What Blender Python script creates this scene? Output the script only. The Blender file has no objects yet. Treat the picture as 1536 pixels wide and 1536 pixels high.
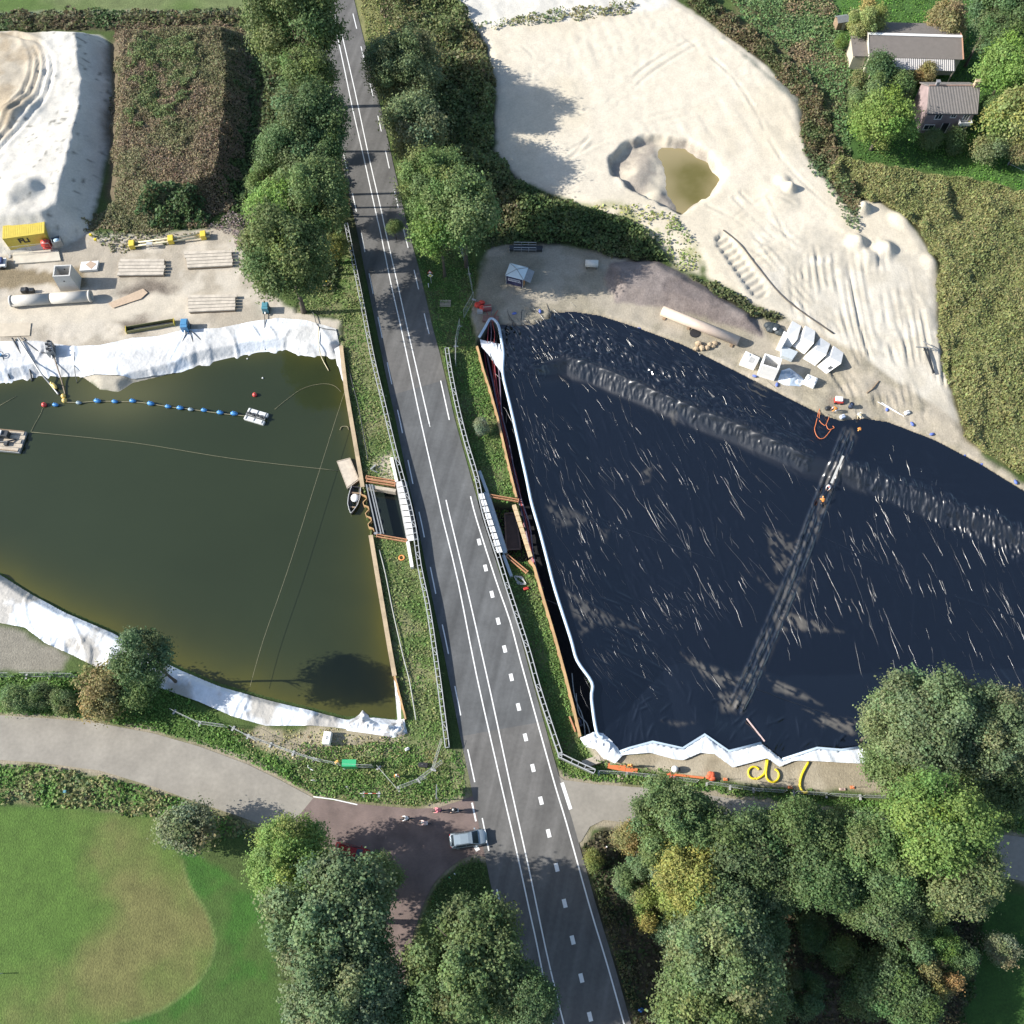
import bpy, bmesh, math, random
import numpy as np
from mathutils import Vector, Matrix, Euler

random.seed(7)
R = math.radians
scene = bpy.context.scene
COL = scene.collection

# ------------------------------------------------------------------ camera, sky, sun, exposure
CAM_H = 117.0
TILT = R(24.0)            # 24 degrees up from straight down
FPX = 1444.0              # focal length in photograph pixels (1536 wide)
cam_d = bpy.data.cameras.new('camera')
cam = bpy.data.objects.new('camera', cam_d)
COL.objects.link(cam)
cam.location = (0, 0, CAM_H)
cam.rotation_euler = (TILT, 0, 0)
cam_d.sensor_width = 36
cam_d.angle = 2 * math.atan(768 / FPX)
cam_d.clip_start = 1
cam_d.clip_end = 6000
scene.camera = cam

SUN_EL = R(31.0)
world = bpy.data.worlds.new('World')
scene.world = world
world.use_nodes = True
wn = world.node_tree
bg = wn.nodes['Background']
sky = wn.nodes.new('ShaderNodeTexSky')
sky.sky_type = 'NISHITA'
sky.sun_disc = False
sky.sun_elevation = SUN_EL
sky.sun_rotation = R(-91)
sky.altitude = 0
sky.air_density = 1.0
sky.dust_density = 1.0
wn.links.new(sky.outputs[0], bg.inputs[0])
bg.inputs[1].default_value = 0.118
sun_d = bpy.data.lights.new('sun', 'SUN')
sun_d.energy = 5.0
sun_d.angle = R(0.5)
sun_d.color = (1.0, 0.955, 0.88)
sun = bpy.data.objects.new('sun', sun_d)
COL.objects.link(sun)
sd = Vector((math.cos(SUN_EL), 0.02, -math.sin(SUN_EL)))
sun.rotation_euler = sd.to_track_quat('-Z', 'Y').to_euler()
scene.view_settings.view_transform = 'Standard'
scene.view_settings.look = 'None'
scene.view_settings.exposure = 0.83
scene.view_settings.gamma = 1.0
scene.view_settings.use_curve_mapping = False
scene.cycles.max_bounces = 6
scene.cycles.transparent_max_bounces = 4

# ------------------------------------------------------------------ from photograph pixel to ground point
CT, ST = math.cos(TILT), math.sin(TILT)
def G(px, py, z=0.0):
    dx = (px - 768) / FPX; dy = -(py - 768) / FPX
    yy = dy * CT + ST; zz = dy * ST - CT
    t = (z - CAM_H) / zz
    return Vector((dx * t, yy * t, z))
def ppm(px, py, z=0.0):                       # pixels per metre there
    p = G(px, py, z)
    depth = p.y * ST + (CAM_H - p.z) * CT
    return FPX / depth
def GP(pts, z=0.0):
    return [G(a, b, z) for a, b in pts]

# ------------------------------------------------------------------ numpy noise and distance
_rng = np.random.RandomState(11)
_T = _rng.rand(256, 256)
def vn(x, y, s, k=0):
    x = np.asarray(x) / s + 37.3 * k + 1000; y = np.asarray(y) / s + 91.7 * k + 1000
    xi = np.floor(x).astype(int); yi = np.floor(y).astype(int)
    fx = x - xi; fy = y - yi
    fx = fx * fx * (3 - 2 * fx); fy = fy * fy * (3 - 2 * fy)
    a = _T[xi & 255, yi & 255]; b = _T[(xi + 1) & 255, yi & 255]
    c = _T[xi & 255, (yi + 1) & 255]; d = _T[(xi + 1) & 255, (yi + 1) & 255]
    return (a * (1 - fx) + b * fx) * (1 - fy) + (c * (1 - fx) + d * fx) * fy
def fbm(x, y, s, k=0, o=4):
    r = 0; a = 0.5; t = 0
    for i in range(o):
        r = r + a * vn(x, y, s / 2 ** i, k + i * 7); t += a; a *= 0.5
    return r / t
def sstep(a, b, x):
    t = np.clip((x - a) / (b - a), 0, 1)
    return t * t * (3 - 2 * t)
def sdf(X, Y, poly):
    """signed distance, negative inside"""
    P = np.array([(p[0], p[1]) for p in poly])
    d2 = np.full(X.shape, 1e18); ins = np.zeros(X.shape, bool)
    n = len(P)
    for i in range(n):
        x0, y0 = P[i]; x1, y1 = P[(i + 1) % n]
        ex, ey = x1 - x0, y1 - y0
        L = ex * ex + ey * ey + 1e-12
        t = np.clip(((X - x0) * ex + (Y - y0) * ey) / L, 0, 1)
        dx = X - x0 - t * ex; dy = Y - y0 - t * ey
        d2 = np.minimum(d2, dx * dx + dy * dy)
        c = ((y0 > Y) != (y1 > Y))
        with np.errstate(divide='ignore', invalid='ignore'):
            xx = (x1 - x0) * (Y - y0) / (y1 - y0 + 1e-15) + x0
        ins ^= c & (X < xx)
    d = np.sqrt(d2)
    return np.where(ins, -d, d)
def ldist(X, Y, line):
    """distance to an open polyline, and side (positive = right of travel)"""
    P = np.array([(p[0], p[1]) for p in line])
    best = np.full(X.shape, 1e18); side = np.zeros(X.shape)
    for i in range(len(P) - 1):
        x0, y0 = P[i]; x1, y1 = P[i + 1]
        ex, ey = x1 - x0, y1 - y0
        t = np.clip(((X - x0) * ex + (Y - y0) * ey) / (ex * ex + ey * ey), 0, 1)
        dx = X - x0 - t * ex; dy = Y - y0 - t * ey
        d2 = dx * dx + dy * dy
        cr = (X - x0) * ey - (Y - y0) * ex
        m = d2 < best
        best = np.where(m, d2, best); side = np.where(m, np.sign(cr), side)
    return np.sqrt(best), side

# ------------------------------------------------------------------ materials
MATS = {}
def mat(name, col, rough=0.7, metal=0.0, var=0.15, scale=3.0, bump=0.0, bscale=20.0, spec=0.5):
    if name in MATS: return MATS[name]
    m = bpy.data.materials.new(name); m.use_nodes = True
    nt = m.node_tree; b = nt.nodes['Principled BSDF']
    tc = nt.nodes.new('ShaderNodeTexCoord')
    n = nt.nodes.new('ShaderNodeTexNoise'); n.inputs['Scale'].default_value = scale; n.inputs['Detail'].default_value = 5
    n.inputs['Roughness'].default_value = 0.65
    nt.links.new(tc.outputs['Object'], n.inputs['Vector'])
    mr = nt.nodes.new('ShaderNodeMapRange')
    mr.inputs['From Min'].default_value = 0.25; mr.inputs['From Max'].default_value = 0.75
    mr.inputs['To Min'].default_value = 1 - var; mr.inputs['To Max'].default_value = 1 + var
    nt.links.new(n.outputs['Fac'], mr.inputs['Value'])
    mx = nt.nodes.new('ShaderNodeVectorMath'); mx.operation = 'SCALE'
    mx.inputs[0].default_value = col[:3]
    nt.links.new(mr.outputs[0], mx.inputs['Scale'])
    nt.links.new(mx.outputs[0], b.inputs['Base Color'])
    b.inputs['Roughness'].default_value = rough; b.inputs['Metallic'].default_value = metal
    b.inputs['Specular IOR Level'].default_value = spec
    if bump:
        n2 = nt.nodes.new('ShaderNodeTexNoise'); n2.inputs['Scale'].default_value = bscale; n2.inputs['Detail'].default_value = 4
        nt.links.new(tc.outputs['Object'], n2.inputs['Vector'])
        bp = nt.nodes.new('ShaderNodeBump'); bp.inputs['Strength'].default_value = bump; bp.inputs['Distance'].default_value = 0.05
        nt.links.new(n2.outputs['Fac'], bp.inputs['Height']); nt.links.new(bp.outputs[0], b.inputs['Normal'])
    MATS[name] = m
    return m
def attr_mat(name, rough=0.85, n1=(0.6, 0.35), n2=(5.0, 0.3), bump=0.6, bscale=9.0, bdist=0.08, spec=0.25):
    """vertex colour 'Col' times two octaves of procedural noise"""
    m = bpy.data.materials.new(name); m.use_nodes = True
    nt = m.node_tree; b = nt.nodes['Principled BSDF']
    at = nt.nodes.new('ShaderNodeAttribute'); at.attribute_name = 'Col'
    tc = nt.nodes.new('ShaderNodeTexCoord')
    last = at.outputs['Color']
    for sc_, v in (n1, n2):
        n = nt.nodes.new('ShaderNodeTexNoise'); n.inputs['Scale'].default_value = sc_; n.inputs['Detail'].default_value = 6
        n.inputs['Roughness'].default_value = 0.7
        nt.links.new(tc.outputs['Object'], n.inputs['Vector'])
        mr = nt.nodes.new('ShaderNodeMapRange')
        mr.inputs['From Min'].default_value = 0.3; mr.inputs['From Max'].default_value = 0.7
        mr.inputs['To Min'].default_value = 1 - v; mr.inputs['To Max'].default_value = 1 + v
        nt.links.new(n.outputs['Fac'], mr.inputs['Value'])
        ml = nt.nodes.new('ShaderNodeMath'); ml.operation = 'MULTIPLY_ADD'      # 1 + (noise - 1) * alpha
        su = nt.nodes.new('ShaderNodeMath'); su.operation = 'SUBTRACT'; su.inputs[1].default_value = 1
        nt.links.new(mr.outputs[0], su.inputs[0]); nt.links.new(su.outputs[0], ml.inputs[0]); nt.links.new(at.outputs['Alpha'], ml.inputs[1]); ml.inputs[2].default_value = 1
        mx = nt.nodes.new('ShaderNodeVectorMath'); mx.operation = 'SCALE'
        nt.links.new(last, mx.inputs[0]); nt.links.new(ml.outputs[0], mx.inputs['Scale'])
        last = mx.outputs[0]
    nt.links.new(last, b.inputs['Base Color'])
    b.inputs['Roughness'].default_value = rough; b.inputs['Specular IOR Level'].default_value = spec
    n = nt.nodes.new('ShaderNodeTexNoise'); n.inputs['Scale'].default_value = bscale; n.inputs['Detail'].default_value = 6
    nt.links.new(tc.outputs['Object'], n.inputs['Vector'])
    bp = nt.nodes.new('ShaderNodeBump'); bp.inputs['Distance'].default_value = bdist
    ms = nt.nodes.new('ShaderNodeMath'); ms.operation = 'MULTIPLY'; ms.inputs[1].default_value = bump; nt.links.new(at.outputs['Alpha'], ms.inputs[0]); nt.links.new(ms.outputs[0], bp.inputs['Strength'])
    nt.links.new(n.outputs['Fac'], bp.inputs['Height']); nt.links.new(bp.outputs[0], b.inputs['Normal'])
    return m

# ------------------------------------------------------------------ mesh building
class MB:
    def __init__(s): s.v = []; s.f = []
    def add(s, vs, fs):
        o = len(s.v); s.v += [tuple(p) for p in vs]; s.f += [tuple(i + o for i in f) for f in fs]; return s
    def box(s, c, d, rz=0, M=None, taper=1.0):
        hx, hy, hz = d[0] / 2, d[1] / 2, d[2] / 2
        vs = []
        for z, k in ((-hz, 1.0), (hz, taper)):
            for x, y in ((-hx, -hy), (hx, -hy), (hx, hy), (-hx, hy)):
                vs.append(Vector((x * k, y * k, z)))
        if rz: 
            m = Matrix.Rotation(rz, 3, 'Z'); vs = [m @ p for p in vs]
        if M is not None: vs = [M @ p for p in vs]
        vs = [p + Vector(c) for p in vs]
        return s.add(vs, [(3, 2, 1, 0), (4, 5, 6, 7), (0, 1, 5, 4), (1, 2, 6, 5), (2, 3, 7, 6), (3, 0, 4, 7)])
    def bar(s, a, b, w, h, up=(0, 0, 1)):
        a = Vector(a); b = Vector(b); d = (b - a).normalized(); u = Vector(up)
        if abs(d.dot(u)) > 0.98: u = Vector((1, 0, 0))
        sx = d.cross(u).normalized() * w / 2; su = sx.cross(d).normalized() * h / 2
        vs = [a - sx - su, a + sx - su, a + sx + su, a - sx + su, b - sx - su, b + sx - su, b + sx + su, b - sx + su]
        return s.add(vs, [(0, 1, 2, 3), (7, 6, 5, 4), (0, 4, 5, 1), (1, 5, 6, 2), (2, 6, 7, 3), (3, 7, 4, 0)])
    def tube(s, pts, r, n=8, closed=False, cap=True):
        pts = [Vector(p) for p in pts]; m = len(pts)
        rr = r if isinstance(r, (list, tuple)) else [r] * m
        vs = []; fs = []
        for i, p in enumerate(pts):
            if closed: d = pts[(i + 1) % m] - pts[i - 1]
            else: d = pts[min(i + 1, m - 1)] - pts[max(i - 1, 0)]
            d = d.normalized() if d.length > 1e-9 else Vector((0, 0, 1))
            u = Vector((0, 0, 1)) if abs(d.z) < 0.9 else Vector((1, 0, 0))
            a = d.cross(u).normalized(); b = a.cross(d).normalized()
            for k in range(n):
                t = 2 * math.pi * k / n
                vs.append(p + (a * math.cos(t) + b * math.sin(t)) * rr[i])
        for i in range(m if closed else m - 1):
            j = (i + 1) % m
            for k in range(n):
                fs.append((i * n + k, j * n + k, j * n + (k + 1) % n, i * n + (k + 1) % n))
        if cap and not closed:
            fs.append(tuple(range(n))); fs.append(tuple(range((m - 1) * n + n - 1, (m - 1) * n - 1, -1)))
        return s.add(vs, fs)
    def pipe(s, a, b, ro, ri, n=24):
        """hollow cylinder"""
        a = Vector(a); b = Vector(b); d = (b - a).normalized()
        u = Vector((0, 0, 1)) if abs(d.z) < 0.9 else Vector((1, 0, 0))
        p = d.cross(u).normalized(); q = p.cross(d).normalized()
        vs = []
        for c, r in ((a, ro), (b, ro), (b, ri), (a, ri)):
            for k in range(n):
                t = 2 * math.pi * k / n; vs.append(c + (p * math.cos(t) + q * math.sin(t)) * r)
        fs = []
        for i in range(4):
            j = (i + 1) % 4
            for k in range(n): fs.append((i * n + k, j * n + k, j * n + (k + 1) % n, i * n + (k + 1) % n))
        return s.add(vs, fs)
    def sphere(s, c, r, nu=12, nv=8):
        c = Vector(c); r = r if isinstance(r, (tuple, list)) else (r, r, r)
        vs = [c + Vector((0, 0, -r[2]))]; fs = []
        for i in range(1, nv):
            th = math.pi * i / nv
            for k in range(nu):
                ph = 2 * math.pi * k / nu
                vs.append(c + Vector((r[0] * math.sin(th) * math.cos(ph), r[1] * math.sin(th) * math.sin(ph), -r[2] * math.cos(th))))
        vs.append(c + Vector((0, 0, r[2])))
        for k in range(nu): fs.append((0, 1 + (k + 1) % nu, 1 + k))
        for i in range(nv - 2):
            for k in range(nu):
                a = 1 + i * nu
                fs.append((a + k, a + (k + 1) % nu, a + nu + (k + 1) % nu, a + nu + k))
        l = len(vs) - 1; a = 1 + (nv - 2) * nu
        for k in range(nu): fs.append((l, a + k, a + (k + 1) % nu))
        return s.add(vs, fs)
    def prism(s, poly, z0, z1):
        n = len(poly)
        A = sum(poly[i][0] * poly[(i + 1) % n][1] - poly[(i + 1) % n][0] * poly[i][1] for i in range(n))
        if A < 0: poly = poly[::-1]
        vs = [(p[0], p[1], z0) for p in poly] + [(p[0], p[1], z1) for p in poly]
        fs = [tuple(range(n - 1, -1, -1)), tuple(range(n, 2 * n))]
        for i in range(n): fs.append((i, (i + 1) % n, n + (i + 1) % n, n + i))
        return s.add(vs, fs)
    def quad(s, *p): return s.add(p, [tuple(range(len(p)))])
    def slab(s, pts, t):
        """a plate with the given corner points, thickness t below it"""
        pts = [Vector(p) for p in pts]
        nrm = (pts[1] - pts[0]).cross(pts[2] - pts[0]).normalized()
        if nrm.z < 0: pts = pts[::-1]; nrm = -nrm
        n = len(pts)
        vs = pts + [p - nrm * t for p in pts]
        fs = [tuple(range(n)), tuple(range(2 * n - 1, n - 1, -1))]
        for i in range(n): fs.append((i, n + i, n + (i + 1) % n, (i + 1) % n))
        return s.add(vs, fs)
    def build(s, name, m, parent=None, smooth=False, bevel=0.0):
        me = bpy.data.meshes.new(name); me.from_pydata(s.v, [], s.f); me.update()
        if smooth: me.shade_smooth()
        o = bpy.data.objects.new(name, me); COL.objects.link(o)
        if m: me.materials.append(m)
        if parent: o.parent = parent
        if bevel:
            b = o.modifiers.new('bevel', 'BEVEL'); b.width = bevel; b.segments = 2; b.limit_method = 'ANGLE'
        return o
def tag(o, label=None, cat=None, group=None, kind=None):
    if label: o['label'] = label
    if cat: o['category'] = cat
    if group: o['group'] = group
    if kind: o['kind'] = kind
    return o
def thing(name, loc, rz, label, cat, group=None):
    o = bpy.data.objects.new(name, None); COL.objects.link(o)
    o.empty_display_size = 0.3
    o.location = loc; o.rotation_euler = (0, 0, rz)
    return tag(o, label, cat, group)
def kids(o): return [c for c in bpy.data.objects if c.parent == o]
def dup(root, loc, rz=0, label=None, group=None, ch=None):
    c = root.copy(); COL.objects.link(c); c.location = loc; c.rotation_euler = (0, 0, rz)
    if label: c['label'] = label
    if group: c['group'] = group
    for k in (ch or kids(root)):
        d = k.copy(); COL.objects.link(d); d.parent = c
        for g in kids(k):
            e = g.copy(); COL.objects.link(e); e.parent = d
    return c
def np_mesh(name, V, F, colors=None, mats=(), smooth=False):
    me = bpy.data.meshes.new(name)
    V = np.asarray(V, np.float32); F = np.asarray(F, np.int32)
    k = F.shape[1]
    me.vertices.add(len(V)); me.vertices.foreach_set('co', V.ravel())
    me.loops.add(F.size); me.loops.foreach_set('vertex_index', F.ravel())
    me.polygons.add(len(F))
    me.polygons.foreach_set('loop_start', np.arange(0, F.size, k, dtype=np.int32))
    me.polygons.foreach_set('loop_total', np.full(len(F), k, np.int32))
    if colors is not None:
        a = me.color_attributes.new('Col', 'FLOAT_COLOR', 'POINT')
        c = np.ones((len(V), 4), np.float32); c[:, :np.asarray(colors).shape[1]] = colors
        a.data.foreach_set('color', c.ravel())
    me.update(calc_edges=True); me.validate()
    if smooth: me.shade_smooth()
    for m in mats: me.materials.append(m)
    return me
def mesh_obj(name, me, parent=None):
    o = bpy.data.objects.new(name, me); COL.objects.link(o)
    if parent: o.parent = parent
    return o
def flat(name, poly, z, m, holes=None):
    """one flat sheet from world points"""
    bm = bmesh.new()
    vs = [bm.verts.new((p[0], p[1], z)) for p in poly]
    f = bm.faces.new(vs); bm.normal_update()
    if f.normal.z < 0: f.normal_flip()
    bmesh.ops.triangulate(bm, faces=bm.faces[:])
    me = bpy.data.meshes.new(name); bm.to_mesh(me); bm.free()
    me.materials.append(m)
    return mesh_obj(name, me)
def interp_path(pts, step):
    out = []
    for a, b in zip(pts[:-1], pts[1:]):
        a = Vector(a); b = Vector(b); n = max(1, int(round((b - a).length / step)))
        out += [a.lerp(b, i / n) for i in range(n)]
    return out + [Vector(pts[-1])]
def smooth_path(pts, n=6):
    """Catmull-Rom"""
    P = [Vector(p) for p in pts]; out = []
    for i in range(len(P) - 1):
        p0 = P[max(i - 1, 0)]; p1 = P[i]; p2 = P[i + 1]; p3 = P[min(i + 2, len(P) - 1)]
        for k in range(n):
            t = k / n
            out.append(0.5 * ((2 * p1) + (p2 - p0) * t + (2 * p0 - 5 * p1 + 4 * p2 - p3) * t * t + (3 * p1 - p0 - 3 * p2 + p3) * t ** 3))
    return out + [P[-1]]
def offset_line(pts, d):
    """shift a polyline sideways (positive = to the right of travel) in plan"""
    out = []
    for i, p in enumerate(pts):
        a = Vector(pts[max(i - 1, 0)]); b = Vector(pts[min(i + 1, len(pts) - 1)])
        t = (b - a); t.z = 0; t.normalize()
        out.append(Vector(p) + Vector((t.y, -t.x, 0)) * d)
    return out

# ================================================================== outlines, read off the photograph
L_DASH = [(445, -60), (463, 0), (479, 55), (486, 86), (511.5, 213), (519, 247), (543, 355), (550, 392), (561.5, 449), (570, 490), (579, 535), (591, 592),
          (600, 631), (610.4, 683), (622, 738), (633, 788), (645, 848), (657, 907), (670, 967), (683.5, 1035), (697, 1103), (711.5, 1170),
          (726, 1240), (742, 1320), (761, 1400), (785, 1500), (796, 1545), (815, 1620)]
C_LEFT = [(486, -60), (499.5, 0), (506, 52), (516.7, 104), (529.7, 166.7), (548, 247), (563.5, 317.7), (571, 350), (587, 428), (600, 485), (615.6, 558), (631, 631),
          (657, 746), (664.5, 780), (686.7, 871), (715, 1014), (752.5, 1180), (773, 1268), (794, 1365), (805, 1415), (822, 1500), (832, 1545), (850, 1620)]
C_RIGHT = [(512.8, 52), (532, 135), (553, 234), (571, 312), (579, 350), (595, 420), (610, 488), (626, 558), (644, 636), (669, 750), (676, 780), (702, 889),
           (736, 1040), (766, 1180), (792.7, 1300), (818.7, 1424), (838, 1505), (848, 1545), (866, 1620)]
R_DASH = [(509, -60), (524.5, 0), (532, 31), (539.6, 62), (568.7, 182), (584, 252.6), (600, 323), (611.7, 370), (621, 404.7), (630.7, 446), (641, 490.6), (652, 532),
          (661, 571), (674, 630), (705.8, 744.6)]
R_SOLID = [(705.8, 744.6), (715, 780), (744, 871), (764.8, 931), (780, 988), (806.5, 1084.7), (832.5, 1178), (850, 1236), (884, 1358), (910, 1444), (936, 1536), (960, 1620)]
def ext(l, a=250.0, b=90.0):
    """carry a line straight on past both ends, out of the picture"""
    return [l[0] + (l[0] - l[1]).normalized() * a] + list(l) + [l[-1] + (l[-1] - l[-2]).normalized() * b]
wl = ext([Vector(p) for p in GP(L_DASH)])
wr = ext([Vector(p) for p in GP(R_DASH + R_SOLID[1:])])
road_left = offset_line(wl, 0.55)
road_right = offset_line(wr, -0.75)
def sidewise(l, d): return offset_line(l, d)
# travelling down the picture, left of the photo is to the right of travel
ROAD = road_left + road_right[::-1]

BRICK = GP([(470, 1197), (500, 1201), (560, 1208), (620, 1213), (655, 1212), (690, 1201), (712, 1193), (735, 1288), (712, 1281), (690, 1290), (668, 1306), (650, 1326), (637, 1352),
            (620, 1400), (606, 1470), (588, 1545), (560, 1900), (480, 1900), (540, 1500), (560, 1400), (556, 1340), (530, 1295), (500, 1272), (455, 1262), (428, 1248)])
SIDE_L = GP([(-150, 1072), (0, 1073), (80, 1078), (150, 1085), (230, 1100), (300, 1120), (370, 1146), (420, 1170), (470, 1197), (428, 1248), (400, 1240), (360, 1225),
             (300, 1205), (230, 1180), (150, 1156), (60, 1144), (0, 1140), (-150, 1140)])
SIDE_R = GP([(830, 1158), (846, 1170), (900, 1177), (1000, 1184), (1100, 1198), (1200, 1210), (1290, 1222), (1400, 1238), (1536, 1256), (1640, 1270), (2100, 1335), (2100, 1440),
             (1640, 1345), (1536, 1322), (1400, 1292), (1290, 1262), (1200, 1248), (1100, 1240), (1000, 1236), (940, 1234), (905, 1230), (885, 1240), (872, 1262), (862, 1268)])
PILE_L = [(511.5, 519), (519, 584), (527, 631), (541.4, 715), (556, 802), (569.5, 884), (585, 975), (592, 1014), (608.5, 1079)]
PILE_R = [(715.6, 519.5), (724.7, 554.7), (734, 583), (745.6, 623.7), (756, 669), (766, 711.6), (774.6, 746), (794, 840), (801, 850), (817, 905), (832.5, 957), (848, 1014), (861, 1066), (870, 1105)]
TUBE_R = [(718.6, 506), (727, 492), (736, 478), (746.6, 486), (751.6, 507), (755, 530), (754.5, 562), (765, 607), (773, 642), (782, 683), (790, 719), (797.5, 754.6), (810, 798), (821, 840),
          (832.5, 884), (856, 957), (866, 991), (888, 1024), (887.5, 1048), (895, 1098), (905, 1106)]
BAR_L = [(519, 335), (523, 355), (543, 454), (558, 532), (576.5, 610), (592, 675), (609.6, 740), (621, 790), (629, 848), (641, 905), (650, 962), (659, 1027), (671, 1121)]
BAR_R = [(670, 522), (675.5, 558), (686, 610), (699, 662), (714.6, 715), (726, 768), (748, 836), (759.6, 874), (776.5, 926), (793, 978), (806.5, 1027), (825, 1085), (840, 1129)]
WZ = -1.0
POND = GP([(-250, 605), (0, 572), (60, 560), (120, 562), (150, 584), (178, 588), (200, 574), (260, 560), (300, 543), (380, 527), (430, 521), (460, 531), (500, 531), (511, 524),
           (519, 584), (527, 631), (541.4, 715), (556, 802), (569.5, 884), (585, 975), (592, 1014), (595, 1079),
           (555, 1073), (520, 1075), (470, 1062), (400, 1045), (330, 1025), (270, 1000), (240, 985), (170, 945), (100, 915), (50, 890), (0, 858), (-250, 760)], WZ)
LINER = GP([(736, 480), (747, 487), (775, 490), (800, 489), (812, 482), (826, 478), (828, 470), (860, 468), (900, 474), (950, 490), (1020, 516), (1100, 556), (1180, 597), (1230, 622),
            (1262, 632), (1290, 628), (1330, 633), (1400, 660), (1470, 697), (1536, 738), (1700, 830), (1700, 1112), (1536, 1112), (1380, 1116), (1282, 1122), (1262, 1124), (1226, 1121),
            (1174, 1138), (1142, 1113), (1093, 1125), (1057, 1100), (1024, 1121), (979, 1111), (943, 1121), (930, 1126), (912, 1106), (897, 1103),
            (889, 1048), (890, 1024), (868, 991), (858, 957), (834, 884), (823, 840), (812, 798), (800, 754), (792, 719), (784, 683), (775, 642), (767, 607), (756, 562), (757, 530), (753, 507), (746, 487)])
BAND = GP([(700, 548), (800, 548), (850, 532), (900, 546), (960, 571), (1040, 606), (1120, 637), (1215, 681), (1265, 692), (1310, 706), (1400, 741), (1480, 772), (1536, 797), (1720, 890)])
TRENCH = GP([(716, 512), (736, 480), (747, 490), (755, 530), (754, 562), (773, 642), (790, 719), (810, 798), (832, 884), (856, 957), (887, 1024), (887, 1048), (895, 1098), (874, 1104),
             (864, 1066), (851, 1014), (835, 957), (820, 905), (804, 850), (797, 840), (777, 746), (759, 669), (737, 583), (718, 519)])
PIT_L = GP([(546, 733), (598, 727), (640, 800), (614, 809), (559, 802)])
PIT_R = GP([(700, 752), (776, 752), (797, 842), (730, 840)])
SAND_L = GP([(-250, 50), (60, 48), (113, 48), (121, 120), (113, 190), (90, 275), (84, 303), (60, 318), (20, 322), (-250, 330)], 4.0)
MOUND = GP([(186, 48), (330, 42), (338, 100), (334, 180), (318, 262), (270, 285), (220, 288), (184, 262)], 3.2)
SAND_R = GP([(640, -120), (672, 0), (700, 30), (728, 70), (742, 130), (742, 225), (775, 272), (860, 300), (935, 330), (1000, 360), (1050, 385), (1060, 420), (1120, 450), (1180, 480),
             (1260, 520), (1280, 560), (1300, 600), (1440, 655), (1443, 640), (1412, 540), (1405, 480), (1404, 400), (1370, 345), (1320, 305), (1285, 300), (1240, 268), (1212, 230), (1196, 150), (1150, 100), (1090, 55), (1010, 0), (960, -120)])
YARD_R = GP([(705, 470), (715, 420), (735, 370), (760, 362), (830, 365), (900, 375), (985, 392), (1060, 425), (1160, 470), (1290, 530), (1340, 570), (1440, 640), (1480, 690), (1560, 735),
             (1530, 745), (1400, 668), (1330, 640), (1262, 640), (1100, 565), (900, 482), (830, 478), (800, 498), (740, 492), (716, 512)])
YARD_L = GP([(-250, 340), (0, 338), (120, 340), (140, 350), (250, 350), (350, 340), (380, 380), (395, 440), (470, 470), (512, 478), (512, 520), (380, 530), (100, 575), (-250, 620)])
YARD_B = GP([(880, 1100), (905, 1125), (1285, 1135), (1640, 1130), (1640, 1190), (1300, 1190), (1200, 1185), (1100, 1172), (960, 1155), (880, 1142)])
BANK_R = GP([(905, 420), (915, 395), (985, 390), (1060, 430), (1130, 470), (1145, 505), (1110, 498), (1000, 462), (925, 452)])
PIT_S = GP([(912, 240), (935, 217), (980, 204), (1030, 212), (1065, 235), (1086, 262), (1072, 290), (1022, 322), (985, 308), (945, 288), (918, 262)])
PIT_W = GP([(996, 215), (1030, 214), (1063, 238), (1084, 262), (1070, 288), (1024, 318), (1000, 300), (1003, 270), (1000, 245), (990, 228)])
MEADOW = GP([(-250, 1195), (0, 1205), (150, 1218), (240, 1228), (270, 1260), (300, 1290), (400, 1340), (430, 1560), (430, 1700), (-250, 1700)])
ARC = GP([(-250, 1215), (0, 1210), (120, 1215), (235, 1228), (272, 1290), (285, 1330), (310, 1370), (322, 1410), (315, 1445), (290, 1480), (240, 1515), (170, 1535), (100, 1560), (-250, 1600)])
VERGE_L = GP([(470, 395), (515, 330), (545, 454), (578, 610), (612, 740), (631, 848), (652, 962), (673, 1125), (690, 1195), (640, 1212), (560, 1206), (470, 1194), (430, 1160), (470, 1120), (560, 1110), (606, 1100),
              (608.5, 1079), (592, 1014), (585, 975), (569.5, 884), (556, 802), (541.4, 715), (527, 631), (519, 584), (511.5, 519), (512, 478), (470, 470), (440, 470)])
VERGE_R = GP([(612, 330), (640, 330), (700, 330), (715, 420), (705, 470), (716, 519), (734, 583), (756, 669), (775, 746), (801, 850), (832, 957), (861, 1066), (872, 1108), (895, 1142), (1000, 1160), (1100, 1178), (1290, 1196), (1640, 1200),
              (1640, 1265), (1400, 1236), (1200, 1208), (1000, 1183), (846, 1168), (820, 1110), (790, 1005), (755, 890), (722, 775), (690, 660), (650, 510)])
REED = GP([(1252, 240), (1300, 250), (1400, 262), (1480, 275), (1660, 330), (1660, 790), (1536, 714), (1450, 660), (1440, 640), (1412, 540), (1405, 480), (1406, 400), (1375, 345), (1320, 305), (1285, 300), (1240, 268)])
HEDGE = GP([(1010, -40), (1050, -20), (1080, 10), (1130, 50), (1180, 85), (1225, 135), (1240, 170), (1262, 235), (1285, 300), (1280, 330), (1240, 275), (1205, 230), (1196, 150), (1150, 100), (1090, 55), (1030, 5)])
HERB = GP([(1070, -60), (1252, -60), (1255, 30), (1280, 80), (1270, 150), (1280, 235), (1252, 240), (1240, 150), (1180, 80), (1110, 30)])
THICKET = GP([(580, -40), (665, -40), (700, 25), (728, 70), (742, 130), (740, 228), (778, 274), (735, 300), (700, 310), (650, 290), (620, 240), (590, 160), (590, 60)])
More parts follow.
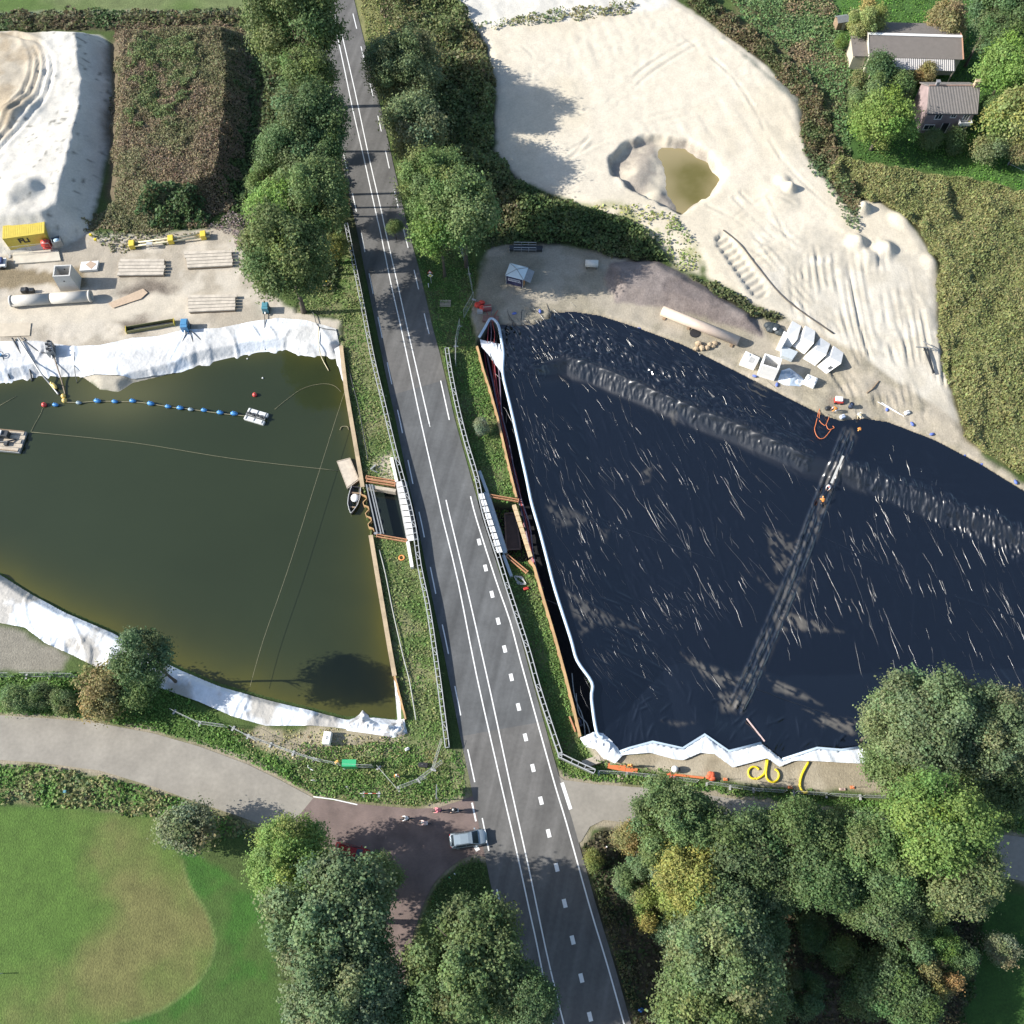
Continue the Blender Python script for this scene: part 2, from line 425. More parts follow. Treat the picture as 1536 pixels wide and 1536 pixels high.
SCRUB = GP([(725, 300), (780, 276), (860, 312), (900, 322), (960, 340), (990, 372), (1002, 395), (985, 394), (920, 384), (860, 368), (760, 362), (730, 372)])
DUNEG = GP([(880, 310), (960, 312), (1015, 330), (1052, 385), (1050, 412), (1010, 402), (990, 372), (950, 338), (900, 322)])
STRIP = GP([(1035, 415), (1075, 428), (1110, 448), (1150, 468), (1180, 478), (1160, 484), (1120, 472), (1070, 445)])
WOOD = GP([(862, 1275), (905, 1245), (1000, 1240), (1200, 1250), (1400, 1295), (1480, 1310), (1480, 1420), (1440, 1560), (1440, 1720), (960, 1720), (935, 1500), (900, 1390), (880, 1320)])
GARDEN = GP([(1480, 1330), (1640, 1360), (1640, 1720), (1420, 1720), (1440, 1540)])

BUMPS = [(1183, 287, 1.0, 1.3), (1173, 275, 1.3, .6), (1283, 368, 1.5, 1.3), (1326, 378, 1.6, 1.2), (1300, 390, 1.6, .7), (1165, 300, 3, .5), (45, 195, 3.2, 1.0), (30, 205, 2, .8),
         (60, 310, 2.0, 1.2), (35, 320, 2, 1.0), (1290, 318, 1.3, 1.6), (1352, 330, 2.0, .8), (1395, 395, 1.5, .5), (1230, 600, 2, .3), (728, 500, 1, .3), (952, 262, 3.0, .7), (985, 290, 2.2, .5), (968, 240, 2, .4), (1010, 300, 1.6, .5), (1283, 590, 2.5, .4), (1245, 585, 1.5, .4)]
ROADALL = (ROAD, BRICK, SIDE_L, SIDE_R)
TRACKS = []
_rk = random.Random(12)
for i in range(26):
    t = i / 25
    a = (1185 + 205 * t + _rk.uniform(-14, 14), 395 - 20 * t + _rk.uniform(-25, 25)); e = (1262 + 160 * t + _rk.uniform(-6, 6), 590 + 25 * math.sin(3 * t) + _rk.uniform(-20, 20))
    mid = ((a[0] + e[0]) / 2 - 22 + 30 * t + _rk.uniform(-6, 6), (a[1] + e[1]) / 2)
    TRACKS.append(smooth_path(GP([a, mid, e]), 6))
for px in ([(745, 260), (830, 240), (900, 205), (1010, 170), (1130, 160)], [(752, 268), (835, 250), (905, 215), (1015, 180), (1135, 172)], [(790, 275), (850, 245), (890, 200)], [(1100, 300), (1150, 350), (1190, 380)], [(1110, 292), (1160, 340), (1200, 372)],
           [(1060, 310), (1120, 345), (1180, 420), (1240, 480)], [(1150, 300), (1180, 360), (1205, 420)], [(1130, 380), (1200, 350), (1260, 350)], [(1120, 395), (1190, 372), (1250, 372)], [(780, 70), (800, 90), (796, 120)], [(1040, 60), (960, 110), (880, 190)], [(1052, 66), (970, 118), (892, 196)],
           [(1000, 40), (1100, 120), (1170, 240), (1240, 310)], [(1100, 330), (1150, 300), (1190, 310)], [(1080, 350), (1150, 370), (1210, 440), (1262, 500)], [(1075, 362), (1140, 385), (1195, 450), (1245, 508)]):
    TRACKS.append(smooth_path(GP(px), 5))
FANC = G(1250, 470)
def liner_h(X, Y):
    d = -sdf(X, Y, LINER)
    bd, sd_ = ldist(X, Y, BAND)
    s = bd * sd_                                   # positive = below the band (towards the camera side)
    top = 0.03 - 0.5 * sstep(0, 8, d)
    fl = top - 1.7 * sstep(0.0, 2.6, s)
    fl = fl + 0.05 * (fbm(X, Y, 6, 3) - .5)
    edge = 0.05 - 0.24 * np.maximum(d - 0.2, 0)
    return np.maximum(fl, edge)
def hfun(X, Y, fine=True):
    X = np.asarray(X, float); Y = np.asarray(Y, float)
    h = 0.12 * (fbm(X, Y, 9, 1) - .5) - 0.06
    # raised sand on the left, its crest broken by noise
    w = 0.9 * (fbm(X, Y, 2.5, 5) - .5)
    d = sdf(X, Y, SAND_L) + w * .7
    hs = np.clip(4.1 - 1.0 * np.maximum(d, 0), 0, 9) + np.where(d < 0, 0.5 * (fbm(X, Y, 4, 6) - .5) + .25 * (fbm(X, Y, 1.3, 9) - .5), 0)
    for k, off in enumerate((0, 1.1, 2.4, 3.5)):       # wheel ruts sweeping round the plateau
        ln = smooth_path([p + Vector((off, -off * .4, 0)) for p in GP([(-60, 265), (-10, 205), (32, 160), (50, 120), (52, 90), (38, 66), (10, 56), (-40, 54)], 3.0)], 5)
        ld, _ = ldist(X, Y, ln)
        ra = .5 + vn(X, Y, 2.0, 15 + k); hs = hs - 0.17 * ra * np.exp(-(ld / 0.3) ** 2) + 0.11 * ra * np.exp(-((ld - .6) / 0.3) ** 2)
    h = np.where(hs > h, hs, h)
    d = sdf(X, Y, MOUND) + w
    h = np.maximum(h, np.clip(3.2 - 0.95 * np.maximum(d, 0), -.2, 9) + 0.3 * (fbm(X, Y, 3, 8) - .5) * (d < 1))
    d = sdf(X, Y, BANK_R) + .4 * w
    h = np.maximum(h, np.clip(-0.7 * d, -.3, 1.3) + .25 * (fbm(X, Y, 1.5, 12) - .5) * (d < 0))
    # the big sand field
    m = sstep(1.5, -1.5, sdf(X, Y, SAND_R))
    h = h + m * (0.5 + 0.35 * (fbm(X, Y, 14, 20) - .5) + 0.12 * (fbm(X, Y, 2.2, 21, 3) - .5))
    for ln in TRACKS:
        xs_ = [q[0] for q in ln]; ys_ = [q[1] for q in ln]
        k = (X > min(xs_) - 2) & (X < max(xs_) + 2) & (Y > min(ys_) - 2) & (Y < max(ys_) + 2)
        if k.any():
            ld, sd0 = ldist(X[k], Y[k], ln); v_ = ld * sd0
            a_ = .11 * sstep(.35, .65, fbm(X[k], Y[k], 4, 38, 3))
            h[k] = h[k] - a_ * np.exp(-(v_ / .26) ** 2) + .9 * a_ * np.exp(-((v_ - .5) / .24) ** 2) + .4 * a_ * np.exp(-((v_ + .5) / .24) ** 2)
    c = G(1320, 480); mf = np.exp(-(((X - c.x) / 14) ** 2 + ((Y - c.y) / 15) ** 2))
    u = X * 0.93 + Y * 0.36 + 1.5 * np.sin((Y) * .12)
    h = h + m * mf * 0.3 * sstep(.42, .62, fbm(X, Y, 5, 37)) * (np.abs(vn(u, Y, 1.1, 30) - .5) + .5 * np.abs(vn(u, Y * .25, .55, 31) - .5) - .3)
    h = h + m * 0.12 * (vn(u * 1.0, Y * 0.15 + 9, .9, 33) - .5) * sstep(.42, .6, fbm(X, Y, 14, 34))
    for a, b, r, k in BUMPS:
        p = G(a, b)
        q = np.hypot(X - p.x, Y - p.y) / r
        h = h + k * np.clip(1 - q * q * .55, 0, 1) ** 2
    h = h + m * (.10 * (fbm(X, Y, 1.3, 39, 3) - .5) + .05 * (vn(X, Y, .6, 42) - .5)) * sstep(.35, .6, fbm(X, Y, 10, 43))
    # tracked strip
    ld, sd_ = ldist(X, Y, GP([(1085, 365), (1110, 400), (1138, 438)]))
    along = X * .55 - Y * .83
    h = h - 0.3 * sstep(1.5, 1.1, ld) * (1 + .6 * np.sin(along * 5.2))
    # pit with water in the sand
    d = sdf(X, Y, PIT_S) + .9 * w + .5 * (vn(X, Y, .9, 41) - .5); dw = sdf(X, Y, PIT_W) + w
    pit = -1.3 * sstep(0.25, -.8, d) - 1.3 * sstep(1.5, -3, dw) + 0.3 * (fbm(X, Y, 2, 40) - .5) * sstep(0, -2, d)
    h = h + pit
    # yards
    m = np.maximum(sstep(1, -1, sdf(X, Y, YARD_L)), sstep(1, -1, sdf(X, Y, YARD_R)))
    h = h + m * 0.16 * (fbm(X, Y, 1.6, 50, 3) - .5)
    # pond and its banks
    d = sdf(X, Y, POND)
    hp = np.where(d > 0, WZ - 0.02 + 0.9 * np.minimum(d, 1.05) + .03 * d + 9 * np.maximum(d - 5, 0), WZ - 0.05 + 0.3 * np.maximum(d, -6))
    vl = sdf(X, Y, VERGE_L); vr = sdf(X, Y, VERGE_R)
    hp = np.where(vl < 0.0, 9, hp)
    h = np.minimum(h, hp)
    h = np.where(vl < 0, -0.25 + 0.16 * (fbm(X, Y, 1.5, 60) - .5), h)
    h = np.where(vr < 0, -0.35 + 0.2 * (fbm(X, Y, 1.8, 61) - .5), h)
    # hollow beneath the liner, and the trench beside it
    d = sdf(X, Y, LINER)
    lh = np.where(d < 0.35, liner_h(X, Y) - np.where(d < -1.0, 1.1, 0.5), 9)
    h = np.minimum(h, lh)
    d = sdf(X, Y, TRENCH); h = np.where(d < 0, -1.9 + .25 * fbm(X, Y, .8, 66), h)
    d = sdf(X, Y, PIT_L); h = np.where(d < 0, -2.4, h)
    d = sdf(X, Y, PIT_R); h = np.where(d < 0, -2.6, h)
    # roads are laid on level ground
    for p in ROADALL:
        d = sdf(X, Y, p)
        k = sstep(1.2, 0.2, d)
        tgt = np.where((sdf(X, Y, PIT_L) < 0) | (sdf(X, Y, PIT_R) < 0), h, -0.05)
        h = h * (1 - k) + tgt * k
    return h

# ------------------------------------------------------------------ the ground, one sheet to the horizon
def axis(a, b, st, far):
    inner = np.arange(a, b + st * .5, st)
    g = []; s = st; x = 0
    while x < far: s *= 1.35; x += s; g.append(x)
    g = np.array(g)
    return np.concatenate([a - g[::-1], inner, inner[-1] + g])
gx = axis(-104, 104, 0.32, 1800); gy = axis(-14, 166, 0.32, 1800)
XX, YY = np.meshgrid(gx, gy)
fx, fy = XX.ravel(), YY.ravel()
ZZ = hfun(fx, fy)
n1 = fbm(fx, fy, 3.0, 70); n2 = fbm(fx, fy, 12.0, 71); n3 = fbm(fx, fy, 0.9, 72, 2)
C = np.empty((len(fx), 3)); C[:] = (0.055, 0.085, 0.022)
C *= (0.7 + 0.6 * n2)[:, None]
def zone(poly, col, soft=0.5, amp=1.0, col2=None, kn=None, d=None):
    global C
    d = sdf(fx, fy, poly) if d is None else d
    a = sstep(soft, -soft, d + amp * (n1 - .5) * 2 + amp * .5 * (n3 - .5))[:, None]
    c = np.array(col)[None, :]
    if col2 is not None:
        k = sstep(.38, .62, kn if kn is not None else n1)[:, None]
        c = c * (1 - k) + np.array(col2)[None, :] * k
    C = C * (1 - a) + c * a
SANDC = (0.52, 0.462, 0.36); SANDW = (0.58, 0.55, 0.485); DIRT = (0.34, 0.30, 0.24); DIRTD = (0.15, 0.125, 0.10)
zone(GP([(-400, -200), (395, -200), (395, 26), (0, 36), (-400, 45)]), (0.075, 0.125, 0.03), .5, .5, (0.12, 0.15, 0.06), n2)
zone(GP([(-400, 22), (380, 14), (380, 24), (-400, 36)]), (0.16, 0.18, 0.11), .5, .5)
zone(GP([(-400, 28), (380, 20), (380, 44), (-400, 48)]), (0.06, 0.055, 0.03), .5, .8)
zone(HERB, (0.07, 0.115, 0.04), 1, 1, (0.14, 0.12, 0.065), n2)
zone(GP([(1250, -200), (1700, -200), (1700, 330), (1480, 275), (1260, 236), (1275, 120), (1250, 40)]), (0.06, 0.125, 0.028), 1, .6, (0.045, 0.095, 0.022), n2)
zone(YARD_L, DIRT, .6, 1.0, (0.46, 0.415, 0.345), n1)
zone(GP([(180, 440), (230, 420), (260, 440), (220, 490), (180, 500)]), DIRTD, 1, 1.5)
zone(GP([(-250, 455), (120, 450), (300, 440), (310, 470), (120, 485), (-250, 500)]), (0.47, 0.42, 0.34), .8, 1.2)
zone(GP([(-250, 398), (0, 400), (120, 405), (130, 428), (60, 432), (-250, 430)]), (0.20, 0.16, 0.10), .6, 1.2)
dl = sdf(fx, fy, SAND_L)
zone(None, SANDW, .4, .5, (0.50, 0.475, 0.42), n2, d=dl - 4.0)
ck = vn(fx, fy, .55, 78) + .35 * (n1 - .5)
zone(None, (0.24, 0.23, 0.20), .06, 0, d=np.maximum(dl - 4.5, (.90 - ck) * .8))
zone(GP([(-250, 40), (60, 52), (70, 100), (55, 160), (20, 205), (-60, 280), (-250, 300)], 3.0), (0.42, 0.37, 0.29), .8, 1.2, (0.34, 0.28, 0.2), n1)
zone(MOUND, (0.10, 0.08, 0.048), 1, 1, d=sdf(fx, fy, MOUND) - 3.6)
zone(SAND_R, SANDC, .5, .7, (0.55, 0.495, 0.40), n2)
zone(GP([(1090, 420), (1230, 350), (1400, 400), (1440, 640), (1290, 600), (1180, 490)]), (0.44, 0.40, 0.325), 2, 4, (0.50, 0.46, 0.385), n1)
zone(GP([(640, -160), (1010, -160), (1000, 14), (860, 30), (700, 45), (680, 10)]), SANDW, .8, 1, (0.5, 0.48, 0.43), n1)
zone(GP([(1085, 60), (1200, 150), (1240, 270), (1290, 335), (1260, 300), (1210, 240), (1190, 160)]), (0.24, 0.24, 0.20), .5, .6)
zone(DUNEG, (0.27, 0.27, 0.13), 1, 1.2, SANDC, n1)
zone(YARD_R, (0.34, 0.30, 0.235), .5, .7, (0.27, 0.24, 0.18), n1)
zone(BANK_R, (0.20, 0.17, 0.155), .4, .6, (0.15, 0.125, 0.115), n1)
zone(PIT_S, (0.33, 0.29, 0.24), .3, .4, SANDC, n1)
zone(YARD_B, (0.36, 0.315, 0.235), .4, .6, (0.28, 0.24, 0.17), n1)
zone(REED, (0.13, 0.12, 0.05), .4, .5); zone(HEDGE, (0.06, 0.055, 0.03), .4, .5)
zone(THICKET, (0.035, 0.04, 0.018), .5, .8); zone(SCRUB, (0.035, 0.04, 0.018), .5, .8); zone(STRIP, (0.06, 0.06, 0.03), .4, .4)
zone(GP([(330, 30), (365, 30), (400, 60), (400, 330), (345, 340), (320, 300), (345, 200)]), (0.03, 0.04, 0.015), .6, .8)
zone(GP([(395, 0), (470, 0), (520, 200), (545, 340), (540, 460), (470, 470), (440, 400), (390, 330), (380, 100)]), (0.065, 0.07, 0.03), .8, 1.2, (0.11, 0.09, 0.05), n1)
zone(VERGE_L, (0.085, 0.125, 0.038), .3, .4, (0.16, 0.165, 0.08), n1)
zone(VERGE_R, (0.07, 0.115, 0.03), .3, .4, (0.11, 0.125, 0.05), n1)
zone(GP([(1180, 1190), (1290, 1198), (1640, 1200), (1640, 1265), (1400, 1236), (1180, 1206)]), (0.05, 0.085, 0.02), .3, .4)
zone(GP([(340, 1090), (440, 1095), (480, 1090), (605, 1100), (610, 1125), (540, 1130), (440, 1135), (380, 1140)]), (0.30, 0.26, 0.18), .6, 1.2, (0.16, 0.15, 0.075), n1)
zone(GP([(580, 680), (596, 690), (598, 728), (575, 716), (560, 690)]), (0.36, 0.32, 0.24), .5, 1.0)
zone(GP([(668, 1128), (700, 1128), (716, 1190), (700, 1195), (672, 1180)]), (0.14, 0.15, 0.075), .4, .6)
zone(GP([(570, 340), (535, -40), (590, -40), (612, 60), (640, 330)]), (0.12, 0.125, 0.05), .3, .4) if False else None
zone(GP([(525, -60), (545, -60), (580, 55), (560, 62), (542, 60)]), (0.17, 0.17, 0.07), .3, .4)
zone(GP([(-250, 925), (0, 938), (60, 960), (100, 985), (90, 1012), (0, 1015), (-250, 1015)]), (0.2, 0.185, 0.15), .5, .8)
zone(GP([(-250, 1010), (100, 1008), (260, 1030), (340, 1080), (380, 1120), (440, 1150), (460, 1190), (370, 1146), (230, 1100), (80, 1078), (-250, 1072)]), (0.055, 0.10, 0.02), .5, .6)
zone(GP([(-250, 1140), (60, 1143), (230, 1180), (300, 1205), (400, 1240), (420, 1262), (330, 1262), (240, 1228), (0, 1205), (-250, 1195)]), (0.06, 0.10, 0.025), .4, .8, (0.13, 0.13, 0.06), n1)
zone(MEADOW, (0.034, 0.098, 0.014), .4, .5, (0.050, 0.095, 0.02), n1)
mk = sstep(-13, 9, sdf(fx, fy, GP([(120, 1215), (235, 1228), (272, 1290), (322, 1410), (290, 1480), (170, 1535), (-50, 1580), (60, 1440), (140, 1380)])) + 24 * (n2 - .5) + 10 * (n1 - .5) + 7 * (fbm(fx * .45 + fy * .2, fy * .08, 1.2, 75, 3) - .5))
mk = .38 + .24 * mk
zone(ARC, (0.125, 0.124, 0.044), .25, .15, (0.066, 0.124, 0.022), mk)

ld, _ = ldist(fx, fy, smooth_path(GP([(272, 1290), (285, 1330), (310, 1370), (322, 1410), (315, 1445), (290, 1480), (240, 1515), (170, 1537)]), 4))
a = (0.55 * np.exp(-(ld / 0.13) ** 2))[:, None]; C = C * (1 - a) + np.array((0.16, 0.20, 0.07)) * a
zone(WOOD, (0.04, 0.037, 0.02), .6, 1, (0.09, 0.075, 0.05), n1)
zone(GARDEN, (0.03, 0.075, 0.014), .5, .6)
zone(GP([(712, 1283), (735, 1290), (768, 1420), (700, 1420), (640, 1350), (668, 1307)]), (0.045, 0.07, 0.02), .2, .2)
for p_ in (SIDE_L, SIDE_R, BRICK): zone(None, (0.27, 0.235, 0.17), .2, .5, (0.17, 0.16, 0.09), n1, d=sdf(fx, fy, p_) - .5)
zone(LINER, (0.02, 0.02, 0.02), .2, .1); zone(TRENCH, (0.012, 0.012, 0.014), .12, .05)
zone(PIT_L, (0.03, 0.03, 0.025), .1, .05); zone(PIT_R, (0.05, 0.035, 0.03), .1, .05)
zone(GP([(95, 566), (120, 563), (150, 585), (178, 590), (203, 577), (262, 563), (305, 545), (290, 542), (200, 560), (100, 560)], WZ), (0.36, 0.33, 0.27), .2, .5)
C = np.clip(C, 0.004, 0.7)
AL = np.clip(1.25 - 2.3 * C.mean(1), .42, 1.0)
ny, nx = XX.shape
idx = np.arange(nx * ny).reshape(ny, nx)
F = np.stack([idx[:-1, :-1], idx[:-1, 1:], idx[1:, 1:], idx[1:, :-1]], -1).reshape(-1, 4)
g_me = np_mesh('ground', np.stack([fx, fy, ZZ], 1), F, np.column_stack([C, AL]), [attr_mat('ground soil', n1=(0.5, .22), n2=(3.5, .28), bump=.7, bscale=5, bdist=.12)], smooth=True)
tag(mesh_obj('ground', g_me), 'sand, bare soil, meadow and verges around the two basins', 'ground', kind='structure')
def hz(x, y): return float(hfun(np.array([x]), np.array([y]))[0])
_hc = {}
def on(px, py):
    """ground point seen at that pixel"""
    z = 0.0
    for _ in range(3):
        p = G(px, py, z); z = hz(p.x, p.y)
    return G(px, py, z)

# ------------------------------------------------------------------ roads and markings
_a, _b = G(600, 485), G(715, 1014)
ROADANG = -math.degrees(math.atan2(_b.x - _a.x, -(_b.y - _a.y)))
def road_mat(name, c, stripes=True):
    m = bpy.data.materials.new(name); m.use_nodes = True
    nt = m.node_tree; b = nt.nodes['Principled BSDF']
    tc = nt.nodes.new('ShaderNodeTexCoord')
    def noise(sc_, lo, hi, det=5, mapping=None):
        n = nt.nodes.new('ShaderNodeTexNoise'); n.inputs['Scale'].default_value = sc_; n.inputs['Detail'].default_value = det
        if mapping:
            mp = nt.nodes.new('ShaderNodeMapping'); mp.vector_type = 'TEXTURE'; mp.inputs['Rotation'].default_value = (0, 0, mapping[0]); mp.inputs['Scale'].default_value = mapping[1]
            nt.links.new(tc.outputs['Object'], mp.inputs['Vector']); nt.links.new(mp.outputs[0], n.inputs['Vector'])
        else: nt.links.new(tc.outputs['Object'], n.inputs['Vector'])
        mr = nt.nodes.new('ShaderNodeMapRange'); mr.inputs['From Min'].default_value = .3; mr.inputs['From Max'].default_value = .7
        mr.inputs['To Min'].default_value = lo; mr.inputs['To Max'].default_value = hi
        nt.links.new(n.outputs['Fac'], mr.inputs['Value']); return mr.outputs[0]
    last = None
    fs = [noise(30, .86, 1.14), noise(.35, .88, 1.12), noise(2.2, .92, 1.08), noise(.12, .92, 1.08)]
    if stripes: fs.append(noise(1.0, .76, 1.2, 2, (R(ROADANG), (1.3, 60, 1))))
    for f in fs:
        mx = nt.nodes.new('ShaderNodeVectorMath'); mx.operation = 'SCALE'
        if last is None: mx.inputs[0].default_value = c
        else: nt.links.new(last, mx.inputs[0])
        nt.links.new(f, mx.inputs['Scale']); last = mx.outputs[0]
    nt.links.new(last, b.inputs['Base Color'])
    b.inputs['Roughness'].default_value = .8; b.inputs['Specular IOR Level'].default_value = .3
    return m
asph = road_mat('asphalt', (0.122, 0.118, 0.112)); asph2 = road_mat('newer asphalt', (0.099, 0.102, 0.103))
old = road_mat('old grey asphalt', (0.255, 0.235, 0.20), False)
def sheet(name, poly, z, m, label):
    return tag(flat(name, poly, z, m), label, name.replace('_', ' '), kind='structure')
sheet('side_road', SIDE_L, 0.002, old, 'pale grey lane curving in from the left edge to the junction')
sheet('side_road', SIDE_R, 0.002, old, 'pale grey lane leaving the main road to the right')
def brick_mat(name, c1, c2):
    m = bpy.data.materials.new(name); m.use_nodes = True
    nt = m.node_tree; b = nt.nodes['Principled BSDF']; tc = nt.nodes.new('ShaderNodeTexCoord')
    br = nt.nodes.new('ShaderNodeTexBrick'); br.inputs['Scale'].default_value = 2.2
    br.inputs['Color1'].default_value = (*c1, 1); br.inputs['Color2'].default_value = (*c2, 1); br.inputs['Mortar'].default_value = (c1[0] * .75, c1[1] * .8, c1[2] * .85, 1)
    nt.links.new(tc.outputs['Object'], br.inputs['Vector'])
    n = nt.nodes.new('ShaderNodeTexNoise'); n.inputs['Scale'].default_value = .5; n.inputs['Detail'].default_value = 6
    nt.links.new(tc.outputs['Object'], n.inputs['Vector'])
    mr = nt.nodes.new('ShaderNodeMapRange'); mr.inputs['To Min'].default_value = .75; mr.inputs['To Max'].default_value = 1.25
    mr.inputs['From Min'].default_value = .3; mr.inputs['From Max'].default_value = .7
    nt.links.new(n.outputs['Fac'], mr.inputs['Value'])
    mx = nt.nodes.new('ShaderNodeVectorMath'); mx.operation = 'SCALE'
    nt.links.new(br.outputs['Color'], mx.inputs[0]); nt.links.new(mr.outputs[0], mx.inputs['Scale'])
    nt.links.new(mx.outputs[0], b.inputs['Base Color']); b.inputs['Roughness'].default_value = .85
    return m
sheet('brick_road', BRICK, 0.006, brick_mat('clinker paving', (0.168, 0.122, 0.106), (0.145, 0.106, 0.095)), 'reddish clinker paved mouth of the lane at the junction')
sheet('road', ROAD, 0.010, asph, 'straight two lane asphalt road running up the picture')
i0 = [i for i, p in enumerate(L_DASH) if 575 < p[1] < 1110]
sheet('road', [road_left[i + 1] for i in i0] + [p for p, q in zip(road_right[1:], R_DASH + R_SOLID[1:]) if 555 < q[1] < 1090][::-1], 0.014, asph2, 'newer darker asphalt laid over the crossing')
paint = mat('road paint', (0.72, 0.72, 0.70), .7, var=.1, scale=6)
MK = MB()
def stripe(pts, w, z=0.02):
    pts = [Vector((p[0], p[1], z)) for p in pts]
    l = offset_line(pts, w / 2); r = offset_line(pts, -w / 2)
    o = len(MK.v)
    MK.v += [tuple(p) for p in l] + [tuple(p) for p in r]
    n = len(pts)
    for i in range(n - 1): MK.f.append((o + i, o + i + 1, o + n + i + 1, o + n + i))
def dashes(pts, on_, off, w, start=0.0):
    P = interp_path(pts, .25); acc = start; run = []
    for i, p in enumerate(P):
        if i: acc += (P[i] - P[i - 1]).length
        if (acc % (on_ + off)) < on_: run.append(p)
        else:
            if len(run) > 2: stripe(run[::4] + [run[-1]] if len(run) % 4 != 1 else run[::4], w)
            run = []
    if len(run) > 2: stripe(run, w)
W = lambda l: GP(l)
stripe(ext(smooth_path(W(C_LEFT), 3)), .15)
cr = C_RIGHT[:9]; stripe(smooth_path(W(cr), 3), .15); stripe(ext(smooth_path(W(C_RIGHT[9:]), 3), .01), .15)
dashes(W(C_RIGHT[8:10]), .5, 1.0, .08)
dashes(ext(W(L_DASH), .01), 4.0, 4.0, .14, 1.0)
dashes(W(R_DASH[:12]), 4.0, 4.0, .14, 2.0)
stripe(W([(661, 571), (674, 630)]), .15)
stripe(ext(smooth_path(W(R_SOLID), 3), .01), .16)
for a, b in ((718.7, 813), (728.3, 852), (738, 891.5), (747.3, 931.8), (757, 973.5), (767, 1016), (777.8, 1060.5), (788.2, 1106), (799.4, 1152), (811.5, 1201), (823, 1250), (835, 1301), (847, 1355), (859, 1410), (872, 1467), (885, 1525)):
    p = G(a, b); d = (G(C_LEFT[16][0], 1180) - G(C_LEFT[15][0], 1014)).normalized()
    stripe([p - d * .46, p + d * .46], .46)
stripe(W([(843, 1174), (856, 1214)]), .42)
stripe(W([(470, 1195), (500, 1199), (536, 1207)]), .12)
stripe(W([(708, 1204), (714, 1232)]), .2); stripe(W([(712, 1266), (717, 1276)]), .5)
o = MK.build('road_markings', paint); tag(o, 'white edge lines, double centre line and dashes on the main road', 'road markings', kind='structure')

# ================================================================== water
def water_mat(name, rough=.04):
    m = bpy.data.materials.new(name); m.use_nodes = True
    nt = m.node_tree; b = nt.nodes['Principled BSDF']
    at = nt.nodes.new('ShaderNodeAttribute'); at.attribute_name = 'Col'
    nt.links.new(at.outputs['Color'], b.inputs['Base Color'])
    b.inputs['Roughness'].default_value = rough; b.inputs['IOR'].default_value = 1.45
    tc = nt.nodes.new('ShaderNodeTexCoord')
    n = nt.nodes.new('ShaderNodeTexNoise'); n.inputs['Scale'].default_value = 1.4; n.inputs['Detail'].default_value = 4
    nt.links.new(tc.outputs['Object'], n.inputs['Vector'])
    bp = nt.nodes.new('ShaderNodeBump'); bp.inputs['Strength'].default_value = .2; bp.inputs['Distance'].default_value = .03
    nt.links.new(n.outputs['Fac'], bp.inputs['Height']); nt.links.new(bp.outputs[0], b.inputs['Normal'])
    return m
wmat = water_mat('turbid water')
def grid_poly(poly, res, keep, snap=False):
    if snap: keep = res * .95
    xs = [p[0] for p in poly]; ys = [p[1] for p in poly]
    gx = np.arange(min(xs) - 1, max(xs) + 1, res); gy = np.arange(min(ys) - 1, max(ys) + 1, res)
    XX, YY = np.meshgrid(gx, gy); x = XX.ravel(); y = YY.ravel()
    d = sdf(x, y, poly)
    ok = (d < keep).reshape(XX.shape)
    idx = np.arange(x.size).reshape(XX.shape)
    q = ok[:-1, :-1] & ok[:-1, 1:] & ok[1:, 1:] & ok[1:, :-1]
    F = np.stack([idx[:-1, :-1][q], idx[:-1, 1:][q], idx[1:, 1:][q], idx[1:, :-1][q]], -1)
    used = np.unique(F); rm = np.full(x.size, -1); rm[used] = np.arange(used.size)
    x, y, d = x[used], y[used], d[used]
    if snap:                                   # pull the outer ring onto the outline: clean edges
        o = d > 0; e = .01
        for _ in range(2):
            d0 = sdf(x[o], y[o], poly); gx_ = (sdf(x[o] + e, y[o], poly) - d0) / e; gy_ = (sdf(x[o], y[o] + e, poly) - d0) / e
            x[o] -= gx_ * d0; y[o] -= gy_ * d0
        d = sdf(x, y, poly)
    return x, y, d, rm[F]
x, y, d, F = grid_poly(POND, .5, .9)
dep = -d
sh = np.exp(-np.maximum(dep + 1.6 * (fbm(x, y, 4, 90) - .5), 0) / (1.4 + 1.5 * sstep(G(300, 1010).y + 30, G(300, 1010).y + 4, y)))
pb = G(300, 1010); south = sstep(pb.y + 22, pb.y + 2, y)
sh = np.clip(sh * (0.75 + .5 * south), 0, 1)[:, None]
deepc = np.array((0.0235, 0.0320, 0.0155)); shal = np.array((0.062, 0.062, 0.015))
# the sand spit runs on under water
sp = G(180, 590, WZ); k = np.exp(-(((x - sp.x) / 8) ** 2 + ((y - sp.y) / 4.5) ** 2))[:, None]
cc = deepc + (shal - deepc) * sh ** 1.15
cc = cc + (np.array((.10, .10, .045)) - cc) * k * .7
cc *= (.82 + .36 * fbm(x * .6, y, 13, 92, 5))[:, None]
me = np_mesh('pond_water', np.stack([x, y, np.full(x.size, WZ)], 1), F, cc, [wmat], True)
tag(mesh_obj('pond_water', me), 'murky olive green water filling the left basin', 'water', kind='structure')
x, y, d, F = grid_poly(PIT_W, .4, 1.5)
ctr = G(1045, 268); k = np.exp(-(((x - ctr.x) / 4.2) ** 2 + ((y - ctr.y) / 5.0) ** 4))[:, None]
k = np.clip(k * (.5 + fbm(x, y, 2.2, 93))[:, None], 0, 1); cc = np.array((.27, .225, .12)) * (1 - k) + np.array((.125, .11, .035)) * k
me = np_mesh('pit_water', np.stack([x, y, np.full(x.size, -1.05)], 1), F, cc, [water_mat('pit water', .08)], True)
tag(mesh_obj('pit_water', me), 'small yellow green pool in the pit of the sand field', 'water', kind='structure')
p = MB(); pts = GP([(548, 736), (596, 730), (612, 808), (560, 801)], -1.1)
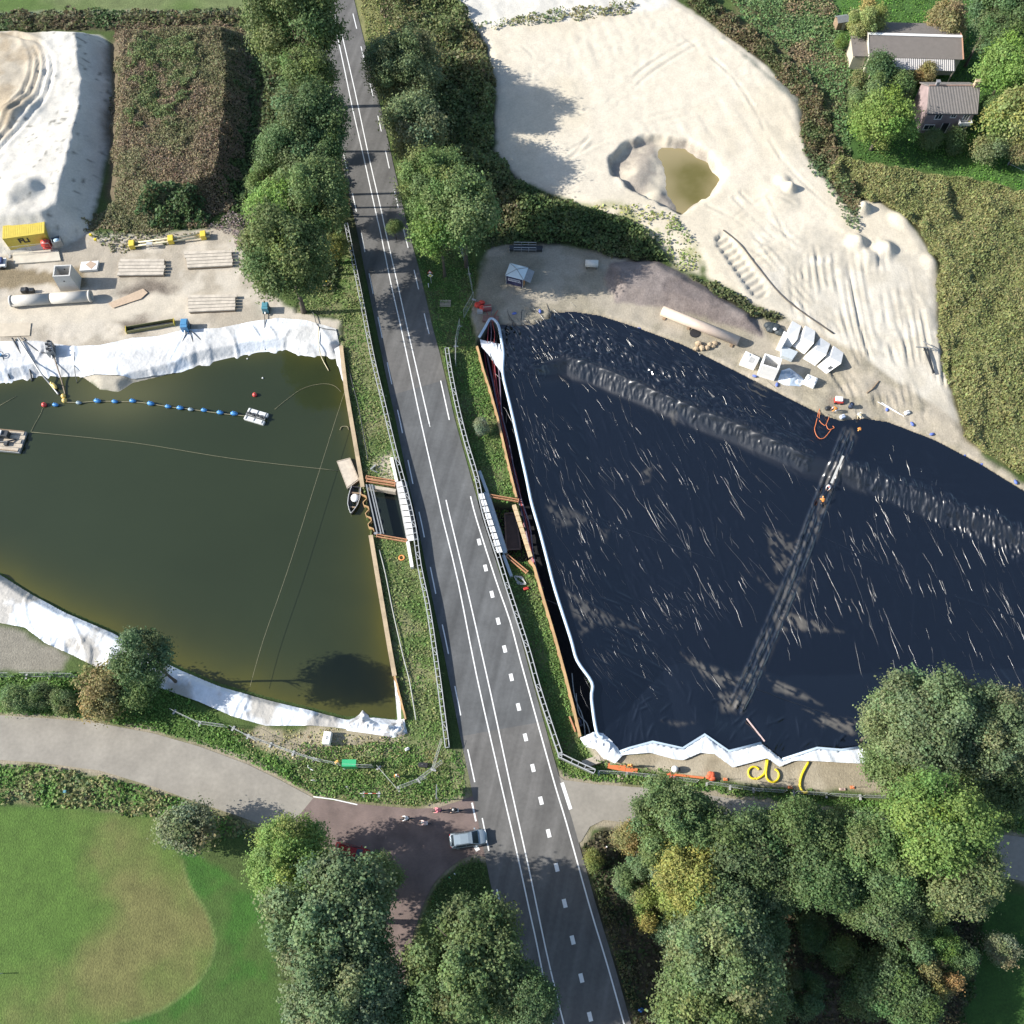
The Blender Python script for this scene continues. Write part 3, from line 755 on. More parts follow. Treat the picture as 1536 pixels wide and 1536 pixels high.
me = np_mesh('channel_water', [tuple(q) for q in pts], [(3, 2, 1, 0)], np.array([(.012, .017, .014)] * 4), [wmat])
tag(mesh_obj('channel_water', me), 'dark still water of the channel left of the crossing', 'water', kind='structure')

# ================================================================== black liner with its wrinkles
LINER = [Vector((min(p.x, 84.0), p.y, 0)) for p in LINER]
LR_ = .135
x, y, d, F = grid_poly(LINER, LR_, .1)
lix, liy = x.copy(), y.copy()
vis = x < 78
z = liner_h(x, y)
nxs = np.round((x - x.min()) / LR_).astype(int); nys = np.round((y - y.min()) / LR_).astype(int)
W_, H_ = nxs.max() + 1, nys.max() + 1
ridge = np.zeros((H_, W_))
rs = np.random.RandomState(5)
lx0, ly0 = x.min(), y.min()
def add_streak(cx, cy, ang, L, sig, h, bend=0.0):
    r = int((L / 2 + .8) / LR_) + 2
    ci = int((cx - lx0) / LR_); cj = int((cy - ly0) / LR_)
    i0, i1 = max(ci - r, 0), min(ci + r, W_); j0, j1 = max(cj - r, 0), min(cj + r, H_)
    if i0 >= i1 or j0 >= j1: return
    gx = lx0 + np.arange(i0, i1)[None, :] * LR_ - cx; gy = ly0 + np.arange(j0, j1)[:, None] * LR_ - cy
    u = gx * math.cos(ang) + gy * math.sin(ang); v = -gx * math.sin(ang) + gy * math.cos(ang)
    v = v - bend * u * u + .05 * np.sin(u * 1.3 + cx)
    t = np.clip(1 - (2 * np.abs(u) / L) ** 2, 0, 1)
    ridge[j0:j1, i0:i1] = np.maximum(ridge[j0:j1, i0:i1], h * t ** .7 * np.exp(-(v / sig) ** 2))
def region_streaks(n, poly, ang, da, L, h, sig=(.10, .15)):
    xs = [p[0] for p in poly]; ys = [p[1] for p in poly]
    c = 0
    while c < n:
        px = rs.uniform(min(xs), max(xs), 200); py = rs.uniform(min(ys), max(ys), 200)
        ins = sdf(px, py, poly) < 0
        for a, b in zip(px[ins], py[ins]):
            add_streak(a, b, R(ang + rs.normal() * da), rs.uniform(*L) * rs.uniform(.5, 1), rs.uniform(*sig), rs.uniform(*h), rs.normal() * .03)
            c += 1
            if c >= n: break
FLA = GP([(790, 620), (960, 600), (1100, 660), (1210, 700), (1150, 850), (1060, 1040), (900, 1040), (850, 880)], -2.2)
FLB = GP([(1260, 720), (1536, 850), (1620, 1000), (1500, 1030), (1290, 1060), (1180, 960), (1190, 860)], -2.2)
region_streaks(260, FLA, 118, 9, (1.2, 5.0), (.02, .06), (.15, .25))
region_streaks(180, FLB, 103, 8, (1.4, 5.2), (.02, .06), (.15, .25))
region_streaks(60, GP([(880, 900), (1040, 860), (1000, 1040), (900, 1060)], -2.2), 150, 8, (2, 5), (.04, .1))
LONG = []
for pts in ([(905, 600), (930, 640), (948, 690)], [(975, 600), (1010, 660), (1035, 730), (1050, 800)], [(985, 640), (1003, 680), (1032, 730), (1046, 795)], [(925, 690), (945, 720), (962, 745)],
            [(1040, 620), (1060, 690), (1072, 790), (1090, 860)], [(925, 760), (950, 810), (975, 860)], [(1380, 830), (1375, 900), (1372, 960)], [(800, 620), (803, 700), (800, 760)],
            [(1075, 570), (1090, 600), (1110, 640)], [(880, 500), (930, 520), (960, 545)], [(930, 500), (960, 530), (975, 560)]):
    P = interp_path(smooth_path(GP(pts, -1.6), 4), .7); LONG.append(P)
    for a, b in zip(P[:-1], P[1:]):
        add_streak((a.x + b.x) / 2, (a.y + b.y) / 2, math.atan2(b.y - a.y, b.x - a.x), (b - a).length * 1.9, .13, .05)
# crumpled upper terrace and the two slopes
TA = GP([(752, 500), (830, 478), (900, 500), (1000, 560), (1100, 610), (1190, 660), (1215, 682), (1130, 645), (1000, 592), (900, 552), (850, 540), (755, 552)], -.5)
region_streaks(520, TA, 120, 16, (.7, 3.2), (.12, .32), (.12, .24))
region_streaks(120, GP([(850, 485), (960, 500), (1250, 640), (1230, 670), (1000, 560), (900, 510)], -.4), 140, 12, (1, 4), (.08, .24))
region_streaks(120, GP([(752, 500), (840, 480), (850, 540), (760, 560)], -.5), 122, 12, (1, 3), (.12, .26), (.12, .22))
region_streaks(620, GP([(850, 532), (960, 571), (1120, 637), (1215, 681), (1212, 700), (1110, 655), (950, 592), (850, 550)], -1.2), 98, 10, (.6, 1.8), (.10, .26), (.08, .15))
region_streaks(260, GP([(1265, 692), (1400, 741), (1536, 797), (1536, 840), (1390, 768), (1265, 712)], -1.2), 97, 7, (.8, 3), (.10, .30), (.1, .18))
region_streaks(60, GP([(775, 545), (815, 545), (818, 580), (780, 575)], -1.4), 100, 6, (1, 2.4), (.06, .14))
region_streaks(40, GP([(1310, 660), (1420, 690), (1540, 760), (1536, 800), (1400, 735), (1310, 700)], -.4), 150, 12, (2, 5), (.03, .09))
region_streaks(60, GP([(900, 1060), (1060, 1040), (1130, 1070), (1260, 1100), (1260, 1118), (1170, 1130), (1100, 1110), (1040, 1090), (940, 1115)], -1.5), 60, 30, (1, 4), (.05, .12))
# the thick crumpled fold lying along the top of the slope
for off, hh_, sg in ((.35, .45, .34), (-.6, .28, .25), (-1.7, .22, .22)):
    P = interp_path(smooth_path(offset_line([p for p in BAND][1:8], off), 4), .8)
    for p, q in zip(P[:-1], P[1:]):
        if rs.rand() < (.95 if off > 0 else .7): add_streak((p.x + q.x) / 2, (p.y + q.y) / 2, math.atan2(q.y - p.y, q.x - p.x) + rs.normal() * .25, 2.4, sg * rs.uniform(.7, 1.2), hh_ * rs.uniform(.5, 1.2))
# long welded seams and the double seam ridge running down the middle
for a, b, h in (((1000, 600), (1330, 740), .05), ((890, 570), (1200, 690), .05), ((1190, 785), (1350, 860), .05), ((1220, 812), (1345, 858), .08), ((900, 780), (1100, 850), .05), ((1430, 895), (1536, 930), .09),
                ((1262, 716), (1420, 775), .07), ((830, 760), (960, 812), .06)):
    P = interp_path([G(*a, -2.2), G(*b, -2.2)], .8)
    for p, q in zip(P[:-1], P[1:]): add_streak((p.x + q.x) / 2, (p.y + q.y) / 2, math.atan2(q.y - p.y, q.x - p.x), 1.9, .1, h)
SEAM = GP([(1268, 660), (1243, 725), (1205, 830), (1165, 930), (1125, 1020), (1105, 1060)], -1.9)
for off in (-.7, .1, .9):
    P = interp_path(offset_line(SEAM, off), .7)
    for p, q in zip(P[:-1], P[1:]): add_streak((p.x + q.x) / 2, (p.y + q.y) / 2, math.atan2(q.y - p.y, q.x - p.x), 2.2, .18, rs.uniform(.10, .34))
zz = z + ridge[nys, nxs] + .012 * (fbm(x, y, .6, 95, 2) - .5)
# the open sump and swale near the top left corner
c = G(820, 545, -1.3); zz = zz - 0.3 * np.exp(-(((x - c.x) / 2.2) ** 2 + ((y - c.y) / 2.6) ** 2))
c = G(1110, 1075, -1.5); zz = zz - .3 * np.exp(-(((x - c.x) / 4) ** 2 + ((y - c.y) / 2.) ** 2))
# dried mud left on the plastic
DUST = [[(1168, 913), (1205, 925), (1265, 948), (1215, 946), (1170, 946)], [(1020, 978), (1045, 990), (1075, 1002), (1110, 1018), (1100, 1035), (1068, 1030), (1048, 1010)], [(1150, 1014), (1185, 1028), (1230, 1060), (1160, 1038)],
        [(1200, 1068), (1245, 1072), (1295, 1092), (1270, 1108), (1225, 1092)], [(1070, 1040), (1112, 1040), (1115, 1068), (1080, 1072)], [(845, 888), (900, 920), (958, 944), (895, 940), (870, 962), (855, 920)],
        [(1000, 620), (1018, 618), (1012, 640)], [(960, 705), (978, 700), (974, 722), (960, 726)], [(898, 795), (914, 795), (908, 815)], [(820, 755), (860, 768), (890, 785), (830, 800), (818, 775)],
        [(1150, 790), (1200, 810), (1195, 850), (1165, 860), (1155, 830)], [(1120, 855), (1170, 880), (1160, 890)], [(1180, 880), (1210, 860), (1200, 900), (1175, 905)], [(1140, 1005), (1115, 1045), (1100, 1050), (1120, 1010)], [(990, 1085), (1040, 1088), (1010, 1094)]]
dust = np.zeros(x.size)
for i, pl in enumerate(DUST):
    dd = sdf(x, y, GP(pl, -2.1)); a_ = R(118 if i not in (2, 3) else 150); st = vn(-x * math.sin(a_) + y * math.cos(a_), (x * math.cos(a_) + y * math.sin(a_)) * .3, .26, i) * .6 + .4 * fbm(x, y, .6, i + 9, 3)
    dust = np.maximum(dust, sstep(.35, -.6, dd) * sstep(.36, .68, st) * (1.0 if i < 6 else .6))
bd, _ = ldist(x, y, SEAM); dust = np.maximum(dust, .42 * sstep(1.5, .3, bd) * sstep(.4, .7, vn(x, y * .3, .3, 44)))
dust *= .72
cc = np.array((.0035, .0055, .0105)) * (1 - dust[:, None]) + np.array((.16, .145, .12)) * dust[:, None]  # blue sky reflection put into the black base as a navy tint
bd2, s2 = ldist(x, y, BAND); s2 = bd2 * s2
satin = sstep(-1.2, .3, s2) * sstep(3.4, 2.2, s2) * sstep(G(760, 600).x, G(850, 600).x, x) * (.45 + .75 * vn(x * .8 + y * .3, y * .1, 1.1, 97))
cc = np.column_stack([cc, np.clip(satin + .25 * dust, 0, 1)])
lm = bpy.data.materials.new('black plastic sheet'); lm.use_nodes = True
nt = lm.node_tree; b = nt.nodes['Principled BSDF']
at = nt.nodes.new('ShaderNodeAttribute'); at.attribute_name = 'Col'
nt.links.new(at.outputs['Color'], b.inputs['Base Color'])
rr = nt.nodes.new('ShaderNodeMapRange'); rr.inputs['To Min'].default_value = .16; rr.inputs['To Max'].default_value = .44
nt.links.new(at.outputs['Alpha'], rr.inputs['Value']); nt.links.new(rr.outputs[0], b.inputs['Roughness']); b.inputs['IOR'].default_value = 1.55; b.inputs['Specular IOR Level'].default_value = .85
tc = nt.nodes.new('ShaderNodeTexCoord')
def streak_noise(rot, sc_, det):
    mp = nt.nodes.new('ShaderNodeMapping'); mp.inputs['Rotation'].default_value = (0, 0, rot); mp.inputs['Scale'].default_value = sc_
    n = nt.nodes.new('ShaderNodeTexNoise'); n.inputs['Scale'].default_value = 1; n.inputs['Detail'].default_value = det
    nt.links.new(tc.outputs['Object'], mp.inputs['Vector']); nt.links.new(mp.outputs[0], n.inputs['Vector']); return n.outputs['Fac']
b1 = nt.nodes.new('ShaderNodeBump'); b1.inputs['Strength'].default_value = .25; b1.inputs['Distance'].default_value = .06
nt.links.new(streak_noise(R(-22), (3.2, .35, 1), 5), b1.inputs['Height'])
b2 = nt.nodes.new('ShaderNodeBump'); b2.inputs['Strength'].default_value = .12; b2.inputs['Distance'].default_value = .03
nt.links.new(streak_noise(0, (5, 5, 1), 6), b2.inputs['Height']); nt.links.new(b1.outputs[0], b2.inputs['Normal'])
nt.links.new(b2.outputs[0], b.inputs['Normal'])
# sharp little pleats standing up from the sheet, part of the same mesh
PV, PF = [], []
def pleat(pts, w, h):
    n = len(pts); o = len(PV) + len(x)
    zs_ = liner_h(np.array([p[0] for p in pts]), np.array([p[1] for p in pts]))
    for i, p in enumerate(pts):
        a, b_ = pts[max(i - 1, 0)], pts[min(i + 1, n - 1)]
        tx, ty = b_[0] - a[0], b_[1] - a[1]; l = math.hypot(tx, ty) + 1e-9; nx_, ny_ = -ty / l, tx / l
        k = max(.05, math.sin(math.pi * (i + .35) / (n - .3))) ** .6 * (.75 + .5 * rs.rand())
        for u, g in ((-1, -.06), (-.55, .62), (0, 1), (.55, .62), (1, -.06)):
            PV.append((p[0] + nx_ * u * w * k, p[1] + ny_ * u * w * k, zs_[i] + .012 + g * h * k))
    for i in range(n - 1):
        for q in range(4): PF.append((o + i * 5 + q, o + i * 5 + q + 1, o + i * 5 + 6 + q, o + i * 5 + 5 + q))
def scatter_pleats(n, poly, ang, da, L, hw=(.013, .028)):
    xs = [p[0] for p in poly]; ys = [p[1] for p in poly]; c = 0
    while c < n:
        # they come in loose groups lying side by side
        gx_, gy_ = rs.uniform(min(xs), max(xs)), rs.uniform(min(ys), max(ys))
        if sdf(np.array([gx_]), np.array([gy_]), poly)[0] > 0: continue
        ga = R(ang + rs.normal() * da)
        for _ in range(rs.randint(1, 5)):
            a = ga + rs.normal() * .07; l = rs.uniform(*L) * rs.uniform(.35, 1); bend = rs.normal() * .06
            sx, sy = gx_ + rs.normal() * 1.5, gy_ + rs.normal() * 1.5
            m_ = max(4, int(l / .4)); pts = []
            for i in range(m_ + 1):
                t = i / m_ - .5; aa = a + bend * t * 6 + .12 * math.sin(t * 9 + sx)
                pts.append((sx + math.cos(a) * l * t - math.sin(a) * bend * l * t * t * 2.5 + .04 * math.sin(t * 11 + sy), sy + math.sin(a) * l * t + math.cos(a) * bend * l * t * t * 2.5))
            w = rs.uniform(*hw); pleat(pts, w, w * rs.uniform(.22, 1.0)); c += 1
scatter_pleats(300, FLA, 117, 8, (1.5, 7.5)); scatter_pleats(210, FLB, 102, 7, (1.5, 8.0))
scatter_pleats(90, GP([(880, 900), (1040, 860), (1000, 1040), (900, 1060)], -2.2), 128, 10, (1.5, 4))
scatter_pleats(620, TA, 122, 13, (1.0, 3.6), (.02, .055)); scatter_pleats(60, GP([(850, 485), (960, 500), (1250, 640), (1230, 670), (1000, 560), (900, 510)], -.4), 135, 12, (1.5, 4))
scatter_pleats(60, GP([(1265, 692), (1400, 741), (1536, 797), (1536, 840), (1390, 768), (1265, 712)], -1.2), 97, 6, (1, 3), (.05, .10))
scatter_pleats(90, GP([(760, 560), (800, 560), (850, 720), (900, 900), (870, 900), (800, 720)], -1.4), 104, 6, (2, 6))
for P in LONG: pleat([(p.x, p.y) for p in P], .035, .03)
for a, b in (((1000, 600), (1330, 740)), ((890, 570), (1200, 690)), ((1190, 785), (1350, 860)), ((900, 780), (1100, 850)), ((1430, 895), (1536, 930)), ((830, 760), (960, 812)), ((800, 900), (1000, 985)), ((1000, 985), (1290, 1095))):
    pleat([(p.x, p.y) for p in interp_path([G(*a, -2.2), G(*b, -2.2)], .6)], .05, .04)
keepv = cc
x2 = np.array([p[0] for p in PV]); y2 = np.array([p[1] for p in PV]); z2 = np.array([p[2] for p in PV])
cc = np.vstack([cc, np.tile((.004, .006, .011, .5), (len(PV), 1))])  # pleats carry the same painted sky blue tint
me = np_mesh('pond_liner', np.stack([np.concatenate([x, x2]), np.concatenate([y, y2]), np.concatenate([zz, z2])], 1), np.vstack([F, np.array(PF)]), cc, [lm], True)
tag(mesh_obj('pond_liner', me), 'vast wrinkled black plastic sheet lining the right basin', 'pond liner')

# white sheeting round both basins: follows the ground, with creases
wsheet = attr_mat('white sheeting', rough=.4, n1=(.7, .08), n2=(5, .06), bump=.3, bscale=1.8, bdist=.3, spec=.5)
def drape(name, poly, label, res=.17, off=.06, amp=.12, dirt=.3, cat='sheeting', seed=0, zf=None, keep=.02):
    x, y, d, F = grid_poly(poly, res, keep, True)
    z = hfun(x, y) if zf is None else zf(x, y)
    cr = vn(x + .35 * y + .5 * np.sin(y * .7), y * .22, .8, seed + 3); cr2 = vn(x * .9 - .3 * y, y * .15 + 5, .45, seed + 8)
    z = z + off + amp * (.7 * fbm(x, y, 2.2, seed, 2) + .9 * sstep(.62, .95, cr) + .5 * sstep(.7, .95, cr2) * sstep(.45, .6, fbm(x, y, 4, seed + 9)))
    k = (sstep(.44, .62, fbm(x, y, 3.5, seed + 5, 5)) * dirt)[:, None]
    cc = np.array((.66, .69, .72)) * (1 - k) + np.array((.36, .33, .28)) * k
    me = np_mesh(name, np.stack([x, y, z], 1), F, cc, [wsheet], True)
    return tag(mesh_obj(name, me), label, cat)
drape('liner_sheet', GP([(-250, 528), (0, 516), (60, 515), (110, 523), (150, 522), (200, 511), (240, 508), (280, 498), (330, 496), (380, 486), (420, 481), (460, 484), (505, 497), (510, 520), (514, 560), (505, 545), (460, 545), (380, 535), (290, 552), (200, 568), (100, 562), (0, 584), (-250, 612)], -.5),
      'white plastic sheeting along the far bank of the pond below the sandy yard', seed=1, off=.1, dirt=.5, amp=.17)
drape('liner_sheet', GP([(-250, 765), (0, 862), (50, 893), (100, 920), (170, 950), (240, 990), (270, 1005), (330, 1030), (400, 1050), (470, 1067), (520, 1080), (560, 1076), (604, 1080), (608, 1102), (560, 1100), (500, 1092), (470, 1090), (400, 1090), (350, 1076), (300, 1054), (250, 1036), (150, 1004), (110, 984), (70, 966), (40, 943), (0, 936), (-250, 930)], -.4),
      'white plastic sheeting along the near bank of the pond beside the lane', seed=7, off=.1, dirt=.85, amp=.2)
WS = GP([(890, 1098), (905, 1100), (918, 1112), (932, 1129), (943, 1124), (979, 1113), (1024, 1123), (1057, 1102), (1093, 1127), (1142, 1115), (1174, 1140), (1226, 1123), (1262, 1126), (1282, 1124), (1380, 1118), (1700, 1114),
         (1700, 1142), (1380, 1141), (1285, 1146), (1215, 1142), (1190, 1142), (1168, 1151), (1150, 1138), (1098, 1152), (1070, 1132), (1050, 1130), (1024, 1141), (1012, 1140), (975, 1130), (935, 1133), (922, 1146), (905, 1137), (893, 1122), (876, 1117), (870, 1108)])
drape('liner_sheet', WS, 'zigzag edged white sheeting between black liner and bare yard', seed=12, off=.28, amp=.14, dirt=.15, zf=lambda a, b: np.maximum(hfun(a, b), -.25))
drape('liner_sheet', GP([(720, 509), (750, 516), (754, 540), (752, 560), (745, 550), (735, 535), (722, 520)]), 'white creased sheeting in the tip of the trench by the red heap', seed=16, off=.25, amp=.2, dirt=.2, zf=lambda a, b: np.full(a.shape, -.3))
drape('liner_sheet', GP([(590, 1015), (597, 1012), (607, 1060), (609, 1080), (596, 1080)]), 'narrow white strip beside the lower end of the rusty pile wall', seed=18, off=.2, amp=.1, dirt=.2, res=.15, zf=lambda a, b: np.full(a.shape, -.7))
drape('liner_sheet', GP([(500, 520), (511, 516), (518, 555), (520, 582), (512, 566)]), 'narrow white strip beside the upper end of the rusty pile wall', seed=19, off=.2, amp=.1, dirt=.2, res=.15, zf=lambda a, b: np.full(a.shape, -.7))
def crumple(name, poly, label, h, seed, c1=(.74, .76, .78), c2=(.16, .14, .13), res=.14, cat='sheeting', dark=.6):
    x, y, d, F = grid_poly(poly, res, .0, True)
    z = hfun(x, y) + .05 + h * sstep(0, 1.2, -d) * (.35 + 1.3 * np.abs(fbm(x, y, .8, seed, 3) - .5) * 2 + .8 * np.abs(vn(x, y, .4, seed + 2) - .5))
    k = sstep(.5, .6, vn(x, y, .75, seed + 6))[:, None] * dark
    cc = np.array(c1) * (1 - k) + np.array(c2) * k
    me = np_mesh(name, np.stack([x, y, z], 1), F, cc, [wsheet], True)
    return tag(mesh_obj(name, me), label, cat)
crumple('crumpled_sheet', GP([(515, 1082), (532, 1074), (540, 1055), (548, 1062), (553, 1075), (575, 1082), (606, 1078), (611, 1100), (590, 1106), (550, 1100), (520, 1096)]), 'crumpled heap of white and dark plastic at the near corner of the pond', .9, 21)
crumple('crumpled_sheet', GP([(1172, 556), (1184, 552), (1203, 566), (1208, 572), (1200, 580), (1175, 578), (1166, 572)]), 'crumpled white and blue plastic heap beside the open concrete chamber', .8, 25, (.7, .74, .78), (.25, .33, .42), dark=.8)
crumple('crumpled_sheet', GP([(870, 1106), (882, 1103), (902, 1102), (922, 1110), (932, 1128), (926, 1143), (905, 1138), (893, 1124), (878, 1120)]), 'bunched white sheet corner at the near end of the trench', .7, 28, dark=.1)

# ================================================================== foliage
def leaf_mat(name, rough=.65, trans=.34):
    m = bpy.data.materials.new(name); m.use_nodes = True
    nt = m.node_tree; b = nt.nodes['Principled BSDF']; out = nt.nodes['Material Output']
    at = nt.nodes.new('ShaderNodeAttribute'); at.attribute_name = 'Col'
    oi = nt.nodes.new('ShaderNodeObjectInfo')
    mx = nt.nodes.new('ShaderNodeVectorMath'); mx.operation = 'MULTIPLY'
    nt.links.new(at.outputs['Color'], mx.inputs[0]); nt.links.new(oi.outputs['Color'], mx.inputs[1])
    tc = nt.nodes.new('ShaderNodeTexCoord'); n = nt.nodes.new('ShaderNodeTexNoise'); n.inputs['Scale'].default_value = 1.3
    nt.links.new(tc.outputs['Object'], n.inputs['Vector'])
    mr = nt.nodes.new('ShaderNodeMapRange'); mr.inputs['To Min'].default_value = .75; mr.inputs['To Max'].default_value = 1.25
    nt.links.new(n.outputs['Fac'], mr.inputs['Value'])
    m2 = nt.nodes.new('ShaderNodeVectorMath'); m2.operation = 'SCALE'
    nt.links.new(mx.outputs[0], m2.inputs[0]); nt.links.new(mr.outputs[0], m2.inputs['Scale'])
    nt.links.new(m2.outputs[0], b.inputs['Base Color']); b.inputs['Roughness'].default_value = rough; b.inputs['Specular IOR Level'].default_value = .3
    tr = nt.nodes.new('ShaderNodeBsdfTranslucent'); nt.links.new(m2.outputs[0], tr.inputs['Color'])
    ms = nt.nodes.new('ShaderNodeMixShader'); ms.inputs[0].default_value = trans
    nt.links.new(b.outputs[0], ms.inputs[1]); nt.links.new(tr.outputs[0], ms.inputs[2]); nt.links.new(ms.outputs[0], out.inputs['Surface'])
    return m
LEAF = leaf_mat('leaves'); GRASS = leaf_mat('grass and weeds', .75, .2)
def quads(P, N, size, rng, roll=True, aspect=1.0, kite=.35):
    """one leaf-clump face at every point, facing N"""
    n = len(P)
    N = N / (np.linalg.norm(N, axis=1, keepdims=True) + 1e-9)
    t = rng.normal(size=(n, 3)) if roll else np.tile([0, 0, 1.0], (n, 1)) + rng.normal(size=(n, 3)) * .25
    A = np.cross(N, t); A /= np.linalg.norm(A, axis=1, keepdims=True) + 1e-9
    B = np.cross(N, A)
    s = size[:, None] * .5
    k = rng.uniform(-kite, kite, (n, 4, 1)) if kite else np.zeros((n, 4, 1))
    V = np.stack([P - A * s * (1 + k[:, 0]), P - B * s * aspect * (1 + k[:, 1]), P + A * s * (1 + k[:, 2]), P + B * s * aspect * (1 + k[:, 3])], 1).reshape(-1, 3)
    F = np.arange(4 * n).reshape(n, 4)
    return V, F
def crown(name, seed, lobes=30, leaves=15000, leaf=.06, lob=(.22, .38), bottom=-.5, spread=.78, droop=0.0, hue=.075):
    rng = np.random.RandomState(seed)
    c = []
    while len(c) < lobes:
        p = rng.normal(size=3); p /= np.linalg.norm(p); p *= spread * rng.uniform(.35, 1) ** .5
        if p[2] > bottom and all(np.linalg.norm(p - q) > .15 for q in c): c.append(p)
    c = np.array(c); r = rng.uniform(*lob, size=lobes)
    li = rng.choice(lobes, leaves, p=r ** 2 / (r ** 2).sum())
    dv = rng.normal(size=(leaves, 3)); dv /= np.linalg.norm(dv, axis=1, keepdims=True)
    dv[:, 2] = np.where(dv[:, 2] < -.5, -dv[:, 2], dv[:, 2])
    rad = r[li] * (1 + rng.normal(size=leaves) * .15 - .35 * (rng.rand(leaves) < .25) * rng.rand(leaves))
    # ragged lobes
    rad *= 1 + .50 * (vn(dv[:, 0] * 3 + li * 7, dv[:, 1] * 3 + dv[:, 2] * 5, .55, seed) - .5) * 2 + .25 * (vn(dv[:, 0] * 3 + li * 3, dv[:, 1] * 3 + dv[:, 2] * 4, .22, seed + 1) - .5) * 2
    P = c[li] + dv * rad[:, None]
    P[:, 2] -= droop * (np.hypot(P[:, 0], P[:, 1]) ** 2) * .6
    N = dv * .75 + rng.normal(size=(leaves, 3)) * .5 + np.array((0, 0, .35))
    V, F = quads(P, N, leaf * rng.uniform(.5, 1.6, leaves), rng)
    lc = rng.uniform(1 - hue * 2, 1 + hue * 2, (lobes, 1)) * (1 + rng.normal(size=(lobes, 3)) * np.array((hue, hue * .5, hue)))
    cc = lc[li] * rng.uniform(.80, 1.22, (leaves, 1)) * (1 + rng.normal(size=(leaves, 3)) * np.array((.06, .03, .06)))
    return np_mesh(name, V, F, np.clip(np.repeat(cc, 4, 0), .1, 3), [LEAF])
BARK = mat('bark', (.085, .07, .055), .9, var=.3, scale=8, bump=.5)
def trunk_mesh(name, seed, limbs=7, r=.055, h0=-1.6):
    """unit crown space: crown centre at 0, ground at h0"""
    rng = random.Random(seed); m = MB()
    m.tube([(0, 0, h0 - .05), (.01, 0, h0 + .25), (.03, .02, h0 + .7), (0, .03, -.35), (.02, 0, .3)], [r * 1.5, r, r * .85, r * .6, r * .2], 8)
    for i in range(limbs):
        a = 2 * math.pi * i / limbs + rng.uniform(-.4, .4); l = rng.uniform(.45, .8); z0 = rng.uniform(-.75, -.15)
        e = Vector((math.cos(a) * l, math.sin(a) * l, z0 + rng.uniform(.3, .7)))
        s = Vector((0.01, .01, z0)); q = s.lerp(e, .5) + Vector((0, 0, .05))
        m.tube([s, q, e], [r * .5, r * .33, r * .08], 6)
        for k in range(2):
            t = rng.uniform(.35, .75); b0 = s.lerp(e, t); e2 = b0 + Vector((rng.uniform(-.3, .3), rng.uniform(-.3, .3), rng.uniform(.1, .35)))
            m.tube([b0, e2], [r * .2, r * .05], 5)
    me = bpy.data.meshes.new(name); me.from_pydata(m.v, [], m.f); me.shade_smooth(); me.materials.append(BARK)
    return me
CROWNS = {
    'oak': [crown('crown', s, 36, 27000, .044, (.2, .36)) for s in (1, 2, 3)],
    'big': [crown('crown', s, 62, 50000, .034, (.14, .29), spread=.84) for s in (4, 5, 6)],
    'ash': [crown('crown', s, 28, 19000, .045, (.18, .34), spread=.76, hue=.1) for s in (7, 8)],
    'bush': [crown('crown', s, 18, 12000, .06, (.3, .45), bottom=-.3, spread=.6) for s in (10, 11)],
    'loose': [crown('crown', s, 26, 7000, .055, (.16, .32), spread=.72) for s in (13, 14)],
    'willow': [crown('crown', 17, 22, 14000, .06, (.26, .4), droop=.8, bottom=-.2)],
}
TRUNKS = [trunk_mesh('trunk', 31), trunk_mesh('trunk', 32, 6, .05), trunk_mesh('trunk', 33, 8, .06)]
rt = random.Random(3)
LEAFC = {'g': (.074, .108, .040), 'd': (.056, .087, .034), 'gg': (.085, .112, .052), 'y': (.112, .126, .038), 'o': (.12, .11, .05), 'l': (.085, .135, .035), 'w': (.15, .17, .06), 'b': (.13, .10, .05), 's': (.112, .130, .078)}
def tree(px, py, rpx, hc, kind, colr, label, group=None, sq=1.0, cat='tree', name='tree'):
    p = G(px, py, hc); r = rpx / ppm(px, py, hc)
    g = hz(p.x, p.y)
    t = thing(name, (p.x, p.y, g), rt.uniform(0, 6.28), label, cat, group)
    i = rt.randrange(99)
    me = CROWNS[kind][i % len(CROWNS[kind])]
    c = mesh_obj('crown', me, t)
    hh = hc - g
    c.location = (0, 0, hh); c.scale = (r, r, r * sq)
    base = LEAFC[colr]; j = 1.95 * rt.uniform(.88, 1.14)
    c.color = (base[0] * j * rt.uniform(.93, 1.07), base[1] * j, base[2] * j * rt.uniform(.9, 1.1), 1)
    k = mesh_obj('trunk', TRUNKS[i % 3], t)
    k.location = (0, 0, hh); k.scale = (r * .9, r * .9, hh / 1.6)
    return t
LR = 'trees in the row left of the main road'
RR = 'trees in the row right of the main road'
WR = 'trees of the wood at the lower right'
FR = 'trees round the farmhouse'
ord_ = ['farthest', 'second farthest', 'third farthest', 'fourth farthest', 'fifth farthest', 'sixth farthest', 'third nearest', 'second nearest', 'nearest']
for i, (a, b, r, h, k, c) in enumerate([(440, 42, 76, 15.1, 'big', 'g'), (462, 118, 46, 14.3, 'oak', 'g'), (470, 172, 53, 16.0, 'oak', 'd'), (428, 228, 46, 13.4, 'oak', 'g'), (486, 214, 40, 13.4, 'ash', 'd'),
                                       (398, 272, 31, 10.1, 'ash', 'g'), (470, 292, 61, 14.3, 'big', 'g'), (418, 318, 48, 13.4, 'oak', 'l'), (428, 384, 74, 12.6, 'big', 'g')]):
    tree(a, b, r, h, k, c, '%s green roadside tree of the row left of the main road' % ord_[i], LR)
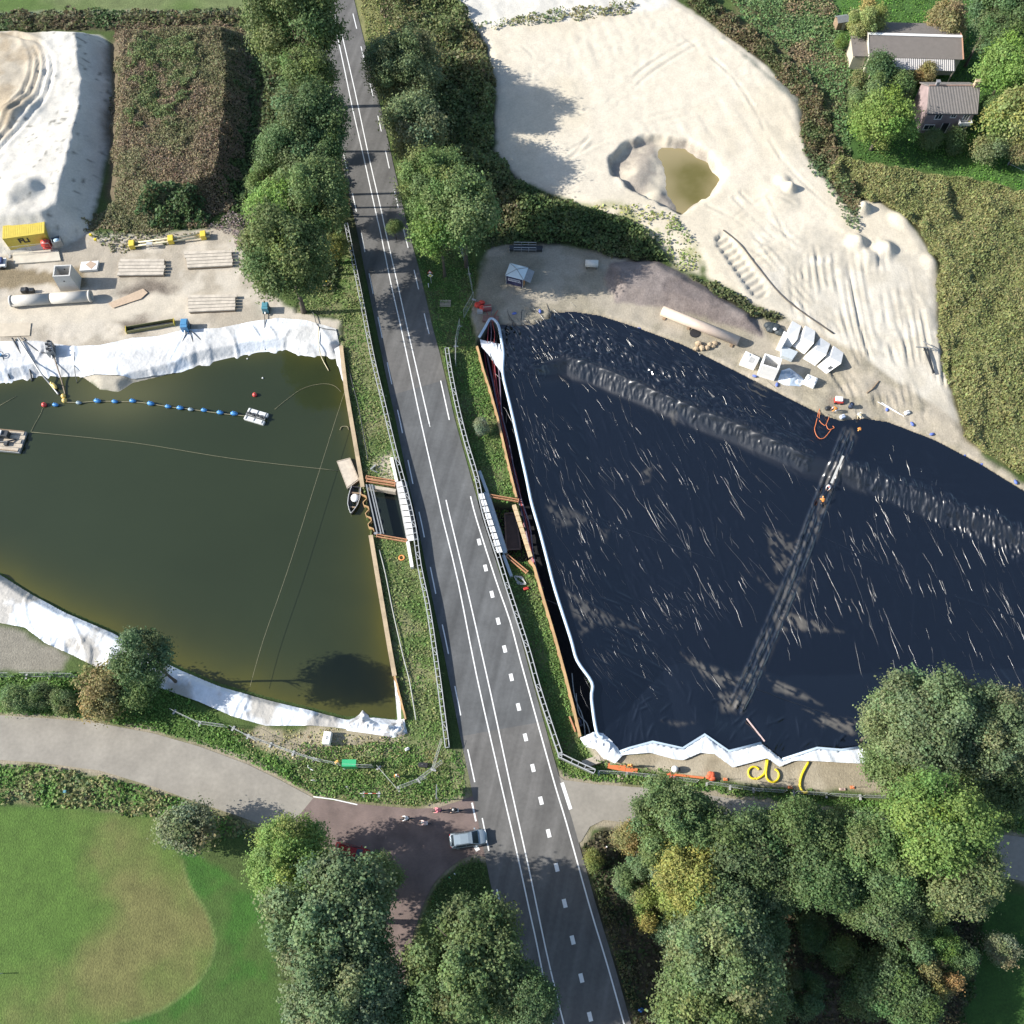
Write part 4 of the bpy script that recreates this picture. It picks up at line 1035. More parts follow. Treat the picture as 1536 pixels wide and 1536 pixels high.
for i, (a, b, r, h, k, c) in enumerate([(604, 102, 59, 9.5, 'big', 'gg'), (622, 190, 55, 9.5, 'oak', 'gg'), (655, 280, 59, 12.6, 'big', 'g'), (694, 316, 57, 11.8, 'oak', 'g'), (660, 344, 50, 10.1, 'ash', 'l')]):
    tree(a, b, r, h, k, c, '%s tree of the row right of the main road, counted from the picture top' % ('first', 'second', 'third', 'fourth', 'fifth')[i], RR)
tree(502, 375, 26, 2.6, 'bush', 'y', 'yellowing bush squeezed between the left tree row and the barrier', cat='bush', name='bush')
tree(500, 225, 16, 2, 'bush', 'y', 'small yellow shrub under the left tree row at the road edge', cat='bush', name='bush')
tree(592, 342, 15, 2.5, 'bush', 'g', 'small dark bush overhanging the right edge of the main road', cat='bush', name='bush')
for a, b, r, h, k, c, l in [
    (1326, 182, 48, 5.8, 'oak', 'l', 'bushy tree with yellowish patches just left of the brick farmhouse'), (1300, 140, 34, 4.6, 'ash', 'g', 'green tree between the sand field and the barn'),
    (1320, 108, 30, 3.5, 'bush', 'd', 'dark shrub against the near left corner of the barn'), (1350, 130, 26, 2.5, 'bush', 'g', 'green shrub between barn and farmhouse roof'), (1388, 112, 20, 2, 'bush', 'o', 'brownish shrub under the lean-to of the barn'),
    (1300, 30, 32, 4.6, 'ash', 'w', 'pale yellow green tree behind the left gable of the barn'), (1424, 26, 30, 4.6, 'willow', 'o', 'drooping olive tree behind the right end of the barn'),
    (1514, 98, 46, 9.2, 'oak', 'l', 'tall light green tree right of the barn'), (1500, 60, 40, 9.2, 'oak', 'd', 'dark tree behind the light green one right of the barn'), (1490, 18, 40, 10.3, 'ash', 'd', 'very dark tree in the farthest right corner of the picture'),
    (1530, 30, 42, 10.3, 'oak', 'd', 'dark tree cut off by the right edge at the far corner'), (1532, 165, 46, 6.9, 'willow', 'w', 'pale drooping willow at the right edge beside the farmhouse'), (1488, 226, 30, 2.5, 'bush', 'gg', 'grey green round bush at the garden corner'),
    (1528, 226, 26, 3, 'bush', 'o', 'brownish bush at the right edge below the willow'), (1496, 164, 26, 4, 'oak', 'g', 'green tree right behind the farmhouse chimney'), (1395, 212, 20, 1.5, 'bush', 'd', 'dark bush in the shade before the left half of the farmhouse front'),
    (1432, 214, 22, 1.5, 'bush', 'd', 'dark bush in the shade before the right half of the farmhouse front'), (1262, 62, 12, 1.5, 'bush', 'l', 'small light green bush beside the tiny garden shed')]:
    tree(a, b, r, h, k, c, l, FR)
tree(215, 985, 48, 11.5, 'ash', 'd', 'thin leafy tree overhanging the near bank of the pond', sq=1.15)
tree(212, 1035, 34, 3, 'bush', 'g', 'green shrub below the thin tree beside the lane', cat='bush', name='bush')
tree(152, 1030, 50, 3.7, 'loose', 'o', 'airy olive brown shrub beside the lane at the pond', cat='bush', name='bush')
tree(160, 1045, 40, 2.4, 'bush', 'o', 'low olive shrub under the airy one beside the lane', cat='bush', name='bush')
for i, (a, b, r) in enumerate([(25, 1050, 26), (60, 1045, 24), (95, 1052, 22)]):
    tree(a, b, r, 1.4, 'bush', 'g', '%s dark green hedge bush above the lane at the left edge' % ('first', 'second', 'third')[i], cat='bush', name='bush')
tree(281, 1240, 46, 2.8, 'bush', 's', 'round silver green bush between the lane and the meadow', cat='bush', name='bush', sq=.9)
BL = 'big trees at the lower edge left of the main road'
for a, b, r, h, k, c, l in [(436, 1288, 64, 6.6, 'big', 'l', 'yellow green round tree top beside the brick junction'), (500, 1380, 104, 10.5, 'big', 'gg', 'largest grey green tree crown at the lower edge beside the meadow'),
                            (520, 1500, 90, 10.8, 'big', 'gg', 'grey green tree cut off by the lower edge beside the meadow'), (706, 1440, 96, 10.8, 'big', 'g', 'broad green tree by the roadside triangle at the lower edge'),
                            (640, 1510, 62, 9.5, 'oak', 'g', 'green tree between the two broad crowns at the lower edge'), (790, 1500, 50, 10.8, 'oak', 'd', 'dark tree overhanging the left road edge at the bottom'), (562, 1318, 40, 5, 'oak', 'g', 'green tree leaning over the red car')]:
    tree(a, b, r, h, k, c, l, BL)
for a, b, r, h, k, c, l in [
    (1010, 1232, 70, 8.1, 'big', 'g', 'grey green tree at the left tip of the wood by the side lane'), (1035, 1318, 56, 8.8, 'oak', 'y', 'yellow tree in the left part of the wood'), (945, 1255, 29, 3, 'bush', 'o', 'brown leaved shrub at the left tip of the wood'),
    (955, 1320, 38, 4.4, 'ash', 'gg', 'pale green tree at the road side of the wood'), (985, 1362, 38, 5.0, 'ash', 'y', 'small yellow tree at the road side of the wood'), (1110, 1270, 63, 9.5, 'oak', 'd', 'dark green tree beside the side lane right of the yellow tree'),
    (1080, 1360, 59, 9.5, 'oak', 'd', 'dark tree below the yellow tree in the wood'), (1085, 1440, 88, 10.8, 'big', 'gg', 'big grey green crown in the lower part of the wood'), (1060, 1520, 84, 10.1, 'big', 'g', 'crown cut off by the lower edge in the wood'),
    (1195, 1250, 56, 9.5, 'oak', 'd', 'dark tree with the side lane behind it in mid wood'), (1225, 1310, 59, 9.5, 'oak', 'd', 'dark green tree above the wood clearing'), (1320, 1290, 70, 10.1, 'big', 'g', 'green tree between the clearing and the tall yellow green tree'),
    (1328, 1360, 47, 8.8, 'oak', 'd', 'dark tree at the right edge of the clearing'), (1408, 1240, 82, 12.8, 'big', 'l', 'tall yellow green tree at the right of the wood'), (1440, 1310, 63, 10.8, 'oak', 'gg', 'grey green tree under the tall yellow green one'),
    (1362, 1410, 45, 4.4, 'ash', 'd', 'small dark tree low in the wood right of the clearing'), (1410, 1415, 29, 4.4, 'ash', 'l', 'small light green tree low in the wood'), (1400, 1465, 38, 4.4, 'ash', 'o', 'yellowish small tree near the bottom right lawn'),
    (1330, 1480, 52, 4.4, 'oak', 'd', 'dark tree at the bottom of the wood'), (1400, 1080, 84, 11.5, 'big', 'gg', 'big spreading tree in front of the black liner corner'), (1335, 1085, 47, 9.5, 'oak', 'gg', 'left lobe tree beside the big spreading tree'),
    (1480, 1095, 70, 10.8, 'big', 'gg', 'big grey green tree right of the spreading tree'), (1530, 1100, 56, 10.8, 'oak', 'gg', 'grey green tree cut by the right edge at the liner corner'), (1345, 1148, 52, 5.5, 'oak', 'g', 'green tree at the end of the bare yard'),
    (1500, 1165, 56, 5.5, 'oak', 'd', 'dark tree under the trees at the right edge'), (1450, 1160, 45, 5.5, 'oak', 'g', 'green tree hiding the side lane at the right'),
    (1060, 1262, 46, 8, 'oak', 'g', 'green tree between the wood tip and the dark tree by the side lane'), (1150, 1330, 48, 8, 'oak', 'd', 'dark tree in the middle of the wood'), (1265, 1258, 46, 8, 'oak', 'g', 'green tree by the side lane left of the tall yellow green one'),
    (1275, 1340, 46, 8, 'oak', 'd', 'dark tree at the top of the wood clearing'), (1005, 1290, 40, 7, 'ash', 'gg', 'grey green tree just above the yellow tree'), (1140, 1400, 44, 7, 'oak', 'd', 'dark tree at the left edge of the wood clearing'),
    (1130, 1500, 50, 7, 'oak', 'g', 'green tree at the bottom beside the clearing'), (1385, 1350, 44, 7, 'oak', 'g', 'green tree below the tall yellow green one'), (1440, 1440, 30, 4, 'ash', 'd', 'small dark tree by the shaded lawn'), (1370, 1515, 46, 5, 'oak', 'd', 'dark tree cut off by the lower edge near the lawn'), (1290, 1500, 34, 2.5, 'bush', 'd', 'low dark bush in the lower clearing'), (1215, 1400, 30, 2.5, 'bush', 'd', 'dark bush at the upper end of the wood clearing'), (1205, 1490, 36, 3, 'ash', 'd', 'dark shrub in the middle of the lower clearing'), (1260, 1430, 30, 2.5, 'bush', 'g', 'green bush at the right side of the wood clearing'), (1020, 1400, 40, 5, 'ash', 'd', 'dark tree on the road side of the big grey green crown')]:
    tree(a, b, r, h, k, c, l, WR)
tree(1500, 1422, 28, 1.6, 'bush', 's', 'round speckled bush on the shaded lawn at the lower right', cat='bush', name='bush')
tree(890, 1290, 18, 1.2, 'bush', 'y', 'low yellowish bush on the verge where the side lane begins', cat='bush', name='bush')
tree(722, 640, 14, .9, 'bush', 's', 'pale spiky shrub on the right verge beside the pile wall', cat='bush', name='bush')

# ------------------------------------------------------------------ uncountable greenery
def leafmass(name, poly, dens, h, size, cols, label, cat, up=.3, seed=0, grass=False, patch=4.0, clump=2.0, base=None, hmin=.15, edge=.8, aspect=1.0, thin=0.0):
    rng = np.random.RandomState(100 + seed)
    xs = [p[0] for p in poly]; ys = [p[1] for p in poly]
    x0, x1, y0, y1 = max(min(xs), -104), min(max(xs), 104), max(min(ys), -14), min(max(ys), 166)
    n = int((x1 - x0) * (y1 - y0) * dens)
    x = rng.uniform(x0, x1, n); y = rng.uniform(y0, y1, n)
    d = sdf(x, y, poly) + edge * (fbm(x, y, 1.6, seed + 1, 2) - .5) * 2
    k = d < 0
    for p in ROADALL: k &= sdf(x, y, p) > .3
    if thin: k &= fbm(x, y, patch * .6, seed + 8) + .35 * (rng.rand(n) - .5) > thin
    x, y, d = x[k], y[k], d[k]; n = len(x)
    if n == 0: return
    cl = np.clip(1.9 * fbm(x, y, clump, seed + 2, 3) - .35, .1, 1.3) if clump else 1.0
    hh = h * cl * np.clip(.35 - d / max(h * .6, .5), .35, 1)
    z0 = hfun(x, y) if base is None else np.full(n, base)
    z = z0 + hh * (hmin + (1 - hmin) * rng.rand(n) ** .6)
    if grass: up = up * .5
    N = rng.normal(size=(n, 3)); N[:, 2] = np.abs(N[:, 2]) * (1 - up) * 2.4 + .15
    V, F = quads(np.stack([x, y, z], 1), N, size * rng.uniform(.6, 1.5, n), rng, roll=not grass, aspect=aspect)
    w = fbm(x, y, patch, seed + 4, 3) + .22 * (rng.rand(n) - .5)
    w = np.clip((w - .3) / .4, 0, .999) * (len(cols) - 1)
    i = w.astype(int); f = (w - i)[:, None]; cs = np.array(cols)
    cc = cs[i] * (1 - f) + cs[np.minimum(i + 1, len(cols) - 1)] * f
    cc = (2.0 if grass else 1.8) * cc * rng.uniform(.75, 1.25, (n, 1)) * (1 + rng.normal(size=(n, 3)) * .07)
    me = np_mesh(name, V, F, np.clip(np.repeat(cc, 4, 0), .004, .6), [GRASS if grass else LEAF])
    return tag(mesh_obj(name, me), label, cat, kind='stuff')
WEEDP = GP([(165, 34), (300, 26), (352, 28), (375, 60), (372, 200), (345, 300), (310, 330), (200, 345), (135, 338), (140, 318), (172, 285), (172, 60)], 1.0)
leafmass('dry_weeds', WEEDP, 75, .6, .19, [(.115, .090, .058), (.128, .100, .064), (.115, .098, .056), (.10, .10, .05)], 'dry brown weeds covering the earth mound', 'weeds', up=.5, seed=1, patch=7, grass=True, aspect=1.4, edge=2.2, hmin=.7)
leafmass('green_weeds', GP([(195, 60), (300, 50), (300, 100), (270, 190), (205, 195), (190, 120)], 3), 80, 1.0, .18, [(.075, .10, .040), (.088, .11, .045), (.08, .10, .038)], 'green weeds on top of the earth mound', 'weeds', up=.6, seed=2, patch=3, edge=3, grass=True, aspect=1.3, hmin=.6)
leafmass('bramble', GP([(205, 325), (235, 305), (300, 300), (320, 315), (310, 340), (230, 345)]), 30, 2.2, .4, [(.05, .085, .035), (.06, .095, .035), (.04, .07, .03)], 'dark green brambles at the foot of the earth mound', 'shrubs', seed=3)
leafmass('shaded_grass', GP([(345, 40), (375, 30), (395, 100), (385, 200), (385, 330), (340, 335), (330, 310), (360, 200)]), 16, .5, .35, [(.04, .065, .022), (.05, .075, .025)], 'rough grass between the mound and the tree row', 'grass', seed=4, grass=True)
leafmass('ditch_scrub', GP([(-300, 20), (395, 14), (395, 36), (160, 44), (-300, 52)]), 12, .9, .42, [(.085, .07, .04), (.06, .085, .03), (.10, .08, .045), (.05, .08, .03)], 'brown and green ditch scrub below the far meadow', 'scrub', seed=5, patch=6)
leafmass('thicket', THICKET, 45, 3.2, .36, [(.08, .11, .04), (.10, .12, .05), (.075, .10, .038), (.115, .108, .052)], 'dense bramble thicket behind the right tree row', 'thicket', seed=6, clump=5, up=.4, patch=6)
leafmass('scrub', SCRUB, 45, 2.6, .34, [(.055, .085, .03), (.07, .095, .034), (.085, .085, .04)], 'green scrub between the sand field and the small yard', 'scrub', seed=7, clump=4, up=.4)
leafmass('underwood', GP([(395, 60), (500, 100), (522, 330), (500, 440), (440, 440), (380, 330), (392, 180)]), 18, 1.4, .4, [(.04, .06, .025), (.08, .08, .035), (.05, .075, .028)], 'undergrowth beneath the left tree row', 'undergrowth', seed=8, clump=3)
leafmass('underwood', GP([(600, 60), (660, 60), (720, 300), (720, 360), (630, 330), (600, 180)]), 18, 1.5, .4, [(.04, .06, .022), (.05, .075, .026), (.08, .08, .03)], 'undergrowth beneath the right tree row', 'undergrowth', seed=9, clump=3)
leafmass('reeds', REED, 95, 1.6, .21, [(.095, .104, .038), (.112, .118, .045), (.128, .126, .053), (.10, .110, .042)], 'tall olive brown reed field right of the sand', 'reeds', up=.4, seed=10, clump=4, patch=9, grass=True, aspect=1.7, hmin=.72)
leafmass('hedge', HEDGE, 60, 1.8, .28, [(.06, .085, .032), (.085, .085, .04), (.115, .085, .05), (.07, .095, .04)], 'mixed brown and green hedge along the far side of the sand', 'hedge', seed=11, clump=3, patch=5)
leafmass('rough_grass', HERB, 32, .6, .28, [(.05, .09, .032), (.07, .115, .045), (.06, .10, .035), (.12, .095, .055)], 'rough green herbs between hedge and farm', 'grass', seed=12, patch=6, grass=True)
leafmass('farm_grass', GP([(1250, -60), (1640, -60), (1640, 320), (1480, 272), (1285, 240), (1275, 120)]), 16, .2, .22, [(.045, .10, .018), (.055, .12, .02), (.04, .08, .018)], 'bright grass round the farm', 'grass', seed=13, patch=8, grass=True)
leafmass('dune_grass', DUNEG, 14, .7, .34, [(.16, .17, .06), (.12, .15, .05), (.07, .10, .035)], 'yellow green tufts on the lower edge of the sand field', 'grass', seed=14, thin=.5, grass=True)
leafmass('dune_grass', GP([(712, 40), (740, 36), (860, 14), (950, 8), (948, 26), (860, 34), (760, 44), (718, 50)]), 14, .9, .36, [(.10, .11, .05), (.13, .12, .06), (.06, .09, .035)], 'weedy strip across the far end of the sand field', 'grass', seed=15, thin=.42, patch=4, grass=True)
leafmass('weeds', STRIP, 26, 1.2, .36, [(.06, .085, .032), (.09, .095, .045)], 'weeds on the ridge above the grey earth bank', 'weeds', seed=16)
leafmass('weeds', GP([(1195, 200), (1212, 232), (1245, 275), (1285, 330), (1292, 360), (1276, 350), (1240, 290), (1205, 240)]), 16, 1.0, .36, [(.06, .095, .045), (.09, .11, .06)], 'grey green weeds along the right rim of the sand', 'weeds', seed=17, thin=.4)
leafmass('verge_grass', VERGE_L, 33, 0.24, 0.20, [(.058, .10, .026), (.085, .12, .036), (.125, .13, .06), (.07, .105, .03)], 'green verge between barrier and left pile wall', 'grass', seed=18, patch=2.5, thin=.27, grass=True)
leafmass('verge_grass', VERGE_R, 36, 0.27, 0.20, [(.05, .095, .022), (.065, .115, .028), (.08, .11, .035)], 'green verge between barrier and right pile wall', 'grass', seed=19, patch=2.5, thin=.2, grass=True)
leafmass('verge_grass', GP([(526, -60), (545, -60), (590, 60), (640, 330), (620, 350), (560, 100)]), 30, 0.22, 0.22, [(.12, .125, .045), (.10, .12, .04)], 'straw coloured verge at the far end of the road', 'grass', seed=20, grass=True)
leafmass('ditch_grass', GP([(545, -60), (600, -60), (600, 70), (585, 70)]), 16, .4, .3, [(.08, .07, .04), (.12, .11, .05)], 'dry grass along the far ditch', 'grass', seed=21, grass=True)
leafmass('lane_grass', GP([(-250, 1010), (100, 1008), (260, 1032), (340, 1082), (380, 1122), (440, 1150), (460, 1190), (370, 1146), (230, 1100), (80, 1078), (-250, 1072)]), 39, 0.34, 0.21, [(.05, .10, .02), (.065, .12, .026), (.05, .09, .022)], 'green grass along the upper side of the lane', 'grass', seed=22, grass=True)
leafmass('lane_weeds', GP([(-250, 1141), (60, 1145), (230, 1182), (300, 1207), (400, 1242), (420, 1264), (330, 1262), (240, 1226), (0, 1203), (-250, 1195)]), 26, .6, .28, [(.055, .11, .022), (.07, .115, .032), (.14, .125, .06), (.065, .10, .04)], 'weedy strip between the lane and the meadow', 'weeds', seed=23, patch=3, grass=True)
leafmass('dry_grass', GP([(340, 1092), (440, 1097), (605, 1104), (612, 1135), (540, 1138), (440, 1140), (380, 1135)]), 15, 0.17, 0.20, [(.19, .165, .085), (.12, .13, .05), (.22, .19, .11)], 'dry tufts between the white sheeting and the mesh fence', 'grass', seed=24, thin=.35, grass=True)
leafmass('junction_grass', GP([(400, 1135), (470, 1115), (600, 1112), (690, 1130), (700, 1195), (640, 1212), (560, 1206), (470, 1192)]), 36, 0.26, 0.20, [(.05, .10, .022), (.07, .12, .03), (.13, .13, .05)], 'grass in front of the mesh fence at the junction', 'grass', seed=25, patch=2.5, thin=.15, grass=True)
leafmass('yard_grass', GP([(845, 1120), (860, 1130), (900, 1158), (1000, 1166), (1100, 1182), (1290, 1198), (1330, 1200), (1330, 1226), (1200, 1206), (1000, 1182), (850, 1166)]), 42, 0.30, 0.20, [(.05, .10, .022), (.065, .115, .026), (.10, .12, .04)], 'grass strip between the side lane and the bare yard', 'grass', seed=26, grass=True)
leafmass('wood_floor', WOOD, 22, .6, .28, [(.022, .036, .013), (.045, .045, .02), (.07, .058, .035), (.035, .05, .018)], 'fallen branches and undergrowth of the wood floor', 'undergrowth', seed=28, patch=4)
leafmass('triangle_grass', GP([(712, 1286), (735, 1292), (770, 1420), (700, 1420), (640, 1350), (668, 1309)]), 36, 0.19, 0.18, [(.04, .07, .02), (.055, .085, .025)], 'grass on the triangle between the lane mouths', 'grass', seed=29, grass=True)
leafmass('verge_grass', GP([(862, 1272), (885, 1262), (905, 1330), (960, 1500), (985, 1600), (955, 1600), (910, 1440)]), 33, 0.30, 0.22, [(.05, .07, .022), (.09, .085, .035)], 'shaded verge between the main road and the wood', 'grass', seed=30, grass=True)
leafmass('yard_weeds', GP([(130, 345), (200, 348), (320, 350), (250, 362), (190, 380), (165, 378)]), 14, .5, .3, [(.065, .085, .035), (.11, .10, .055)], 'weeds at the far edge of the left yard', 'weeds', seed=31, thin=.3, grass=True)
crn = GP([(310, 345), (345, 318), (385, 335), (392, 352), (360, 372), (345, 352)])
leafmass('brush_pile', crn, 30, 1.3, .22, [(.13, .105, .10), (.17, .14, .13), (.10, .08, .075)], 'pile of cut grey brushwood at the end of the mound', 'brushwood', seed=32, up=.3)

# ================================================================== built things
galv = mat('galvanised steel', (.52, .53, .52), .45, .35, .12, 5)
galvd = mat('weathered steel', (.30, .31, .31), .5, .4, .2, 4)
rust = mat('rusty steel', (.34, .19, .09), .85, .1, .35, 2.5, .4)
orange = mat('orange paint', (.43, .21, .11), .6, 0, .3, 2)
conc = mat('pale concrete', (.52, .51, .48), .85, 0, .10, 1.5, .25)
concw = mat('white concrete', (.72, .71, .68), .85, 0, .08, 1.5, .2)
concg = mat('grey concrete', (.36, .36, .35), .85, 0, .15, 1.5, .25)
wood = mat('bleached timber', (.42, .36, .28), .85, 0, .25, 3, .4)
woodd = mat('brown timber', (.24, .17, .11), .85, 0, .3, 3, .4)
black = mat('black rubber', (.018, .018, .02), .6, 0, .2, 4)
dark = mat('dark machinery', (.045, .05, .055), .5, .3, .3, 4)
white = mat('white paint', (.74, .74, .72), .5, 0, .06, 3)
yellow = mat('yellow paint', (.66, .50, .06), .5, 0, .10, 2)
red = mat('red paint', (.48, .045, .035), .45, 0, .12, 3)
blue = mat('blue paint', (.07, .22, .40), .45, 0, .15, 3)
green = mat('green paint', (.03, .36, .15), .5, 0, .1, 3)
glass = mat('dark glass', (.03, .04, .05), .08, 0, .05, 3)
skin = mat('skin', (.42, .26, .18), .6, 0, .05, 5)
yhose = mat('yellow plastic', (.72, .55, .02), .45, 0, .08, 6)
ohose = mat('orange plastic', (.58, .17, .06), .55, 0, .1, 6)
rope = mat('pale rope', (.24, .22, .14), .9, 0, .2, 10)
def roots(o, loc, rz=0): o.location = loc; o.rotation_euler = (0, 0, rz)
def local(o_loc, rz):
    """world point -> local of a thing at o_loc turned rz"""
    m = Matrix.Rotation(-rz, 3, 'Z'); L = Vector(o_loc)
    return lambda p: m @ (Vector(p) - L)
def single(name, mb, m, label, cat, group=None, smooth=False, bevel=0):
    """a thing of one mesh, origin moved to its base"""
    xs = [p[0] for p in mb.v]; ys = [p[1] for p in mb.v]; zs = [p[2] for p in mb.v]
    c = Vector(((min(xs) + max(xs)) / 2, (min(ys) + max(ys)) / 2, min(zs)))
    mb.v = [tuple(Vector(p) - c) for p in mb.v]
    o = mb.build(name, m, None, smooth, bevel); o.location = c
    return tag(o, label, cat, group)
def frame_of(p0, p1):
    """origin and heading of the ground line p0 -> p1"""
    d = p1 - p0
    return math.atan2(d.y, d.x), math.hypot(d.x, d.y)

# ------------------------------------------------------------------ safety barriers beside the road
def barrier(name, px, label, zt=1.0, hw=.24):
    P = interp_path(smooth_path(GP(px, zt), 3), 1.0)
    o = P[len(P) // 2].copy(); o.z = 0
    t = thing(name, o, 0, label, 'safety barrier')
    P = [Vector((p.x, p.y, 0)) - o for p in P]
    Lp = offset_line(P, hw); Rp = offset_line(P, -hw)
    for side, q in (('rail', Lp), ('rail', Rp)):
        m = MB()
        for a, b in zip(q[:-1], q[1:]): m.bar(a + Vector((0, 0, zt)), b + Vector((0, 0, zt)), .10, .10)
        m.build('rail', galv, t)
    for q, s in ((Lp, -.03), (Rp, .03)):
        m = MB(); qq = offset_line(q, 0)
        for a, b in zip(q[:-1], q[1:]):
            m.bar(a + Vector((0, 0, zt * .5 - .03)), b + Vector((0, 0, zt * .5 - .03)), .045, zt - .1)
        m.build('side_plate', galvd, t)
    for i in range(0, len(P)):
        MB().bar(Lp[i] + Vector((0, 0, zt)), Rp[i] + Vector((0, 0, zt)), .07, .06).build('rung', galv, t)
        if i % 5 == 2 and i + 1 < len(P): MB().bar(Lp[i] + Vector((0, 0, zt + .005)), Rp[i + 1] + Vector((0, 0, zt + .005)), .06, .05).build('diagonal', galv, t)
    return t
barrier('safety_barrier', BAR_L, 'long steel ladder topped barrier along the left edge of the main road')
tb = barrier('safety_barrier', BAR_R + [(843, 1134), (892, 1157)], 'long steel ladder topped barrier along the right road edge, bending away at its near end')

# ------------------------------------------------------------------ pile walls
def pile_wall(px, label, zt=.25, w=.30, cap=.55, step=.45):
    P = GP(px, zt)
    o = P[0].copy(); o.z = 0
    t = thing('sheet_pile_wall', o, 0, label, 'pile wall')
    Q = interp_path(P, step)
    m = MB()
    for i, (a, b) in enumerate(zip(Q[:-1], Q[1:])):
        d = (b - a).normalized(); n = Vector((d.y, -d.x, 0)) * (w * (.5 if i % 4 in (0, 1) else -.5))
        n2 = Vector((d.y, -d.x, 0)) * (w * (.5 if (i + 1) % 4 in (0, 1) else -.5))
        a2, b2 = a - o + n, b - o + n2
        m.bar((a2.x, a2.y, (zt - 2.6) / 2 ), (b2.x, b2.y, (zt - 2.6) / 2), .06, zt + 2.5)
    m.build('piles', rust, t)
    m = MB()
    for a, b in zip(P[:-1], P[1:]): m.bar(a - o + Vector((0, 0, .05)), b - o + Vector((0, 0, .05)), cap, .12)
    m.build('waling', mat('ochre rusty steel', (.40, .31, .20), .85, 0, .35, .7, .3) if cap > .4 else mat('orange rusty steel', (.46, .29, .14), .75, 0, .3, .7, .3), t)
    return t
pile_wall([(511.5, 519), (519, 584), (527, 631), (541.4, 715), (544, 731)], 'rusty pile wall with ochre cap along the upper part of the pond edge')
pile_wall([(556, 803), (569.5, 884), (585, 975), (592, 1014)], 'rusty pile wall with ochre cap along the lower part of the pond edge')
pile_wall([(592, 1014), (608.5, 1079)], 'thin end of the pile wall behind the narrow white strip', cap=.2)
pile_wall([(715.6, 519.5), (724.7, 554.7), (734, 583), (745.6, 623.7), (756, 669), (766, 711.6), (774.6, 746)], 'orange capped pile wall along the trench above the right crossing pit', cap=.28)
pile_wall([(794, 840), (801, 850), (817, 905), (832.5, 957), (848, 1014), (861, 1066), (870, 1105)], 'orange capped pile wall along the trench below the right crossing pit', cap=.34)
# bare zigzag piles closing the left pit
P = GP([(544, 737), (558, 798)], -.3); Q = interp_path(P, .42); m = MB()
for i, (a, b) in enumerate(zip(Q[:-1], Q[1:])):
    d = (b - a).normalized(); n = Vector((d.y, -d.x, 0)); k = (.28, .28, -.28, -.28); k0, k1 = k[i % 4], k[(i + 1) % 4]
    a2, b2 = a + n * k0, b + n * k1
    m.bar((a2.x, a2.y, -1.5), (b2.x, b2.y, -1.5), .09, 2.6)
single('zigzag_piles', m, mat('orange rusty steel', (.60, .33, .12)), 'bare zigzag steel piles closing the channel beside the boat', 'pile wall')
m = MB()
for dx in (0, .45, .75): m.bar(G(549.5, 727, .3) + Vector((dx, 0, 0)), G(566, 801, .3) + Vector((dx * 1.1, 0, 0)), .16, .22)
m.bar(G(549, 729, .15), G(556, 729, .15), .3, .2); m.bar(G(561, 800, .15), G(572, 801, .15), .3, .2)
single('steel_beam', m, galvd, 'bundle of long grey steel beams laid across the channel mouth', 'steel beams')
# struts between the piles and the abutments
for (a, b, l, c) in (((550, 716), (593, 723), 'upper orange strut on the grass above the left channel', orange), ((551, 721), (592, 727.5), 'lower orange strut beside the upper one above the left channel', orange),
                     ((566, 803.5), (609, 811), 'orange strut along the lower rim of the left channel', orange),
                     ((736, 744), (777, 751), 'orange strut along the upper rim of the right pit', orange), ((761, 834), (790, 858), 'thin red orange strut lying slanted below the right pit', orange)):
    m = MB(); p, q = G(*a, .15), G(*b, .15); d = (q - p).normalized(); n = Vector((-d.y, d.x, 0)) * .16
    m.bar(p + n, q + n, .10, .3); m.bar(p - n, q - n, .10, .3)
    m.bar(p - d * .05 - n * 1.6, p - d * .05 + n * 1.6, .1, .34); m.bar(q + d * .05 - n * 1.6, q + d * .05 + n * 1.6, .1, .34)
    single('steel_strut', m, c, l, 'strut', 'orange steel struts of the excavation')
m = MB(); m.bar(G(553, 731, -.2), G(594, 738, -.2), .45, .9)
single('timber_waling', m, wood, 'ochre timber sheeting along the upper rim of the left channel', 'timber sheeting')
m = MB()
P = interp_path([G(771, 758, .1), G(796, 836, .1)], .9); m.bar(P[0], P[-1], .5, .5)
t = single('steel_beam', m, mat('ochre steel', (.52, .40, .24), .7, .1, .3, 2, .3), 'ochre box beam between right pit and trench', 'steel beam')
m = MB()
for p in P[1:-1]: m.bar(p - t.location + Vector((-.28, 0, 0)), p - t.location + Vector((.28, 0, 0)), .05, .56)
m.build('stiffener', rust, t)
# frame in the right pit
t = thing('pit_cover', G(768, 800, -2.2), 0, 'brown steel plate framed in the bottom of the right pit', 'steel frame')
L = local(t.location, 0); cs = [L(G(*q, -1.9)) for q in ((757, 771), (773, 770), (781, 824), (760, 825))]
MB().slab(cs, .12).build('plate', mat('brown steel plate', (.07, .05, .045), .7, .2, .3, 2), t)
m = MB()
for i in range(4): m.bar(cs[i] + Vector((0, 0, .08)), cs[(i + 1) % 4] + Vector((0, 0, .08)), .2, .2)
m.build('rim', mat('dull brown steel', (.14, .10, .085), .7, .2, .3, 2), t)

